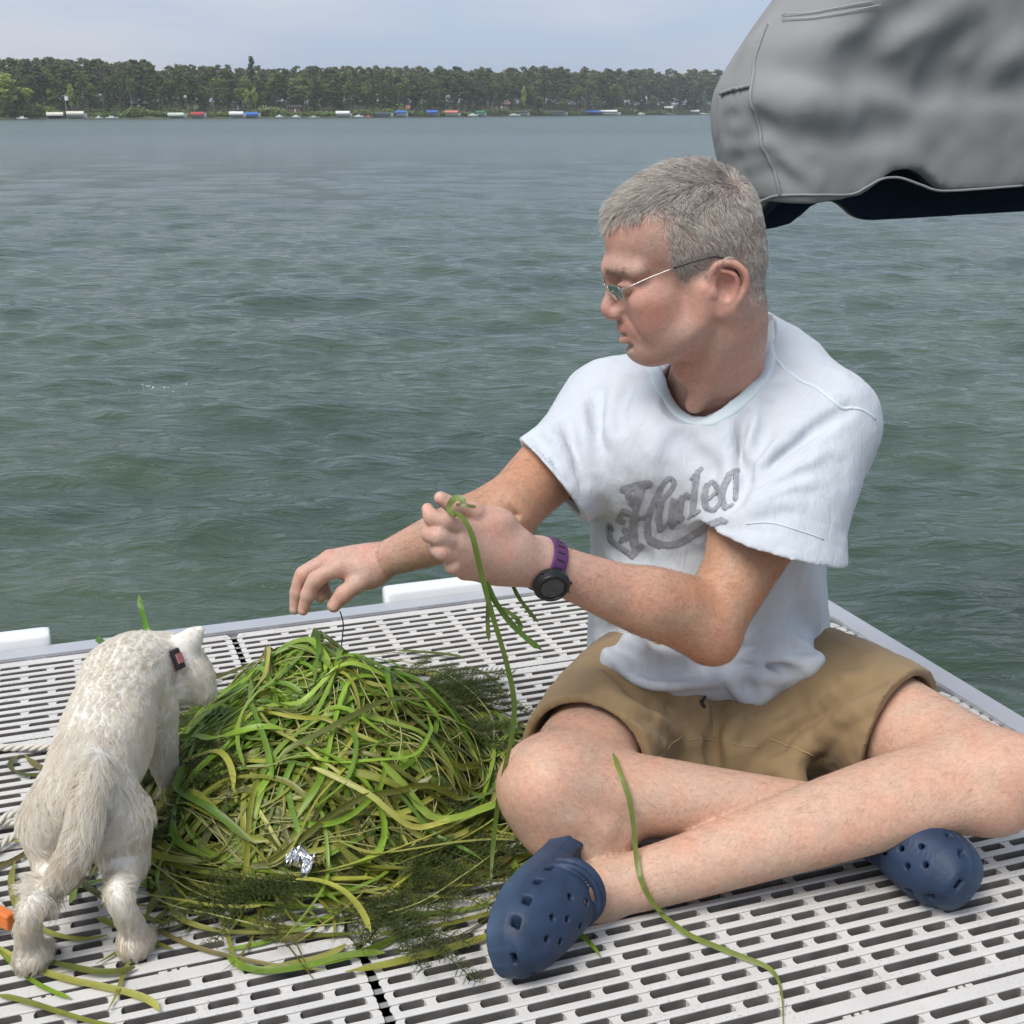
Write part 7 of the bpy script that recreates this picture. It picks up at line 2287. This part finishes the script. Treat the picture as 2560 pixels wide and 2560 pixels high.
    o = put(obj('blade_mass', mesh_np('blade_mass', np.concatenate(mass[0]), np.concatenate(mass[1]), None, M_blade, True, np.concatenate(mass[2]))))
    o['kind'] = 'stuff'
    # particular blades the photo shows: hanging over the front, standing up behind the dog
    def placed(pts, w, base, name='eelgrass_blade', par=True, N=None, tw=0.0, **props):
        P = catmull(np.array(pts), 8); n = len(P); t = np.linspace(0, 1, n)
        ww = w * np.minimum(1, np.minimum(t * 10 + 0.5, (1 - t) * 8 + 0.15))
        NN = np.broadcast_to(nrm(V(0, 0, CAM_H) - P.mean(0)), P.shape) if N is None else N
        v, q = ribbon(P, ww, NN, tw + 0.5 * np.sin(t * 9.0 + n), 0.12)
        o = obj(name, mesh_np(name, v, q, None, M_blade, True, blade_colour(base, n, rg)), None, **props)
        return put(o) if par else o
    G3 = lambda x, y, z: gnd(x, y, z)
    placed([at(905, 2070, 1.61), at(930, 2130, 1.555), at(950, 2215, 1.50), at(975, 2300, 1.435), at(985, 2345, 1.405)], 0.0100, V(0.30, 0.31, 0.07))
    placed([at(880, 2080, 1.61), at(876, 2140, 1.56), at(874, 2210, 1.51), at(884, 2290, 1.445), at(886, 2330, 1.415)], 0.0085, V(0.24, 0.27, 0.055))
    placed([at(868, 2110, 1.59), at(862, 2190, 1.53), at(864, 2270, 1.46)], 0.0080, V(0.21, 0.26, 0.05))
    placed([at(560, 2010, 1.66), at(700, 1970, 1.66), at(850, 1940, 1.64), at(1000, 1895, 1.66), at(1090, 1870, 1.68)], 0.0085, V(0.10, 0.17, 0.05))
    placed([at(735, 2075, 1.59), at(880, 2030, 1.58), at(1000, 1990, 1.60), at(1080, 1940, 1.62)], 0.0100, V(0.23, 0.22, 0.09))
    placed([at(450, 1950, 1.66), at(420, 1870, 1.72), at(470, 1840, 1.76), at(540, 1880, 1.74)], 0.0085, V(0.13, 0.21, 0.04))
    placed([at(790, 1570, 1.96), at(775, 1640, 1.93), at(800, 1720, 1.88), at(850, 1790, 1.82)], 0.0100, V(0.12, 0.18, 0.04))
    placed([at(800, 1580, 1.97), at(850, 1620, 1.95), at(900, 1670, 1.93), at(960, 1690, 1.92)], 0.0080, V(0.10, 0.15, 0.03))
    placed([at(690, 1700, 1.92), at(800, 1690, 1.89), at(940, 1720, 1.84), at(1050, 1780, 1.80)], 0.0095, V(0.15, 0.30, 0.05))
    placed([at(650, 1760, 1.86), at(760, 1810, 1.81), at(820, 1870, 1.76), at(790, 1940, 1.70)], 0.0090, V(0.17, 0.33, 0.05))
    # milfoil: feathery whorls round soft stems
    Rt, Dt = [], []
    stems = MB()
    def sprig(p0, th, L, rg, flat=1.0):
        P = blade_path(p0[0], p0[1], th, L, 0.020, rg, 3, 0.008, 2.5, False)
        if len(P) < 5: return
        stems.tube(P, 0.0009, 5)
        nw = int(L / 0.0075)
        idx = np.linspace(0, len(P) - 1.001, nw)
        for f in idx:
            i = int(f); p = P[i] * (1 - f + i) + P[i + 1] * (f - i)
            tg = nrm(P[i + 1] - P[i])
            a = np.cross(tg, V(0, 0, 1)); a = nrm(a); b = np.cross(a, tg)
            ph = rg.random() * 6.28
            for k in range(5):
                an = ph + k * 1.2566
                d = nrm(a * math.cos(an) + b * abs(math.sin(an)) * 0.9 + tg * 0.75)
                ll = rg.uniform(0.011, 0.020)
                side = nrm(np.cross(d, tg))
                t = np.linspace(0, 1, 3)[:, None]
                Rt.append(p); Dt.append(d * ll * t)
                for s_ in (0.3, 0.55, 0.8):
                    for sg in (-1, 1):
                        Rt.append(p + d * ll * s_); Dt.append((side * sg * 0.8 + d * 0.7) * ll * 0.42 * (1.15 - s_) * 1.3 * t)
    for (cx, cy, n, sp, thm, ths, L) in ((1040, 1690, 24, 45, 0.3, 0.5, 0.13), (1120, 1800, 10, 30, 0.2, 0.6, 0.10), (420, 1800, 22, 40, 2.2, 0.9, 0.12), (420, 1910, 12, 30, 2.6, 0.6, 0.10), (1070, 2090, 18, 55, -0.9, 0.9, 0.13), (1150, 2000, 9, 36, -0.2, 0.7, 0.12), (720, 2235, 12, 45, -2.4, 0.5, 0.13), (990, 2270, 10, 45, -1.1, 0.7, 0.12), (560, 1990, 10, 40, 3.0, 0.9, 0.11)):
        for _ in range(n):
            zz = 0.05 if cy < 2150 else 0.01
            p = gnd(cx + rg.normal(0, sp), cy + rg.normal(0, sp * 0.6), zz)
            sprig(p, thm + rg.normal(0, ths), L * rg.uniform(0.6, 1.25), rg)
    o = put(stems.build('milfoil_stems', material('milfoil_stem', (0.10, 0.11, 0.035), 0.6), None, True)); o['kind'] = 'stuff'
    o = strands('milfoil_leaves', np.array(Rt), np.array(Dt), hair_mat('milfoil_leaf', (0.045, 0.070, 0.015), (0.11, 0.13, 0.035), 0.5), None, 0.00030)
    put(o); o['kind'] = 'stuff'
    # ---------------------------------------------------------------- loose blades: things of their own
    placed([at(378, 1640, 1.83), at(368, 1580, 1.85), at(355, 1530, 1.87), at(347, 1488, 1.885)], 0.0085, V(0.13, 0.30, 0.03), 'grass_blade', False, label='bright green blade standing up behind the dog', category='weed')
    placed([G3(285, 1632, 0.012), G3(262, 1612, 0.020), G3(240, 1594, 0.022)], 0.0130, V(0.08, 0.17, 0.04), 'grass_blade', False, label='short wide green blade on the rail behind the dog', category='weed')
    placed([G3(336, 1600, 0.010), G3(334, 1590, 0.024), G3(330, 1583, 0.034)], 0.0080, V(0.10, 0.19, 0.04), 'grass_blade', False, label='tiny green blade end on the rail above the dog', category='weed')
    # the stems in his hand
    h = empty('held_weeds', at(1170, 1275, 1.505), label='bunch of long green weed stems dangling from his hand', category='weed')
    bpy.context.view_layer.update(); hinv = h.matrix_world.inverted()
    def hold(o): o.parent = h; o.matrix_parent_inverse = hinv; return o
    cg = V(0.15, 0.215, 0.04)
    hold(placed([at(1135, 1278, 1.500), at(1160, 1300, 1.490), at(1182, 1345, 1.480), at(1205, 1440, 1.478), at(1232, 1540, 1.478), at(1262, 1640, 1.48), at(1284, 1740, 1.49), at(1282, 1820, 1.50), at(1262, 1920, 1.51), at(1243, 2020, 1.52), at(1232, 2120, 1.512), at(1225, 2235, 1.478)], 0.0068, cg, 'stem', False))
    hold(placed([at(1215, 1455, 1.481), at(1236, 1500, 1.483), at(1275, 1555, 1.486), at(1315, 1595, 1.49), at(1355, 1625, 1.493)], 0.0075, V(0.11, 0.19, 0.03), 'stem', False))
    hold(placed([at(1255, 1520, 1.489), at(1290, 1545, 1.495), at(1300, 1562, 1.497), at(1305, 1575, 1.497)], 0.0060, V(0.15, 0.23, 0.05), 'stem', False))
    hold(placed([at(1222, 1480, 1.481), at(1219, 1540, 1.482), at(1222, 1602, 1.483)], 0.0055, V(0.14, 0.18, 0.05), 'stem', False))
    hold(placed([at(1270, 1435, 1.60), at(1292, 1485, 1.59), at(1320, 1525, 1.585), at(1345, 1556, 1.58)], 0.0055, V(0.15, 0.23, 0.05), 'stem', False))
    hold(placed([at(1135, 1290, 1.493), at(1122, 1270, 1.496), at(1132, 1250, 1.499), at(1150, 1245, 1.495), at(1165, 1262, 1.49)], 0.0080, V(0.24, 0.30, 0.09), 'stem', False))
    hold(placed([at(1140, 1262, 1.489), at(1165, 1264, 1.486), at(1192, 1268, 1.486)], 0.0045, V(0.24, 0.24, 0.10), 'stem', False))
    # the blade that fell across his shin
    blade_pts = []
    lay = catmull(np.array([(1533, 1884), (1552, 1935), (1572, 1995), (1583, 2060), (1588, 2120), (1600, 2190), (1625, 2245), (1662, 2292)], float), 4)
    for x, y in lay:
        pp = hit(FLD['legs'], x, y)
        blade_pts.append(pp if pp is not None else gnd(x, y, 0.012))
    dep = np.array([q_[1] for q_ in blade_pts]); d0 = dep.copy()
    for _ in range(40): dep[1:-1] = np.minimum(d0[1:-1], (dep[:-2] + dep[2:]) / 2)
    bp = np.array([at(x, y, d_ - 0.006) for (x, y), d_ in zip(lay, dep)])
    blade_pts = [q_ for q_ in bp] + [gnd(1720, 2335, 0.008), gnd(1780, 2362, 0.006), gnd(1850, 2390, 0.005), gnd(1918, 2418, 0.005), gnd(1945, 2450, 0.004), gnd(1956, 2500, 0.004), gnd(1958, 2570, 0.004)]
    placed(blade_pts, 0.0068, V(0.19, 0.235, 0.045), 'grass_blade', False, label='single green weed blade lying across his shin and the deck', category='weed')
    # dark thread-like stem above the heap
    hold_t = MB().tube(catmull(np.array([at(850, 1528, 1.97), at(858, 1560, 1.97), at(855, 1600, 1.96), at(852, 1640, 1.95)]), 6), 0.0011, 5).build('dark_stem', material('dark_stem', (0.03, 0.03, 0.015), 0.6), None, True)
    put(hold_t)
    # silver foil half buried at the front of the heap
    fo = material('silver_foil', (0.85, 0.85, 0.86), 0.16, 0.5, metal=1.0, bump=0.4, bscale=70, bdist=0.004)
    a = gnd(735, 2150, 0.030); b = gnd(792, 2190, 0.028)
    nu, nv_ = 46, 22
    U, W = np.meshgrid(np.linspace(0, 1, nu), np.linspace(-1, 1, nv_), indexing='ij')
    d = nrm(b - a); s_ = nrm(np.cross(d, V(0, 0, 1)))
    C = a + (b - a) * U[..., None]
    wdt = 0.020 * (0.7 + 0.3 * np.sin(U * 9))
    Pf = C + s_ * (W * wdt)[..., None] + V(0, 0, 1) * (0.020 * np.sqrt(np.maximum(0, 1 - W ** 2)) + 0.006 * vnoise(np.stack([U * 14, W * 3, U * 0], -1), 1.0, 4) + 0.003 * np.sin(U * 60))[..., None]
    i0 = np.arange(nu - 1)[:, None] * nv_ + np.arange(nv_ - 1)[None]
    q = np.stack([i0, i0 + nv_, i0 + nv_ + 1, i0 + 1], -1).reshape(-1, 4)
    obj('foil_sheet', mesh_np('foil_sheet', Pf.reshape(-1, 3), q, None, fo, False), None, label='crumpled silver foil half buried in the front of the weed heap', category='foil')
build_heap()
# ================================================================== thin summer haze over the lake
def build_haze():
    mb = MB().box((0, 1200, 18.0), 3600, 3400, 2 * (18.0 + 1.9))
    m = bpy.data.materials.new('haze_air'); m.use_nodes = True
    n = m.node_tree.nodes; l = m.node_tree.links; n.remove(n['Principled BSDF'])
    v = n.new('ShaderNodeVolumePrincipled')
    v.inputs['Color'].default_value = (0.88, 0.91, 0.94, 1); v.inputs['Density'].default_value = 0.00040; v.inputs['Anisotropy'].default_value = 0.2
    l.new(v.outputs['Volume'], n['Material Output'].inputs['Volume'])
    mb.build('haze', m, None, False, kind='stuff')
build_haze()
